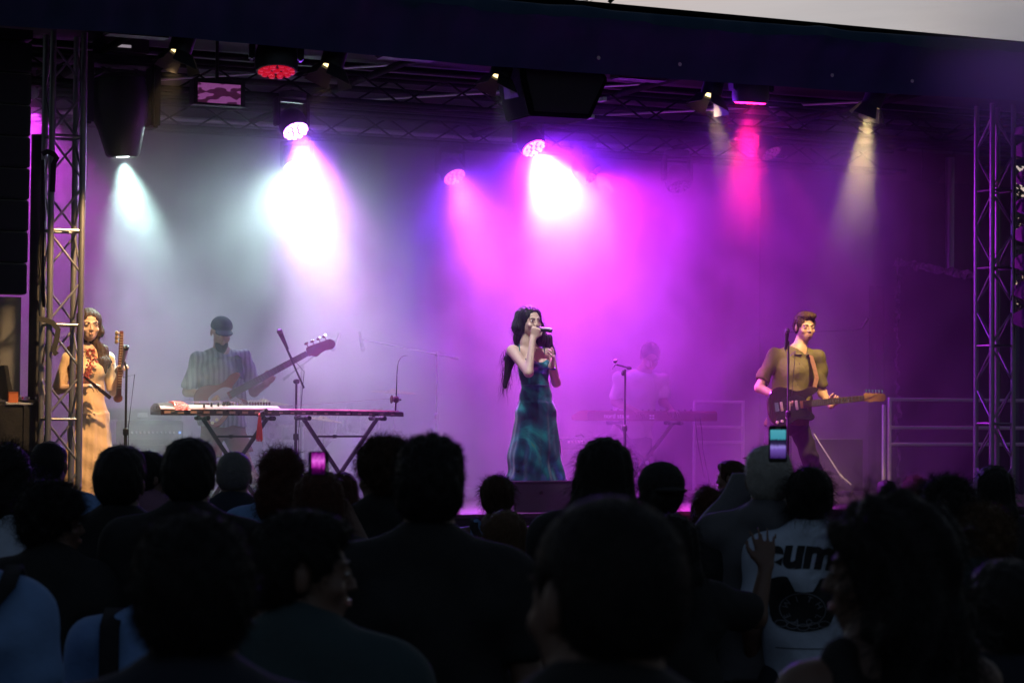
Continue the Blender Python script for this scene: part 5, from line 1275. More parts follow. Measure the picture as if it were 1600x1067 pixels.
# ------------------------------------------------------------------ microphones and stands
def mic(t, p, d, s=1.0, body=None):
    d = Vector(d).normalized(); p = Vector(p)
    MB().ball(p, 0.025*s, 12, 8).build('grille_ball', mat('mic_grille', (0.08, 0.08, 0.085), 0.4, metal=0.7, scale=200, bump=0.6), t, True)
    MB().lathe([(0.021*s, 0.016*s), (0.020*s, 0.03*s), (0.013*s, 0.14*s), (0.012*s, 0.165*s), (0.001, 0.166*s)], p, d, 12).build('mic_body', body or M_plastic, t, True)
def stand(label, base, z_top, boom=None, mic_at=None, mic_d=None, clip=True, r=0.0095, m=M_black, tripod=True, cable=True, body=None, rot=0.3, bs=1.0):
    t = thing('microphone_stand', V(base.x, base.y, FL), label, 'microphone stand', 'microphone stands')
    bar('pole', V(base.x, base.y, FL + 0.12), V(base.x, base.y, z_top), r, m, t)
    bar('lower_pole', V(base.x, base.y, FL + 0.08), V(base.x, base.y, FL + (z_top - FL)*0.55), r*1.45, m, t)
    MB().lathe([(r*1.5, 0), (r*2.4, 0.01), (r*2.4, 0.05), (r*1.2, 0.06)], V(base.x, base.y, FL + (z_top - FL)*0.55 - 0.02), V(0, 0, 1), 12).build('clutch', m, t, True)
    if tripod:
        for k in range(3):
            a = rot + k*2*math.pi/3
            MB().tube([V(base.x, base.y, FL + 0.18), V(base.x + 0.30*math.cos(a), base.y + 0.30*math.sin(a), FL + 0.015)], 0.009, 6).build('leg', m, t, True)
            MB().ball(V(base.x + 0.30*math.cos(a), base.y + 0.30*math.sin(a), FL + 0.013), 0.013, 8, 5).build('rubber_foot', M_rubber, t, True)
    else: MB().lathe([(0.13, 0), (0.13, 0.012), (0.03, 0.03), (0.012, 0.05)], V(base.x, base.y, FL), V(0, 0, 1), 20).build('round_base', m, t, True)
    head = V(base.x, base.y, z_top)
    if boom:
        a, b = boom
        MB().tube([a, b], 0.0085*bs, 8).build('boom_arm', m, t, True)
        MB().lathe([(0.02, -0.02), (0.022, 0), (0.02, 0.02)], head, V(0.2, -1, 0), 12).build('boom_clamp', m, t, True)
        MB().tube([a, a + (a - b).normalized()*0.07], 0.014*bs, 8).build('counterweight', m, t, True) if (a - head).length > 0.1 else None
        head = b
    if mic_at is not None:
        MB().tube([head, mic_at + Vector(mic_d).normalized()*0.10], 0.009, 6).build('mic_clip', m, t, True)
        mic(t, mic_at, mic_d, s=1.0 if bs == 1 else 0.7, body=body)
        if cable:
            e = mic_at + Vector(mic_d).normalized()*0.165
            mid = V(base.x + 0.03, base.y - 0.02, (e.z + z_top)/2 - 0.05)
            MB().tube([e, e + Vector(mic_d).normalized()*0.05 + V(0.02, 0, -0.03), mid + V(0.03, 0, 0.0), V(base.x + 0.018, base.y - 0.015, FL + (z_top - FL)*0.6), V(base.x + 0.02, base.y - 0.02, FL + 0.35), V(base.x + 0.05, base.y - 0.05, FL + 0.01)], 0.003, 6).build('mic_cable', M_cable, t, True)
    return t
P = lambda px, py, y: at(px, py, y)
stand('straight microphone stand with a silver microphone beside the upright lute', P(196, 700, 0.12), P(196, 575, 0.12).z, mic_at=P(197, 543, 0.10), mic_d=V(-0.1, 0.35, -1), body=mat('silver_mic_body', (0.55, 0.5, 0.55), 0.3, metal=0.8))
stand('boom microphone stand in front of the bassist, boom tilted down to the right', P(462, 700, 0.62), P(462, 596, 0.62).z, boom=(P(475, 606, 0.60), P(448, 545, 0.58)), mic_at=P(437, 518, 0.56), mic_d=P(446, 538, 0.58) - P(437, 518, 0.56), m=mat('satin_black_metal', (0.03, 0.03, 0.032), 0.35, metal=0.4))
t = stand('empty microphone stand with a clip on top, standing before the keyboard player', P(976, 700, 0.7), P(976, 577, 0.7).z, tripod=False)
c = P(976, 577, 0.7)
MB().tube([P(983, 575, 0.68), P(972, 572, 0.68), P(964, 570, 0.66)], 0.008, 6).build('cross_arm', M_black, t, True)
MB().lathe([(0.012, -0.02), (0.016, 0), (0.012, 0.02)], P(983, 575, 0.68), V(1, 0, 0), 10).build('thumb_screw', M_black, t, True)
MB().lathe([(0.010, 0), (0.020, 0.012), (0.020, 0.03)], P(962, 567, 0.66), V(-0.4, -0.3, 1), 10).build('mic_clip', M_black, t, True)
MB().tube([P(962, 569, .66), P(959, 573, .66), P(957, 577, .66)], 0.006, 6).build('hook', M_black, t, True)
MB().lathe([(0.012, 0), (0.02, 0.01), (0.02, 0.035), (0.01, 0.05)], P(974, 587, 0.68), V(0, 0, 1), 10).build('clamp_block', M_black, t, True)
stand('straight microphone stand with a black microphone in front of the guitarist', P(1231, 700, -0.28), P(1231, 533, -0.28).z, mic_at=P(1230, 517, -0.30), mic_d=V(0.05, 0.25, -1), tripod=False)
t = stand('boom stand behind the guitarist with its red lit leg showing', P(1262, 700, 1.9), P(1262, 517, 1.9).z, boom=(P(1240, 519, 1.9), P(1338, 516, 1.9)), mic_at=P(1355, 499, 1.86), mic_d=P(1337, 530, 1.9) - P(1356, 498, 1.86), cable=False, tripod=False, m=mat('grey_metal', (0.10, 0.10, 0.11), 0.4, metal=0.6), r=0.007, bs=0.5)
MB().tube([P(1272, 678, 0.8), P(1314, 744, 0.6), P(1330, 757, 0.55)], 0.0075, 8).build('slanting_leg', M_steel, t, True)
for a_, b_ in (((1312, 741), (1317, 747)), ((1320, 749), (1325, 754))):
    MB().tube([P(*a_, .6), P(*b_, .58)], 0.013, 8).build('leg_joint', M_steel, t, True)
# overhead microphones above the drums
M_grey_m = mat('grey_metal', (0.10, 0.10, 0.11), 0.4, metal=0.6)
stand('overhead boom microphone stand slanting up to the right above the drums', P(470, 700, 2.7), P(470, 573, 2.7).z, boom=(P(452, 586, 2.7), P(524, 531, 2.65)), mic_at=P(521, 545, 2.65), mic_d=P(536, 506, 2.65) - P(521, 545, 2.65), cable=False, m=M_grey_m)
stand('overhead boom microphone stand slanting down to the left above the drums', P(682, 700, 2.7), P(682, 553, 2.7).z, boom=(P(706, 558, 2.7), P(565, 530, 2.65)), mic_at=P(567, 545, 2.65), mic_d=P(559, 508, 2.65) - P(567, 545, 2.65), cable=False, m=M_grey_m)

# ------------------------------------------------------------------ drums
M_shell = mat('silver_drum_wrap', (0.35, 0.34, 0.36), 0.3, var=0.2, metal=0.3)
M_skin_d_ = mat('drum_skin', (0.65, 0.64, 0.62), 0.5)
M_brass = mat('cymbal_bronze', (0.55, 0.42, 0.18), 0.3, metal=1.0, var=0.15, scale=40)
def drum(c, r, dep, d, label, cat='drum', name='tom_drum'):
    c = Vector(c); d = Vector(d).normalized(); t = thing(name, c, label, cat, 'drums of the drum kit')
    MB().lathe([(r, 0), (r, dep)], c, d, 28).build('shell', M_shell, t, True)
    for h_ in (0.0, dep): MB().lathe([(r, -0.015), (r + 0.012, -0.012), (r + 0.012, 0.012), (r, 0.015)], c + d*h_, d, 28).build('hoop', M_chrome, t, True)
    MB().lathe([(r - 0.004, 0.0), (0.001, 0.002)], c + d*(dep + 0.006), d, 28).build('drum_head', M_skin_d_, t, True)
    x, y, _ = frame(d)
    for k in range(6):
        a = k*math.pi/3; q = c + (x*math.cos(a) + y*math.sin(a))*(r + 0.012)
        MB().tube([q + d*0.01, q + d*(dep - 0.01)], 0.006, 5).build('lug', M_chrome, t)
    if name != 'bass_drum':
        for k in range(3):
            a = k*2*math.pi/3 + .4; q = c + (x*math.cos(a) + y*math.sin(a))*(r + 0.02)
            MB().tube([V(q.x, q.y, c.z + 0.1), V(q.x, q.y, FL)], 0.008, 6).build('leg', M_chrome, t)
    return t
k0 = P(545, 715, 2.7)
drum(V(k0.x, 2.95, FL + 0.28), 0.28, 0.42, V(-0.1, -1, 0), 'bass drum facing the crowd under the slender zither', name='bass_drum')
drum(V(P(508, 690, 2.8).x, 2.9, FL + 0.60), 0.14, 0.20, V(0, -0.25, 1), 'smaller tom drum left of the bass drum top')
drum(V(P(572, 690, 2.8).x, 2.9, FL + 0.60), 0.16, 0.22, V(0, -0.25, 1), 'larger tom drum right of the bass drum top')
drum(V(P(612, 715, 2.8).x, 3.1, FL + 0.20), 0.20, 0.38, V(0, 0, 1), 'deep floor tom standing on the far side of the bass drum')
drum(V(P(468, 715, 2.8).x, 3.2, FL + 0.52), 0.17, 0.14, V(0, -0.1, 1), 'shallow snare drum under the overhead boom stand')
def cymbal(c, r, tilt, label):
    t = thing('cymbal', c, label, 'cymbal', 'cymbals of the drum kit')
    MB().lathe([(0.001, 0.03), (0.03, 0.028), (0.05, 0.012), (r*0.6, 0.004), (r, -0.006), (r, -0.009), (0.05, 0.008), (0.001, 0.02)], c, tilt, 32).build('disc', M_brass, t, True)
    MB().tube([c + V(0, 0, 0.05), V(c.x, c.y, FL + 0.25)], 0.010, 8).build('stand_pole', M_chrome, t, True)
    for k in range(3):
        a = k*2*math.pi/3 + 1; MB().tube([V(c.x, c.y, FL + 0.28), V(c.x + 0.26*math.cos(a), c.y + 0.26*math.sin(a), FL + 0.01)], 0.007, 6).build('leg', M_chrome, t, True)
cymbal(P(412, 628, 2.7), 0.23, V(0.05, -0.08, 1), 'crash cymbal just above the end of the long zither')
cymbal(P(505, 655, 2.6), 0.18, V(0.12, -0.06, 1), 'hi-hat cymbal showing under the slender zither')
cymbal(P(616, 612, 2.8), 0.22, V(0.03, -0.05, 1), 'thin crash cymbal in the smoke near the flexible rod')

# ------------------------------------------------------------------ amplifiers
M_tolex = mat('black_tolex', (0.018, 0.018, 0.02), 0.7, var=0.3, scale=120, bump=0.4)
M_grill = mat('charcoal_grille_cloth', (0.035, 0.037, 0.042), 0.8, var=0.3, scale=150, bump=0.3)
def amp_box(name, c, size, label, cat='amplifier'):
    t = thing(name, V(c.x, c.y, c.z - size[2]/2), label, cat)
    MB().box(c, size).build('cabinet', M_tolex, t, bevel=0.015)
    return t
ya = 2.6
a, b = P(192, 695, ya), P(291, 770, ya)
c = V((a.x + b.x)/2, ya + 0.2, (a.z + FL)/2); sz = (b.x - a.x, 0.4, a.z - FL - 0.004)
t = amp_box('bass_cabinet', c + V(0, 0, .001), sz, 'big dark bass speaker cabinet behind the woman in the yellow dress', 'speaker cabinet')
MB().box(c + V(0, -0.205, -0.01), (sz[0]*0.9, 0.012, sz[2]*0.84)).build('grille', M_grill, t)
lg = MB(); q0 = P(243, 676 + 0, ya - .02); cc = V(P(243, 700, ya).x, ya - 0.014, P(243, 718, ya).z)
lg.tube([cc + V(-0.05, 0, 0.015), cc + V(-0.015, 0, 0.005), cc + V(0.01, 0, 0.03), cc + V(0.0, 0, -0.02), cc + V(0.05, 0, -0.025)], 0.004, 5).tube([cc + V(-0.04, 0, -0.018), cc + V(0.0, 0, 0.0), cc + V(0.035, 0, 0.02)], 0.004, 5)
lg.build('badge', M_chrome, t, True)
a2, b2 = P(198, 656, ya), P(288, 692, ya)
c2 = V((a2.x + b2.x)/2, ya + 0.2, (a2.z + a.z)/2); s2 = (b2.x - a2.x, 0.34, a2.z - a.z - 0.006)
t = amp_box('bass_amplifier', c2, s2, 'bass amplifier with a row of knobs and a small blue light')
MB().box(c2 + V(0, -0.175, 0), (s2[0]*0.94, 0.01, s2[2]*0.6)).build('control_panel', mat('brushed_dark_panel', (0.12, 0.12, 0.13), 0.35, metal=0.7), t)
for k in range(11): MB().lathe([(0.012, 0), (0.010, 0.014), (0.001, 0.014)], c2 + V(-s2[0]*0.40 + k*s2[0]*0.072, -0.18, 0), V(0, -1, 0), 10).build('knob', M_steel, t, True)
MB().box(c2 + V(s2[0]*0.43, -0.182, 0.0), (0.016, 0.004, 0.02)).build('pilot_light', glow('blue_pilot', (0.15, 0.3, 1.0), 3.0), t)
c3 = V(P(226, 640, ya).x, ya + 0.25, a2.z + 0.075); 
t = thing('equipment_case', V(c3.x, c3.y, a2.z), 'pale grey case lying on top of the bass amplifier head', 'case')
MB().box(c3 + V(0, 0, -0.022), (0.72, 0.36, 0.10)).build('case_box', mat('grey_case_laminate', (0.20, 0.20, 0.21), 0.5), t, bevel=0.008)
MB().box(c3 + V(0, -0.183, 0.018), (0.73, 0.01, 0.014)).build('case_edge', M_alu, t); MB().box(c3 + V(0, -0.185, -0.03), (0.09, 0.012, 0.04)).build('case_latch', M_steel, t)
yc = 2.3
a, b = P(877, 684, yc), P(946, 755, yc)
c = V((a.x + b.x)/2, yc + 0.14, (a.z + FL)/2); sz = (b.x - a.x, 0.26, a.z - FL - 0.004)
t = amp_box('combo_amplifier', c, sz, 'small guitar combo amplifier on the floor behind the singer')
zc = a.z
MB().box((c.x, yc + 0.006, zc - 0.06), (sz[0]*0.94, 0.02, 0.075)).build('control_panel', mat('brushed_dark_panel', (0.12, 0.12, 0.13), 0.35, metal=0.7), t)
for k in range(7): MB().lathe([(0.011, 0), (0.010, 0.016), (0.001, 0.016)], V(P(888 + k*5.2, 690, yc).x, yc - 0.004, P(890, 690.5, yc).z), V(0, -1, 0), 10).build('knob', mat('cream_plastic', (0.55, 0.5, 0.42), 0.4), t, True)
MB().box((c.x, yc + 0.006, (zc - 0.11 + FL + 0.03)/2), (sz[0]*0.92, 0.016, zc - 0.11 - FL - 0.03)).build('grille', mat('silver_grille_cloth', (0.16, 0.15, 0.16), 0.8, var=0.3, scale=150), t)
q = P(883, 708, yc - .01)
MB().tube([q + V(0, 0, 0), q + V(0.012, 0, 0.018), q + V(0.004, 0, -0.012), q + V(0.022, 0, -0.012), q + V(0.030, 0, 0.008), q + V(0.034, 0, -0.008), q + V(0.046, 0, 0.006), q + V(0.058, 0, 0.0), q + V(0.066, 0, 0.010), q + V(0.085, 0, 0.016)], 0.003, 5).build('script_badge', M_chrome, t, True)
MB().tube([P(900, 681, yc + .1), P(908, 678, yc + .1), P(913, 682, yc + .1)], 0.008, 6).build('handle', M_rubber, t, True)
ye = 1.6
a, b = P(1272, 684, ye), P(1348, 775, ye)
t = thing('flight_case', V((a.x+b.x)/2, ye + .25, FL), 'dark flight case with a bright metal top edge behind the guitarist', 'case')
MB().box(((a.x+b.x)/2, ye + 0.25, (a.z + FL)/2 + 0.02), (b.x - a.x, 0.5, a.z - FL - 0.05)).build('case_box', M_black, t, bevel=0.004)
for dz in (0.0,): MB().box(((a.x+b.x)/2, ye - 0.004, a.z - 0.008), (b.x - a.x + 0.01, 0.012, 0.016)).build('edge_strip', M_alu, t)
for sx in (0.12, 0.88):
    for sy in (0.1, 0.4): MB().lathe([(0.028, -0.012), (0.03, 0), (0.028, 0.012)], V(a.x + (b.x-a.x)*sx, ye + sy, FL + 0.03), V(1, 0, 0), 12).build('caster', M_rubber, t, True)

# ------------------------------------------------------------------ keyboard
def text(s, size, m, parent, name, o, x, z, extrude=0.001, shear=0.0, align='LEFT', font_bold=0.0):
    cu = bpy.data.curves.new('t', 'FONT'); cu.body = s; cu.size = size; cu.extrude = extrude; cu.shear = shear; cu.align_x = align; cu.offset = font_bold
    tmp = bpy.data.objects.new('t', cu); COL.objects.link(tmp)
    bpy.context.view_layer.update()
    me = bpy.data.meshes.new_from_object(tmp.evaluated_get(bpy.context.evaluated_depsgraph_get()))
    bpy.data.objects.remove(tmp); bpy.data.curves.remove(cu)
    x = Vector(x).normalized(); z = Vector(z).normalized(); n = x.cross(z)
    base = org(parent)
    for v in me.vertices:
        c_ = v.co.copy(); v.co = Vector(o) + x*c_.x + z*c_.y + n*c_.z - base
    me.name = name
    return link_mesh(name, me, m, parent)
yk = 1.62
a, b = P(918, 641, yk), P(1121, 656, yk)
L_ = b.x - a.x; zk = a.z
t = thing('stage_keyboard', V((a.x+b.x)/2, yk, zk - 0.1), 'long red stage keyboard on a black stand in the magenta smoke', 'keyboard')
MB().quad_ring([[V(x, yk, zk - 0.012), V(x, yk + 0.03, zk), V(x, yk + 0.17, zk - 0.004), V(x, yk + 0.335, zk - 0.05), V(x, yk + 0.335, zk - 0.095), V(x, yk, zk - 0.095)] for x in (a.x, b.x)]).build('keyboard_case', mat('red_keyboard_lacquer', (0.14, 0.01, 0.012), 0.4), t, bevel=0.006)
kw = MB(); kb = MB()
for k in range(52):
    x = a.x + 0.06 + (L_ - 0.12)*(k + .5)/52
    kw.box((x, yk + 0.26, zk - 0.028), ((L_-.12)/52 - 0.0015, 0.145, 0.018))
    if k % 7 in (0, 1, 3, 4, 5) and k < 51: kb.box((x + (L_-.12)/104, yk + 0.235, zk - 0.016), (0.011, 0.09, 0.014))
o = kw.build('white_keys', mat('white_key_plastic', (0.75, 0.75, 0.73), 0.3), t); o['kind'] = 'stuff'
o = kb.build('black_keys', M_plastic, t); o['kind'] = 'stuff'
for k in range(14):
    MB().lathe([(0.009, 0), (0.008, 0.014), (0.001, 0.014)], V(a.x + 0.30 + k*0.065, yk + 0.09, zk - 0.002), V(0, 0, 1), 8).build('knob', M_plastic, t, True)
M_wt = mat('white_print', (0.7, 0.7, 0.7), 0.5)
text('nord stage', 0.062, M_wt, t, 'lettering', V(a.x + 0.17, yk - 0.0015, zk - 0.07), V(1, 0, 0), V(0, 0, 1))
for k in range(4): MB().box((a.x + 0.66 + (k % 2)*0.03, yk - 0.001, zk - 0.045 - (k//2)*0.025), (0.02, 0.004, 0.016)).build('socket', M_wt, t)
xstand(P(975, 660, yk).x, P(1066, 660, yk).x, zk - 0.097, yk + 0.17, 'black folding stand under the red stage keyboard', strap=False)
for pts, lb in (([(1086, 652), (1090, 690), (1100, 745)], 'thin cable hanging from the keyboard next to the rear guardrail'), ([(1094, 652), (1097, 678), (1098, 700), (1108, 752)], 'knotted thin cable hanging from the end of the keyboard')):
    t = thing('hanging_cable', P(*pts[0], yk - .02), lb, 'cable'); MB().tube([P(*p, yk - .02) for p in pts], 0.004, 6).build('cable', M_cable, t, True)

# ------------------------------------------------------------------ guardrails
def rail(xs, y, zs, label, posts, r=0.019):
    t = thing('guardrail', V(xs[0], y, FL), label, 'guardrail', 'guardrails on the stage')
    for z in zs: bar('rail', V(xs[0], y, z), V(xs[1], y, z), r, M_railpaint, t)
    for x, z in posts:
        bar('post', V(x, y, FL), V(x, y, z), r, M_railpaint, t); MB().box((x, y, FL + 0.006), (0.12, 0.12, 0.012)).build('base_plate', M_alu, t)
    return t
yr = 1.1
zs = [P(1400, py, yr).z for py in (624, 668, 694)]
x0 = P(1390, 650, yr).x
rail((x0, 6.0), yr, zs, 'front guardrail with three bright magenta lit rails beside the truss tower', [(x0, zs[0] + 0.02), (P(1381, 650, yr).x, zs[0] - 0.05), (5.9, zs[0] + 0.02)])
yr = 3.0
zs = [P(1120, py, yr).z for py in (628, 667, 691)]
x0, x1 = P(1085, 650, yr).x, P(1161, 650, yr).x
rail((x0, x1), yr, zs, 'faint rear guardrail in the smoke beyond the keyboard', [(x0, zs[0] + .01), (x1, zs[0] + .02)], 0.017)

# monitor wedge before the singer
ym = -0.62
a, b = P(804, 755, ym), P(906, 786, ym)
t = thing('monitor_wedge', V((a.x+b.x)/2, ym, FL), 'floor monitor loudspeaker lying at the stage edge before the singer', 'loudspeaker')
w_ = b.x - a.x; zt = a.z; 
MB().prism([(0, 0), (0.06, zt - FL - .004), (0.16, zt - FL), (0.42, 0.06), (0.42, 0)], V(a.x, ym, FL + 0.002), V(0, 1, 0), V(0, 0, 1), V(w_, 0, 0)).build('cabinet', mat('grey_monitor_paint', (0.05, 0.05, 0.055), 0.5, var=0.2, scale=90, bump=0.3), t, bevel=0.006)
gr = MB(); n_ = 44
for k in range(n_): gr.box((a.x + w_*(k + .5)/n_, ym + 0.11, zt + 0.006), (w_/n_*0.55, 0.10, 0.016))
gr.box((a.x + w_/2, ym + 0.11, zt - 0.002), (w_, 0.11, 0.012)); o = gr.build('grille', M_black, t)
q = P(848, 770, ym)
MB().lathe([(0.016, 0), (0.016, 0.006), (0.008, 0.006), (0.007, 0.002), (0.001, 0.002)], V(q.x, ym + 0.028, q.z), V(0, -1, 0.2), 14).build('pole_socket', M_black, t, True)

# ------------------------------------------------------------------ loudspeaker columns
def line_array(xl, w, y0, z_top, n, h_, dep, rear, label, tilt=0.02):
    t = thing('loudspeaker_column', V(xl + w/2, y0, z_top), label, 'loudspeaker column', 'hanging loudspeaker columns')
    for k in range(n):
        zc = z_top - (k + .5)*h_; yo = 0.012*k*k*tilt*5
        q = MB(); q.quad_ring([[V(x, y0 + yo, zc - h_*.47), V(x, y0 + yo, zc + h_*.47), V(x, y0 + dep*0.45 + yo, zc + h_*.47), V(x, y0 + dep + yo, zc + h_*rear), V(x, y0 + dep + yo, zc - h_*rear), V(x, y0 + dep*0.45 + yo, zc - h_*.47)] for x in (xl, xl + w)])
        q.build('speaker_box', M_black, t, bevel=0.006)
        MB().box((xl + w/2, y0 + yo - 0.005, zc), (w*0.94, 0.012, h_*0.84)).build('front_grille', M_cloth_black, t)
        if k: MB().box((xl + w*0.5, y0 + yo + dep*.2, zc + h_*.5), (w*1.02, 0.03, 0.012)).build('rigging_bar', M_steel, t)
    MB().box((xl + w/2, y0 + dep/2, z_top + 0.05), (w, dep*1.1, 0.07)).build('bumper_frame', M_black, t)
    bar('chain', V(xl + w/2, y0 + dep/2, z_top + 0.05), V(xl + w/2, y0 + dep/2, z_top + 0.6), 0.02, M_steel, t)
xr = at(47, 300, -0.5).x
zt = at(20, 64, -0.5).z; zb = at(20, 460, -0.5).z
line_array(xr - 0.72, 0.72, -0.5, zt, 8, (zt - zb)/8, 0.4, 0.40, 'tall black loudspeaker column hanging beside the first truss tower')
xl = at(1587, 300, -0.1).x
zt = at(1590, 214, -0.1).z; zb = at(1590, 520, -0.1).z
line_array(xl, 0.72, -0.6, zt, 7, (zt - zb)/7, 0.5, 0.18, 'black loudspeaker column at the edge of the picture with pale gaps between its boxes')

# ------------------------------------------------------------------ gear in the near wing
t = thing('grey_side_panel', at(14, 600, 0.9), 'plain grey panel standing in the wing below the loudspeaker column', 'panel')
a, b = at(-60, 462, 0.9), at(28, 790, 0.9)
MB().box(((a.x+b.x)/2, 0.9, (a.z + FL)/2), (b.x - a.x, 0.03, a.z - FL)).build('sheet', mat('grey_panel_cloth', (0.10, 0.10, 0.10), 0.9, var=0.15, scale=5), t)
yd = 0.15
a, b = at(-70, 632, yd), at(52, 632, yd)
t = thing('monitor_desk', V((a.x+b.x)/2, yd + .3, FL), 'black case used as a desk in the wing at the edge of the picture', 'desk')
MB().box(((a.x+b.x)/2, yd + 0.3, (a.z + FL)/2), (b.x - a.x, 0.6, a.z - FL)).build('case_box', M_black, t, bevel=0.008)
for sx in (0.1, 0.9): MB().box((a.x + (b.x-a.x)*sx, yd - 0.004, (a.z + FL)/2), (0.03, 0.012, a.z - FL)).build('edge_strip', M_black, t)
M_paper = mat('white_paper', (0.75, 0.74, 0.74), 0.8, var=0.05)
for (x0, x1, lb) in ((10, 27, 'white sheet edge on the wing desk, nearest the grey panel'), (28.5, 51, 'white sheet edge on the wing desk, nearest the truss tower')):
    p0, p1 = at(x0, 626, yd), at(x1, 626, yd)
    t = thing('paper_sheet', V(p0.x, yd, a.z), lb, 'paper')
    MB().prism([(0, 0), (p1.x - p0.x, 0), (p1.x - p0.x, 0.010), (0.0, 0.014)], V(p0.x, yd - 0.012, a.z + 0.004), V(1, 0, 0), V(0, -0.35, 1), V(0, 0.28, 0.01)).build('sheets', M_paper, t)
p = at(2, 622, yd + .1)
t = thing('laptop', V(p.x, yd + .15, a.z), 'open dark laptop on the desk in the wing, lid leaning back', 'laptop')
p0, p1 = at(20, 624, yd + .1), at(10, 571, yd + .1)
MB().prism([(0, 0), (p1.x - p0.x, p1.z - p0.z), (p1.x - p0.x - 0.03, p1.z - p0.z), (-0.035, 0)], V(p0.x, yd + 0.05, p0.z), V(1, 0, 0), V(0, 0, 1), V(0, 0.3, 0)).build('lid', M_plastic, t, bevel=0.003)
MB().box((p0.x - 0.16, yd + 0.2, a.z + 0.014), (0.32, 0.3, 0.02)).build('base', M_plastic, t, bevel=0.003)
p = at(20, 619, yd + .05)
t = thing('orange_box', V(p.x, yd + .06, a.z), 'small orange box on the desk in front of the laptop', 'box')
MB().box((p.x, yd + 0.06, a.z + 0.055), (0.075, 0.06, 0.075)).build('carton', mat('orange_card', (0.35, 0.09, 0.03), 0.7), t, bevel=0.003)
MB().box((p.x, yd + 0.06, a.z + 0.096), (0.077, 0.062, 0.008)).build('lid', mat('dark_orange_card', (0.25, 0.06, 0.025), 0.7), t)
t = thing('small_mixer', V(at(36, 620, yd).x, yd + .2, a.z), 'small mixing console with tiny lights on the desk in the wing', 'mixer')
c = V(at(40, 620, yd).x, yd + 0.24, a.z + 0.035)
MB().prism([(-.12, 0), (.12, 0), (.12, 0.06), (-.12, 0.03)], c - V(0, 0, .033), V(0, 1, 0), V(0, 0, 1), V(0.2, 0, 0)).build('console', M_plastic, t, bevel=0.004)
for k in range(8): MB().lathe([(0.007, 0), (0.006, 0.016), (0.001, 0.016)], c + V(0.02 + (k % 4)*0.05, -0.05 + (k//4)*0.09, 0.012 + (k//4)*0.012), V(0, 0, 1), 8).build('knob', M_steel if k % 3 else M_red_orn, t, True)
# strap tied round the first tower
M_web = mat('black_webbing', (0.014, 0.014, 0.015), 0.8)
for pts, lb in (([(66, 241), (74, 237), (84, 241), (89, 247), (84, 256), (82, 300)], 'black webbing strap knotted round the truss tower, upper of the two'), ([(58, 497), (70, 500), (82, 504), (91, 515), (88, 532), (84, 548), (89, 554)], 'black webbing strap hanging loose from the truss tower, lower of the two')):
    t = thing('webbing_strap', at(*pts[0], -0.04), lb, 'strap', 'straps on the truss tower')
    A = [at(*p, -0.045) + V(0, 0, 0.022) for p in pts]; B = [at(*p, -0.045) - V(0, 0, 0.022) for p in pts]
    if True:
        for i in range(len(pts)):
            d = (at(*pts[min(i+1, len(pts)-1)], -.045) - at(*pts[max(0, i-1)], -.045)).normalized(); w = V(-d.z, 0, d.x)*0.02
            A[i] = at(*pts[i], -0.045) + w; B[i] = at(*pts[i], -0.045) - w
    q = MB(); q.quad_ring([[a_, b_, b_ + V(0, 0.005, 0), a_ + V(0, 0.005, 0)] for a_, b_ in zip(A, B)]); q.build('webbing', M_web, t)
for pts in ([(64, 250), (66, 330), (61, 400), (66, 480)],):
    t = thing('cable_bundle', at(*pts[0], 0.02), 'dark cables running down the outer side of the truss tower', 'cable')
    for k in range(3): MB().tube([at(px + 2.2*k + math.sin(py*.03 + k)*2, py, 0.06) for px, py in pts], 0.009, 7).build('cable', M_cable, t, True)

# crowd barrier
bc = at(592, 830, -4.6)
t = thing('crowd_barrier', V(bc.x, -4.6, 0), 'steel crowd barrier with upright bars in front of the stage', 'barrier', 'crowd barriers before the stage')
def barrier(t, x0, x1, y, h_=1.08):
    for z in (h_, 0.18): bar('rail', V(x0, y, z), V(x1, y, z), 0.019, M_steel, t)
    for x in (x0, x1): bar('post', V(x, y, 0.02), V(x, y, h_), 0.019, M_steel, t); MB().box((x, y, 0.012), (0.05, 0.5, 0.02)).build('foot', M_steel, t)
    n_ = 17
    for k in range(1, n_): bar('upright', V(x0 + (x1-x0)*k/n_, y, 0.18), V(x0 + (x1-x0)*k/n_, y, h_), 0.008, M_steel, t, 6)
hb = bc.z
barrier(t, bc.x - 1.0, bc.x + 1.1, -4.6, hb)
for k, lb in ((-2, 'steel crowd barrier hidden behind the crowd nearest the first truss tower'), (2.2, 'steel crowd barrier hidden behind the crowd before the keyboard player')):
    c = copy_tree(t); c.location.x += (2.15 if k > 0 else -2.15); c['label'] = lb

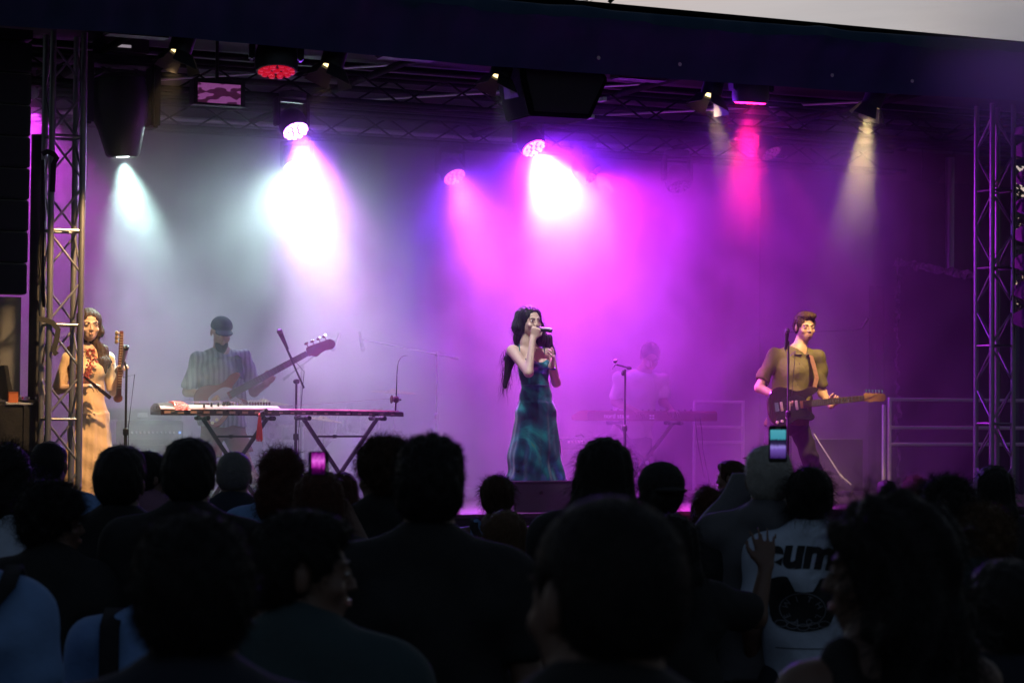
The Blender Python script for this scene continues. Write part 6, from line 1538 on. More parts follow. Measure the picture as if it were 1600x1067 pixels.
# ------------------------------------------------------------------ beyond the stage
M_leaf = mat('dusk_foliage', (0.035, 0.06, 0.02), 0.7, var=0.5, scale=3)
M_bark = mat('bark', (0.06, 0.045, 0.035), 0.9, var=0.3, scale=20, bump=0.6)
def tree(p, h_, cr, label, seed, n=2600):
    rn = random.Random(seed); p = Vector(p)
    t = thing('tree', p, label, 'tree', 'trees behind the stage')
    tr_ = MB(); tr_.tube([p, p + V(0.1, 0, h_*.25), p + V(0, 0.1, h_*.5), p + V(0.1, 0, h_*.8)], [0.22, 0.17, 0.13, 0.05], 9)
    cl = []
    for k in range(11):
        a = rn.uniform(0, 6.28); z0 = h_*rn.uniform(.3, .6); r_ = cr*rn.uniform(.45, .95); e = p + V(r_*math.cos(a), r_*math.sin(a), h_*rn.uniform(.5, .95))
        tr_.tube([p + V(0, 0, z0), (p + V(0, 0, z0)).lerp(e, .5) + V(0, 0, .2), e], [0.07, 0.04, 0.012], 6); cl.append((e, cr*rn.uniform(.3, .5)))
    cl.append((p + V(0, 0, h_*.95), cr*.4))
    tr_.build('trunk', M_bark, t, True)
    lf = MB()
    for k in range(n):
        c_, r_ = rn.choice(cl); d = V(rn.gauss(0, 1), rn.gauss(0, 1), rn.gauss(0, .8)); q = c_ + d.normalized()*r_*rn.uniform(.35, 1.05)
        a = V(rn.uniform(-1, 1), rn.uniform(-1, 1), rn.uniform(-.8, .3)).normalized()*rn.uniform(.10, .2); b_ = a.cross(V(rn.uniform(-1, 1), rn.uniform(-1, 1), 1)).normalized()*a.length*.45
        i = len(lf.v); lf.v += [tuple(q), tuple(q + a*.5 + b_), tuple(q + a), tuple(q + a*.5 - b_)]; lf.f.append((i, i+1, i+2, i+3))
    o = lf.build('crown', M_leaf, t)
tp = far(852, 2, 44)
tree(V(tp.x, tp.y, 0), tp.z + .12, 2.6, 'leafy tree whose top twigs peep over the middle of the stage roof', 3)
for k, (px, dist, h_, r_, lb) in enumerate(((1612, 52, 6.6, 2.6, 'dark tree added to dim the sky between the boxes of the far loudspeaker column'), (1720, 46, 6.5, 2.8, 'dark tree standing beyond the far loudspeaker column'), (1800, 40, 7.5, 3.2, 'larger dark tree off to the side of the far loudspeaker column'), (-120, 48, 7, 3, 'dark tree standing beyond the near wing'), (300, 60, 6.0, 3, 'dark tree far behind the bassist, hidden by the curtain'))):
    q = far(px, 630, dist); tree(V(q.x, q.y, 0), h_, r_, lb, 10 + k, 1500 if k else 9000)  # the first, densest tree is added to dim bright sky behind the boxes
# dark teal container in the yard beyond the stage
p0 = at(1583, 700, 6.0)
t = thing('storage_container', V(p0.x + 3, 6, 0), 'dark teal ribbed storage container beyond the far truss tower', 'container')
cx, cyy = p0.x + 3.0, 7.2; M_teal = mat('dark_teal_steel', (0.05, 0.10, 0.13), 0.5, var=0.3, scale=3)
hh = at(1590, 500, 6.0).z
rib = [(i*0.12 + o_, (0.0 if j else 0.05)) for i in range(50) for o_, j in ((0, 0), (0.04, 0), (0.06, 1), (0.10, 1))]
MB().prism([(a_, -b_) for a_, b_ in rib] + [(6.0, 2.4), (0, 2.4)], V(cx - 3, cyy - 1.2, 0.15), V(1, 0, 0), V(0, 1, 0), V(0, 0, hh - .15)).build('body', M_teal, t)
MB().box((cx, cyy, hh + .02), (6.1, 2.5, 0.1)).build('roof', M_teal, t)
for z in (0.1,): MB().box((cx, cyy, z), (6.06, 2.46, 0.16)).build('base', M_black, t)
# ------------------------------------------------------------------ the crowd, seen from behind
TOSTAGE = math.atan2(0.419, 0.908)          # bodies face the stage: heading measured from +Y towards +X
CACHE = {}
def cbody(kind, turn, arms, h=0.011):
    """local coordinates: feet at z = 0, facing +Y, 1.72 m tall"""
    key = ('body', kind, round(turn, 2), arms, h)
    if key in CACHE: return CACHE[key]
    fem = kind == 'f'; sw = 0.165 if fem else 0.195
    sl, sr = V(-sw, 0.0, 1.40), V(sw, 0.0, 1.40); nb = V(0, 0.0, 1.47)
    F = V(math.sin(turn), math.cos(turn), 0)
    hd = Head(V(0, 0.02, 1.598), F, 0.225)
    armj = {'down': ((V(-sw-.06, -0.02, 1.12), V(-sw-.03, 0.12, 0.90)), (V(sw+.06, -0.02, 1.12), V(sw+.03, 0.12, 0.90))),
            'front': ((V(-sw-.05, 0.05, 1.12), V(-0.10, 0.26, 1.10)), (V(sw+.05, 0.05, 1.12), V(0.10, 0.26, 1.10))),
            'phone': ((V(-sw-.03, 0.24, 1.32), V(-0.05, 0.40, 1.58)), (V(sw+.03, 0.24, 1.32), V(0.06, 0.40, 1.58))),
            'raise': ((V(-sw-.06, -0.02, 1.12), V(-sw-.03, 0.12, 0.90)), (V(sw+.16, 0.12, 1.33), V(sw+.20, 0.16, 1.52)))}[arms]
    f = Field((-0.55, -0.32, 0), (0.55, 0.58, 1.86), h); hd.carve(f, fem)
    cw = 0.14 if fem else 0.165
    f.seg(hd.p(0, -0.02, -0.06), nb, 0.048 if fem else 0.06, 0.052 if fem else 0.066, 0.02)
    f.chain([sl, nb + V(0, 0, -0.035), sr], [0.046, 0.062, 0.046], 0.04)
    f.chain([nb, V(0, 0, 1.30), V(0, 0, 1.10), V(0, 0, 0.95)], [(0.08, 0.06), (cw, 0.10), (cw*.86, 0.09), (cw, 0.11)], 0.03, right=(1, 0, 0))
    for sg in (-1, 1):
        f.chain([V(sg*.09, 0, 0.90), V(sg*.10, 0.02, 0.48), V(sg*.11, -0.02, 0.09)], [0.09, 0.055, 0.04], 0.02); f.seg(V(sg*.11, -0.05, 0.04), V(sg*.12, 0.16, 0.03), 0.036, 0.03, 0.03)
    for s_, (e_, w_), sg in ((sl, armj[0], -1), (sr, armj[1], 1)):
        f.chain([s_, e_, w_], [0.048, 0.040, 0.026], 0.02)
        dr = (w_ - e_).normalized()
        if arms == 'raise' and sg == 1: hand(f, w_, V(-0.05, 0.25, 1), V(0, 1, 0), [0.15, 0.2, 0.15, 0.25], 1.0, 0.1, 0.22, tside=1, rad=0.0095)
        elif arms == 'phone': hand(f, w_, V(-sg*0.5, 0.3, 1), V(-sg, 0.2, 0), 0.5, 1.0, 0.5, 0.05, tside=-sg if False else 1, rad=0.010)
        else: hand(f, w_, dr, V(-sg, 0.3, 0), 0.5, 1.0, 0.4, 0.05, tside=1, rad=0.011)
    CACHE[key] = (f.mesh('body'), hd, (sl, sr, nb, armj, cw)); return CACHE[key]
def cshirt(kind, arms, style, info, hd, h=0.012):
    key = ('shirt', kind, arms, style)
    if key in CACHE: return CACHE[key]
    sl, sr, nb, armj, cw = info
    f = Field((-0.55, -0.32, 0.75), (0.55, 0.5, 1.62), h)
    if style == 'tank':
        f.chain([V(0, 0, 1.33), V(0, 0, 1.10), V(0, 0, 0.88)], [(cw+.016, 0.116), (cw*.86+.018, 0.108), (cw+.02, 0.13)], 0.03, right=(1, 0, 0))
        for sg in (-1, 1): f.chain([V(sg*.10, -0.09, 1.34), V(sg*.105, -0.02, 1.465), V(sg*.09, 0.09, 1.36)], [0.014]*3, 0.01)
        f.half(V(0, 0, 1.36), V(0, 0, 1)) if False else None
    else:
        f.chain([sl, nb + V(0, 0, -0.035), sr], [0.057, 0.072, 0.057], 0.04)
        f.chain([nb + V(0, 0, -0.02), V(0, 0, 1.30), V(0, 0, 1.10), V(0, 0, 0.86)], [(0.095, 0.072), (cw+.018, 0.118), (cw*.94+.018, 0.115), (cw+.028, 0.14)], 0.03, right=(1, 0, 0))
        f.ell(nb + V(0, 0.045, 0.07), (0.06, 0.075, 0.055), k=0.01, op='sub')
        ln = 1.0 if style == 'long' else 0.62
        for s_, (e_, w_) in ((sl, armj[0]), (sr, armj[1])):
            d = e_ - s_; e = s_ + d*ln; f.seg(s_, e, 0.058, 0.064, 0.025)
            if style == 'long': f.seg(e_, w_, 0.060, 0.042, 0.02)
            else: f.ell(e + d.normalized()*0.08, 0.08, k=0.004, op='sub')
        if style == 'long': f.chain([V(-.07, -.06, 1.46), V(0, -0.10, 1.45), V(.07, -.06, 1.46)], [0.03, 0.035, 0.03], 0.03)
    f.half(V(0, 0, 0.87), V(0, 0, -1))
    f.warp(lambda X, Y, Z: 0.009*np.sin(14*(Z + 0.7*X) + 2*np.sin(9*X) + 2*np.sin(5*Z)) + 0.004*np.sin(31*(Z - 0.8*X) + 3*Y) - 0.013 - 0.005*np.sqrt(np.abs(np.sin(11*(Z + 0.6*X) + 2.5*np.sin(6*X + 3*Y)))))
    CACHE[key] = f.mesh('shirt'); return CACHE[key]
def ctrousers():
    if 'tr' in CACHE: return CACHE['tr']
    f = Field((-0.3, -0.25, 0), (0.3, 0.3, 1.0), 0.014)
    f.seg(V(0, 0, 0.93), V(0, 0, 0.86), (0.175, 0.125), (0.18, 0.13), 0.02, right=(1, 0, 0))
    for sg in (-1, 1): f.chain([V(sg*.09, 0, 0.88), V(sg*.10, 0.02, 0.48), V(sg*.11, -0.02, 0.08)], [0.105, 0.078, 0.066], 0.03)
    CACHE['tr'] = f.mesh('trousers'); return CACHE['tr']
HM = {}
def chair_mesh(style, hd, seed=0, fine=False):
    h = 0.006 if fine else 0.009
    f = Field((-0.26, -0.26, 1.15), (0.26, 0.26, 1.92), h)
    k = hd.k; A = (hd.R, hd.F, hd.U); fz = None
    ears = lambda: [f.ell(hd.p(sg*0.082, -0.008, -0.012), (0.022*k, 0.026*k, 0.042*k), A, 0.004, op='sub') for sg in (-1, 1)]
    if style in ('buzz', 'bald'):
        hd.cap(f, 1.0 if style == 'buzz' else 0.975); ears(); f.half(hd.p(0, 0, -0.06), -hd.U)
        fz = (9000 if fine else 1800, 0.012, 0.0006, 0.2, 0.001, 0.6) if style == 'buzz' else (500, 0.008, 0.0007, 0.2, 0.001, 0.6)
        if style == 'bald': f.ell(hd.p(0, 0.02, 0.10), (0.07*k, 0.08*k, 0.055*k), A, 0.01, op='sub')
    elif style == 'short':
        hd.cap(f, 1.06); f.ell(hd.p(0, 0.01, 0.085), (0.075*k, 0.088*k, 0.045*k), A, 0.02); ears(); f.half(hd.p(0, 0, -0.072), -hd.U)
        f.warp(lambda X, Y, Z: 0.003*np.sin(120*X + 50*Z)*np.sin(110*Y + 40*Z)); fz = (7000 if fine else 1200, 0.022, 0.0008, 0.6, 0.003, 0.5)
    elif style == 'flat':
        hd.cap(f, 1.04); f.ell(hd.p(0, 0.015, 0.085), (0.083*k, 0.098*k, 0.062*k), A, 0.015); ears(); f.half(hd.p(0, 0, -0.068), -hd.U)
        f.warp(lambda X, Y, Z: 0.006*np.sin(95*X + 1)*np.sin(90*Y + 2)*np.sin(80*Z)); fz = (4000, 0.018, 0.0010, 0.2, 0.006, 0.9)
    elif style == 'curly':
        hd.cap(f, 1.14); f.ell(hd.p(0, -0.01, 0.06), (0.100*k, 0.112*k, 0.092*k), A, 0.02); f.half(hd.p(0, 0, -0.082), -hd.U)
        f.warp(lambda X, Y, Z: 0.012*np.sin(85*X + seed)*np.sin(80*Y + seed*2)*np.sin(75*Z)); fz = (3600, 0.038, 0.0010, 0.4, 0.016, 0.8)
    elif style == 'wave':
        hd.cap(f, 1.12); f.chain([hd.p(0, -0.06, 0.02), hd.p(0, -0.085, -0.10), hd.p(0, -0.075, -0.19)], [(0.085, 0.06), (0.098, 0.06), (0.07, 0.04)], 0.03, right=hd.R)
        f.warp(lambda X, Y, Z: 0.007*np.sin(70*X + 3*np.sin(25*Z) + seed)*np.sin(30*Z)); fz = (2200, 0.06, 0.0012, 1.2, 0.014, 0.6)
    elif style == 'long':
        hd.cap(f, 1.07); f.chain([hd.p(0, -0.05, 0.03), hd.p(0, -0.072, -0.10), hd.p(0, -0.085, -0.24), hd.p(0, -0.09, -0.36)], [(0.083, 0.06), (0.098, 0.055), (0.105, 0.05), (0.06, 0.025)], 0.03, right=hd.R)
        for sg in (-1, 1): f.chain([hd.p(sg*0.06, -0.01, 0.0), hd.p(sg*0.078, -0.015, -0.11), hd.p(sg*0.085, -0.04, -0.22)], [0.035, 0.036, 0.03], 0.03)
        f.warp(lambda X, Y, Z: 0.003*np.sin(190*X + 2*np.sin(12*Z)) + 0.002*np.sin(160*Y)); fz = (1800, 0.10, 0.001, 2.0, 0.008, 0.25)
    elif style == 'longfull':
        hd.cap(f, 1.2); f.chain([hd.p(0, -0.03, 0.03), hd.p(0, -0.06, -0.10), hd.p(0, -0.08, -0.24), hd.p(0, -0.085, -0.38)], [(0.115, 0.085), (0.135, 0.085), (0.15, 0.08), (0.10, 0.04)], 0.03, right=hd.R)
        f.warp(lambda X, Y, Z: 0.006*np.sin(90*X + 3*np.sin(15*Z)) + 0.005*np.sin(85*Y + 2*np.sin(17*Z))); fz = (3200, 0.09, 0.0011, 1.3, 0.016, 0.5)
    elif style == 'updo':
        hd.cap(f, 1.08); f.ell(hd.p(0, -0.075, 0.055), (0.07*k, 0.06*k, 0.075*k), A, 0.02); f.half(hd.p(0, 0, -0.085), -hd.U)
        f.warp(lambda X, Y, Z: 0.005*np.sin(90*X + 40*Z)*np.sin(90*Y)); fz = (1100, 0.07, 0.001, 1.4, 0.014, 0.35)
    elif style == 'bun':
        hd.cap(f, 1.06); f.ell(hd.p(0, -0.105, -0.01), (0.048*k, 0.042*k, 0.045*k), A, 0.012); f.half(hd.p(0, 0, -0.085), -hd.U); fz = (900, 0.04, 0.001, 1.0, 0.01, 0.35)
        f.warp(lambda X, Y, Z: 0.003*np.sin(150*X)*np.sin(140*Z))
    o = f.mesh('hair'); ob = bpy.data.objects.new('hair', o); COL.objects.link(ob)
    if fz: fuzz(ob, *fz[:5], seed, fz[5])
    bpy.data.objects.remove(ob)
    return o
def cmat(name, col, **kw): return mat(name, col, kw.pop('rough', 0.85), var=0.15, bump=0.15, bscale=60, scale=20, **kw)
C_black = cmat('black_jersey', (0.010, 0.010, 0.011)); C_navy = cmat('navy_jersey', (0.012, 0.016, 0.03)); C_white = cmat('white_jersey', (0.48, 0.57, 0.70)); C_blue = cmat('pale_blue_jersey', (0.17, 0.31, 0.58))
C_teal = cmat('dark_teal_jersey', (0.03, 0.055, 0.06)); C_grey = cmat('grey_jersey', (0.11, 0.11, 0.12)); C_plum = cmat('plum_jersey', (0.20, 0.10, 0.16)); C_den = cmat('dark_denim', (0.02, 0.025, 0.04))
H_grey = mat('grey_hair', (0.10, 0.095, 0.09), 0.5, var=0.4, scale=60, bump=0.4, bscale=120); H_white = mat('silver_hair', (0.32, 0.31, 0.28), 0.5, var=0.3, scale=60, bump=0.4, bscale=120)
H_red = mat('auburn_hair', (0.06, 0.018, 0.01), 0.55, spec=0.2, var=0.5, scale=60, bump=0.4, bscale=120); H_fair = mat('brown_blonde_hair', (0.09, 0.05, 0.025), 0.55, spec=0.2, var=0.5, scale=60, bump=0.4, bscale=120)
HEADS = {}
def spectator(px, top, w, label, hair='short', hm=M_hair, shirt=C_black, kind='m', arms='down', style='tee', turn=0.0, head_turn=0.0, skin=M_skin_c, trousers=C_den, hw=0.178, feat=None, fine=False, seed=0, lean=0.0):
    dist = hw*FPX/w
    c = far(px, top, dist); topz = c.z
    me, hd, info = cbody(kind, head_turn, arms, 0.009 if fine else 0.011)
    Ht = {'curly': 1.745, 'longfull': 1.745, 'flat': 1.742, 'wave': 1.735}.get(hair, 1.725)
    s = topz / Ht
    root = thing('person', (0, 0, 0), label, 'person', 'people in the audience seen from behind')
    link_mesh('body', me, skin, root) if not me.materials else None
    if len(root.children) == 0:
        o = bpy.data.objects.new('body', me if me.materials[0] == skin else me.copy()); COL.objects.link(o); o.parent = root
        if me.materials[0] != skin: o.data.materials[0] = skin
    def add(name, mesh, m):
        mm = mesh
        if mesh.materials and mesh.materials[0] != m: mm = CACHE.setdefault((mesh.name, m.name), None) or mesh.copy(); CACHE[(mesh.name, m.name)] = mm; mm.materials.clear()
        if not mm.materials: mm.materials.append(m)
        o = bpy.data.objects.new(name, mm); COL.objects.link(o); o.parent = root; return o
    sh = add('shirt', cshirt(kind, arms, style, info, hd), shirt)
    add('trousers', ctrousers(), trousers)
    if hair in ('beanie', 'cap'):
        f = Field((-0.2, -0.25, 1.4), (0.2, 0.25, 1.85), 0.006); k = hd.k; A = (hd.R, hd.F, hd.U)
        f.ell(hd.p(0, -0.015, 0.045), (0.092*k, 0.106*k, 0.086*k), A, 0.01); f.half(hd.p(0, 0, 0.0 if hair == 'beanie' else 0.025), -hd.U)
        if hair == 'cap': f.ell(hd.p(0.03, -0.125, 0.022), (0.065*k, 0.06*k, 0.012*k), A, 0.012); f.ell(hd.p(0, -0.10, 0.04), (0.03*k, 0.02*k, 0.018*k), A, 0.004, op='sub')
        else: f.seg(hd.p(-0.08, -0.05, 0.01), hd.p(0.08, -0.05, 0.01), 0.012, 0.012, 0.01)
        f.warp(lambda X, Y, Z: 0.0015*np.sin(260*np.arctan2(Y, X)/6.28*2))
        add('cap', f.mesh('cap'), C_black); add('hair', HEADS.setdefault(('short', round(head_turn, 2), False, 0), None) or HEADS.__setitem__(('short', round(head_turn, 2), False, 0), chair_mesh('bun', hd, 0)) or HEADS[('short', round(head_turn, 2), False, 0)], hm)
    else:
        key = (hair, round(head_turn, 2), fine, seed)
        if key not in HEADS: HEADS[key] = chair_mesh(hair, hd, seed, fine)
        add('hair', HEADS[key], hm)
    if feat: hd.features(root, brow=hm)
    root.rotation_euler = (0, lean, -(TOSTAGE + turn))
    root.scale = (s, s, s)
    hl = Matrix.Rotation(-(TOSTAGE + turn), 3, 'Z') @ (Matrix.Rotation(lean, 3, 'Y') @ (V(0, 0.02, 1.70)*s))
    root.location = (c.x - hl.x, c.y - hl.y, 0)
    return root, hd, s
def local(root, mb_fn, name, m, smooth=True):
    """adds a piece in the person's own coordinates"""
    mb = MB(); mb_fn(mb)
    me = mb.mesh(name, smooth); b = bmesh.new(); b.from_mesh(me); bmesh.ops.recalc_face_normals(b, faces=b.faces); b.to_mesh(me); b.free()
    return link_mesh(name, me, m, root)
def strap(root, side=1, cross=False, m=C_black, wid=0.022, out=1.0):
    sx = side*out
    pts = [V(sx*.14, 0.13, 1.10), V(sx*.125, 0.135, 1.28), V(sx*.12, 0.075, 1.42), V(sx*.12, 0.0, 1.475), V(sx*.12, -0.07, 1.43), V(sx*(.11 if not cross else .03), -0.135, 1.28), V(sx*(.11 if not cross else -.10), -0.145, 1.10), V(sx*(.11 if not cross else -.2), -0.12, 0.95)]
    pts = [V(p.x, p.y*1.16, p.z + (0.02 if p.z > 1.4 else 0)) for p in pts]
    def fn(q):
        q.quad_ring([[p + V(-wid, 0, 0), p + V(wid, 0, 0), p + V(wid, 0, 0) + o_, p + V(-wid, 0, 0) + o_] for p, o_ in zip(pts, [V(0, .008, 0), V(0, .008, 0), V(0, .005, .006), V(0, 0, .008), V(0, -.005, .006), V(0, -.008, 0), V(0, -.008, 0), V(0, -.008, 0)])])
    return local(root, fn, 'bag_strap', m)

spectator(79, 684, 62, 'bald person in a pale blue t-shirt standing before the foot of the truss tower', 'bald', M_hair, C_blue, turn=0.1)
spectator(14, 690, 70, 'dark haired person at the picture edge beside the bald person in pale blue', 'wave', M_hair, C_white, 'f')
r_, hd_, s_ = spectator(84, 752, 98, 'person with curly gathered hair looking sideways before the broad person in black', 'curly', M_hair, C_black, 'f', head_turn=1.1, feat=True, seed=1, turn=0.15, hw=0.20)
r_, hd_, s_ = spectator(-78, 745, 112, 'person in a pale blue shirt with a slanting black strap, head out of the picture', 'short', M_hair, C_blue, seed=28); strap(r_, 1, True, out=1.45)
spectator(190, 698, 88, 'broad person in a black t-shirt with the hem of the yellow dress beside the head', 'short', M_hair, C_black, skin=M_skin_c, seed=2, turn=0.1, hw=0.19)
spectator(236, 704, 62, 'person in plum wedged between two dark heads under the end of the long zither', 'bun', M_hair, C_plum, 'f', head_turn=1.0, feat=True)
spectator(297, 686, 92, 'dark short haired person under the left end of the folding stand', 'short', M_hair, C_black, seed=3, hw=0.19)
spectator(367, 703, 62, 'grey cropped person in front of the legs of the bassist', 'buzz', H_grey, C_navy)
spectator(441, 697, 76, 'woman with wavy hair edged magenta in a pale blue shirt', 'wave', H_red, C_blue, 'f', seed=4, hw=0.20)
spectator(500, 733, 86, 'woman with smooth long hair filming the stage with a phone', 'long', H_red, C_black, 'f', arms='phone', hw=0.19)
spectator(536, 737, 56, 'woman with long auburn hair half hidden behind the woman filming', 'long', H_red, C_black, 'f', seed=5, hw=0.19)
spectator(600, 684, 84, 'person with wispy brown curls just left of the tall broad man', 'curly', M_hair_b, C_black, head_turn=-0.9, feat=True, seed=6, hw=0.20)
spectator(672, 681, 114, 'tall broad man with flat topped hair in the middle of the crowd', 'flat', M_hair, C_black, fine=True, seed=7, hw=0.185)
r_, hd_, s_ = spectator(304, 806, 198, 'large cropped head close to the camera above a dark navy collar', 'short', M_hair, C_navy, fine=True, seed=8, hw=0.182, turn=-0.1)
r_, hd_, s_ = spectator(252, 836, 104, 'short person in a pale blue shirt with dark strap, hidden behind the large cropped head', 'short', M_hair, C_blue, seed=29); strap(r_, -1, wid=0.03, out=1.15)
spectator(476, 800, 158, 'large head close to the camera turned to show a nose, dark teal shirt', 'short', M_hair, C_teal, head_turn=1.2, feat=True, fine=True, seed=9, hw=0.20, turn=0.2)
r_, hd_, s_ = spectator(777, 742, 62, 'woman with pinned up hair and black strap on blue top by monitor wedge', 'updo', M_hair_b, C_blue, 'f', style='tank', seed=10, hw=0.185); strap(r_, -1, True)
spectator(790, 796, 82, 'woman with loose brown blonde hair beside the largest head', 'long', H_fair, C_black, 'f', seed=11, hw=0.19)
spectator(942, 766, 246, 'largest head of the crowd, cropped hair, below the singer', 'buzz', M_hair, C_black, fine=True, seed=12, hw=0.186, head_turn=-0.35, turn=-0.2)
spectator(944, 683, 88, 'person with a smooth rounded dark head below the keyboard', 'long', M_hair, C_black, 'f', seed=13, hw=0.19)
spectator(1033, 722, 80, 'person wearing a black cap backwards below the keyboard stand', 'cap', M_hair, C_black, 'm', hw=0.19)
spectator(1105, 758, 56, 'short person with reddish hair beside the backwards cap', 'wave', H_red, C_black, 'f', seed=14, hw=0.20)
spectator(1142, 720, 50, 'man in profile whose face is edged pink by the stage light', 'short', M_hair_b, C_black, head_turn=-1.15, feat=True, seed=15, hw=0.20)
spectator(1200, 698, 78, 'silver haired person in a grey hooded top holding up a phone', 'short', H_white, C_grey, arms='phone', style='long', seed=16, hw=0.185)
tee, tee_hd, tee_s = spectator(1264, 730, 86, 'dark haired woman in a white t-shirt with a black printed emblem on its back', 'updo', M_hair, C_white, 'f', seed=17, hw=0.20, lean=0.0)
r_, hd_, s_ = spectator(1384, 763, 205, 'large head with full dark hair close to the camera, bare shoulder with a thin strap', 'longfull', M_hair, C_black, 'f', style='tank', fine=True, seed=18, hw=0.225, head_turn=-0.9, feat=True, turn=-0.35)
spectator(1429, 745, 46, 'person with small curly head catching pink light behind the dark heads', 'curly', H_fair, C_plum, 'f', seed=19, hw=0.21)
spectator(1385, 751, 40, 'small dark head far off before the guardrail posts', 'short', M_hair, C_black, seed=20)
spectator(1478, 744, 92, 'person with bushy dark hair under the lowest rail of the guardrail', 'curly', M_hair, C_black, seed=21, hw=0.215)
spectator(1551, 727, 66, 'person with smooth dark hair standing before the far truss tower', 'long', M_hair, C_black, 'f', seed=22, hw=0.19)
spectator(1536, 790, 92, 'person with tousled brown curls, face turned aside, under the far truss tower', 'curly', H_fair, C_teal, head_turn=-1.0, feat=True, seed=23, hw=0.21)
spectator(1612, 800, 60, 'person in a plum top cut off by the edge of the picture', 'wave', M_hair, C_plum, 'f', seed=24, hw=0.2)
spectator(1575, 876, 150, 'person in navy with head low at the corner of the picture', 'short', M_hair, C_navy, seed=25, hw=0.19)
spectator(1052, 802, 96, 'person with long dark hair raising an open hand', 'long', M_hair, C_black, 'f', arms='raise', seed=26, hw=0.2)
# phones held up
def phone(px0, px1, py0, py1, dist, label, screen, wide_land=False):
    a, b = far(px0, py0, dist), far(px1, py1, dist)
    x = (CM @ V(1, 0, 0)); z = (CM @ V(0, 1, 0)); n = (CM @ V(0, 0, 1))
    c = (a + b)/2; w_ = (b - a).dot(x); h_ = (a - b).dot(z); M = Matrix((x, n, z)).transposed()
    t = thing('smartphone', c, label, 'phone', 'phones held up by the audience')
    MB().box(c, (w_, 0.008, h_), M).build('phone_body', M_plastic, t, bevel=0.003)
    return t, c, x, n, z, w_, h_, M
def screen_mat(name, kind):
    m = bpy.data.materials.new(name); m.use_nodes = True; t = m.node_tree; t.nodes.clear()
    o = N(t, 'ShaderNodeOutputMaterial'); e = N(t, 'ShaderNodeEmission'); e.inputs['Strength'].default_value = 0.9
    c = N(t, 'ShaderNodeTexCoord'); sep = N(t, 'ShaderNodeSeparateXYZ'); t.links.new(c.outputs['Generated'], sep.inputs[0])
    r = N(t, 'ShaderNodeValToRGB'); els = r.color_ramp.elements
    nz = N(t, 'ShaderNodeTexNoise'); nz.inputs['Scale'].default_value = 6 if kind == 'pink' else 9; nz.inputs['Detail'].default_value = 3; t.links.new(c.outputs['Generated'], nz.inputs['Vector'])
    ad = N(t, 'ShaderNodeMath', operation='MULTIPLY_ADD'); ad.inputs[1].default_value = 0.45 if kind == 'pink' else 0.12; t.links.new(nz.outputs['Fac'], ad.inputs[0])
    sb = N(t, 'ShaderNodeMath', operation='SUBTRACT'); sb.inputs[1].default_value = 0.22 if kind == 'pink' else 0.06; t.links.new(sep.outputs['Z'], sb.inputs[0]); t.links.new(sb.outputs[0], ad.inputs[2]); t.links.new(ad.outputs[0], r.inputs['Fac'])
    if kind == 'pink': stops = [(0.0, (0.01, 0.0, 0.02)), (0.22, (0.06, 0.0, 0.06)), (0.42, (0.55, 0.03, 0.5)), (0.62, (0.9, 0.15, 0.85)), (0.82, (0.35, 0.02, 0.35)), (1.0, (0.05, 0.0, 0.06))]
    else: stops = [(0.0, (0.03, 0.01, 0.10)), (0.30, (0.16, 0.08, 0.42)), (0.40, (0.30, 0.22, 0.7)), (0.50, (0.03, 0.02, 0.08)), (0.64, (0.01, 0.01, 0.03)), (0.68, (0.05, 0.30, 0.40)), (1.0, (0.08, 0.38, 0.48))]
    els[0].position, els[0].color = stops[0][0], (*stops[0][1], 1); els[1].position, els[1].color = stops[-1][0], (*stops[-1][1], 1)
    for p, q in stops[1:-1]: k = els.new(p); k.color = (*q, 1)
    t.links.new(r.outputs['Color'], e.inputs['Color']); t.links.new(e.outputs[0], o.inputs['Surface'])
    return m
t, c, x, n, z, w_, h_, M = phone(482, 514, 705, 742, 6.7, 'dark phone held sideways showing a small magenta picture of the stage', None)
MB().box(c + n*0.0045 - x*0.001, (w_*0.64, 0.001, h_*0.94), M).build('screen', screen_mat('magenta_screen', 'pink'), t)
for k in range(3): MB().box(c + n*0.0048 + x*w_*0.42 - z*h_*(0.05 + 0.12*k), (0.003, 0.001, 0.003), M).build('screen_icon', glow('grey_icon', (0.4, 0.4, 0.4), 0.5), t)
t, c, x, n, z, w_, h_, M = phone(1201, 1230, 665, 722, 7.4, 'upright phone with a turquoise and violet picture above the silver hair', None)
MB().box(c + n*0.0045 + z*h_*0.0, (w_*0.84, 0.001, h_*0.78), M).build('screen', screen_mat('turquoise_screen', 'blue'), t)
MB().box(c + n*0.0048 + z*h_*0.435, (w_*0.25, 0.001, h_*0.025), M).build('earpiece', M_steel, t)
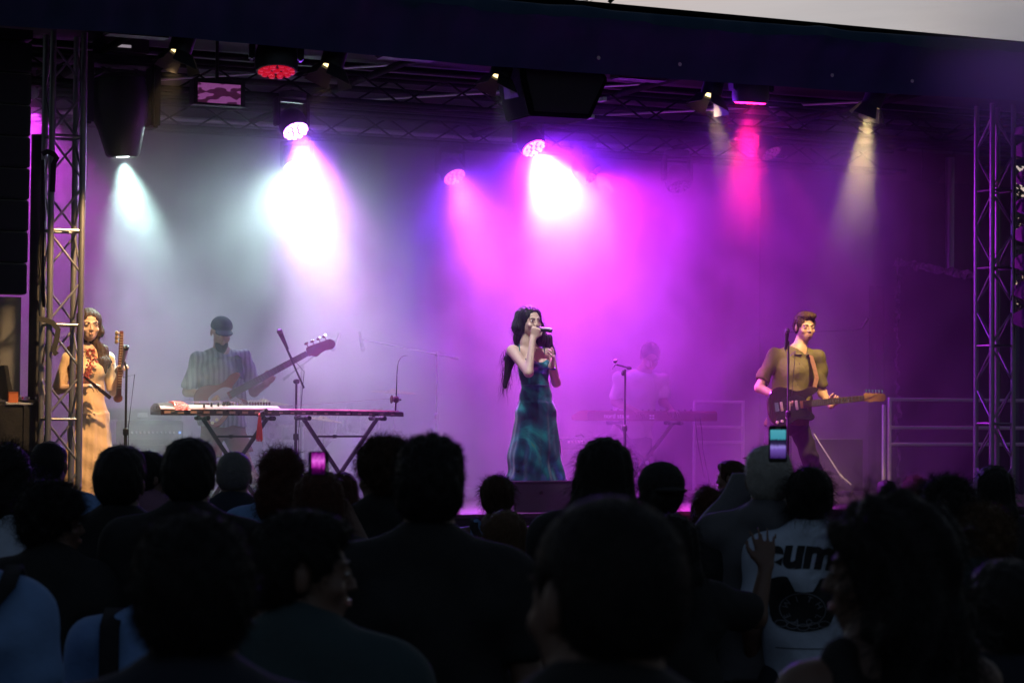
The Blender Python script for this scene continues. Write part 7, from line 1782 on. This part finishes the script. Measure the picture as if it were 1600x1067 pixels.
# printed back of the white t-shirt, laid on the cloth
from mathutils.bvhtree import BVHTree
def prints():
    sh = [c for c in tee.children if c.name.startswith('shirt')][0]
    dg = sh.data; bv = BVHTree.FromPolygons([v.co for v in dg.vertices], [tuple(p.vertices) for p in dg.polygons])
    def onto(pts):
        out = []
        for x, z in pts:
            h_ = bv.ray_cast(V(x, -0.6, z), V(0, 1, 0))
            out.append((h_[0] + V(0, -0.004, 0)) if h_[0] else V(x, -0.15, z))
        return out
    def lay(me_src, name, m, x0, z0, arc=0.0, off=0.0):
        b = bmesh.new(); b.from_mesh(me_src)
        bmesh.ops.triangulate(b, faces=b.faces)
        for _ in range(4): bmesh.ops.subdivide_edges(b, edges=[e for e in b.edges if e.calc_length() > 0.011], cuts=1); bmesh.ops.triangulate(b, faces=b.faces)
        for v in b.verts:
            x, z = x0 + v.co.x, z0 + v.co.y - arc*(v.co.x**2)
            p = onto([(x, z)])[0]; v.co = p + V(0, -off, 0)
        me = bpy.data.meshes.new(name); b.to_mesh(me); b.free(); bpy.data.meshes.remove(me_src)
        return link_mesh(name, me, m, tee)
    def txt(s, size, shear, offset=0.0, align='CENTER'):
        cu = bpy.data.curves.new('t', 'FONT'); cu.body = s; cu.size = size; cu.shear = shear; cu.align_x = align; cu.offset = offset
        tmp = bpy.data.objects.new('t', cu); COL.objects.link(tmp); bpy.context.view_layer.update()
        me = bpy.data.meshes.new_from_object(tmp.evaluated_get(bpy.context.evaluated_depsgraph_get())); bpy.data.objects.remove(tmp); bpy.data.curves.remove(cu); return me
    ink = mat('black_ink', (0.012, 0.012, 0.014), 0.8); pale = mat('pale_ink', (0.20, 0.21, 0.24), 0.8)
    lay(txt('eum', 0.155, 0.25, 0.007), 'lettering', ink, -0.06, 1.355, 0.6)
    def poly(pts, name, m, off):
        b = bmesh.new(); n_ = 14
        me = bpy.data.meshes.new('t'); vs = [(0, 0, 0)] + [(p[0], p[1], 0) for p in pts]; me.from_pydata(vs, [], [(0, i+1, (i+1) % len(pts) + 1) for i in range(len(pts))]); b.free()
        return me
    el = lambda rx, rz, n_=36: [(rx*math.cos(2*math.pi*i/n_), rz*math.sin(2*math.pi*i/n_)) for i in range(n_)]
    cx, cz = -0.04, 1.205
    crest = smooth_outline([(-.125, .02), (-.128, .085), (-.105, .105), (-.06, .110), (-.045, .065), (-.02, .055), (.02, .055), (.05, .065), (.065, .105), (.11, .100), (.128, .07), (.125, .0), (.105, -.06), (.07, -.085), (.0, -.095), (-.07, -.085), (-.11, -.06)], 3)
    lay(poly(crest, 'crest', ink, 0), 'printed_emblem', ink, cx, cz)
    def ring(rx, rz, wd):
        n_ = 48; vs = []; fs = []
        for i in range(n_):
            a = 2*math.pi*i/n_
            vs += [((rx)*math.cos(a), rz*math.sin(a), 0), ((rx + wd)*math.cos(a), (rz + wd)*math.sin(a), 0)]
            j = (i+1) % n_; fs.append((2*i, 2*i+1, 2*j+1, 2*j))
        me = bpy.data.meshes.new('t'); me.from_pydata(vs, [], fs); return me
    lay(ring(0.082, 0.060, 0.0035), 'emblem_ring', pale, cx, cz - 0.012, off=0.001)
    for i, chx in enumerate('WITH'):
        a = math.radians(150 - i*40); m_ = txt(chx, 0.034, 0); rot = Matrix.Rotation(a - math.pi/2, 4, 'Z'); m_.transform(Matrix.Translation((0.056*math.cos(a), 0.036*math.sin(a) - 0.012, 0)) @ rot); lay(m_, 'emblem_letter', pale, cx, cz - 0.006, off=0.001)
    for i, chx in enumerate('EVOL'):
        a = math.radians(205 + i*43); m_ = txt(chx, 0.032, 0); rot = Matrix.Rotation(a - math.pi/2, 4, 'Z'); m_.transform(Matrix.Translation((0.052*math.cos(a), 0.030*math.sin(a) - 0.010, 0)) @ rot); lay(m_, 'emblem_letter', pale, cx, cz - 0.010, off=0.001)
    for k in range(5):
        m_ = ring(0.020, 0.010, 0.003); lay(m_, 'emblem_scroll', pale, cx - 0.08 + 0.04*k, cz - 0.078 + 0.006*abs(k-2), off=0.001)
    me = bpy.data.meshes.new('t'); me.from_pydata([(-.10, .0, 0), (.10, 0, 0), (.10, .003, 0), (-.10, .003, 0)], [], [(0, 1, 2, 3)]); lay(me, 'printed_line', ink, cx, cz - 0.16)
prints()
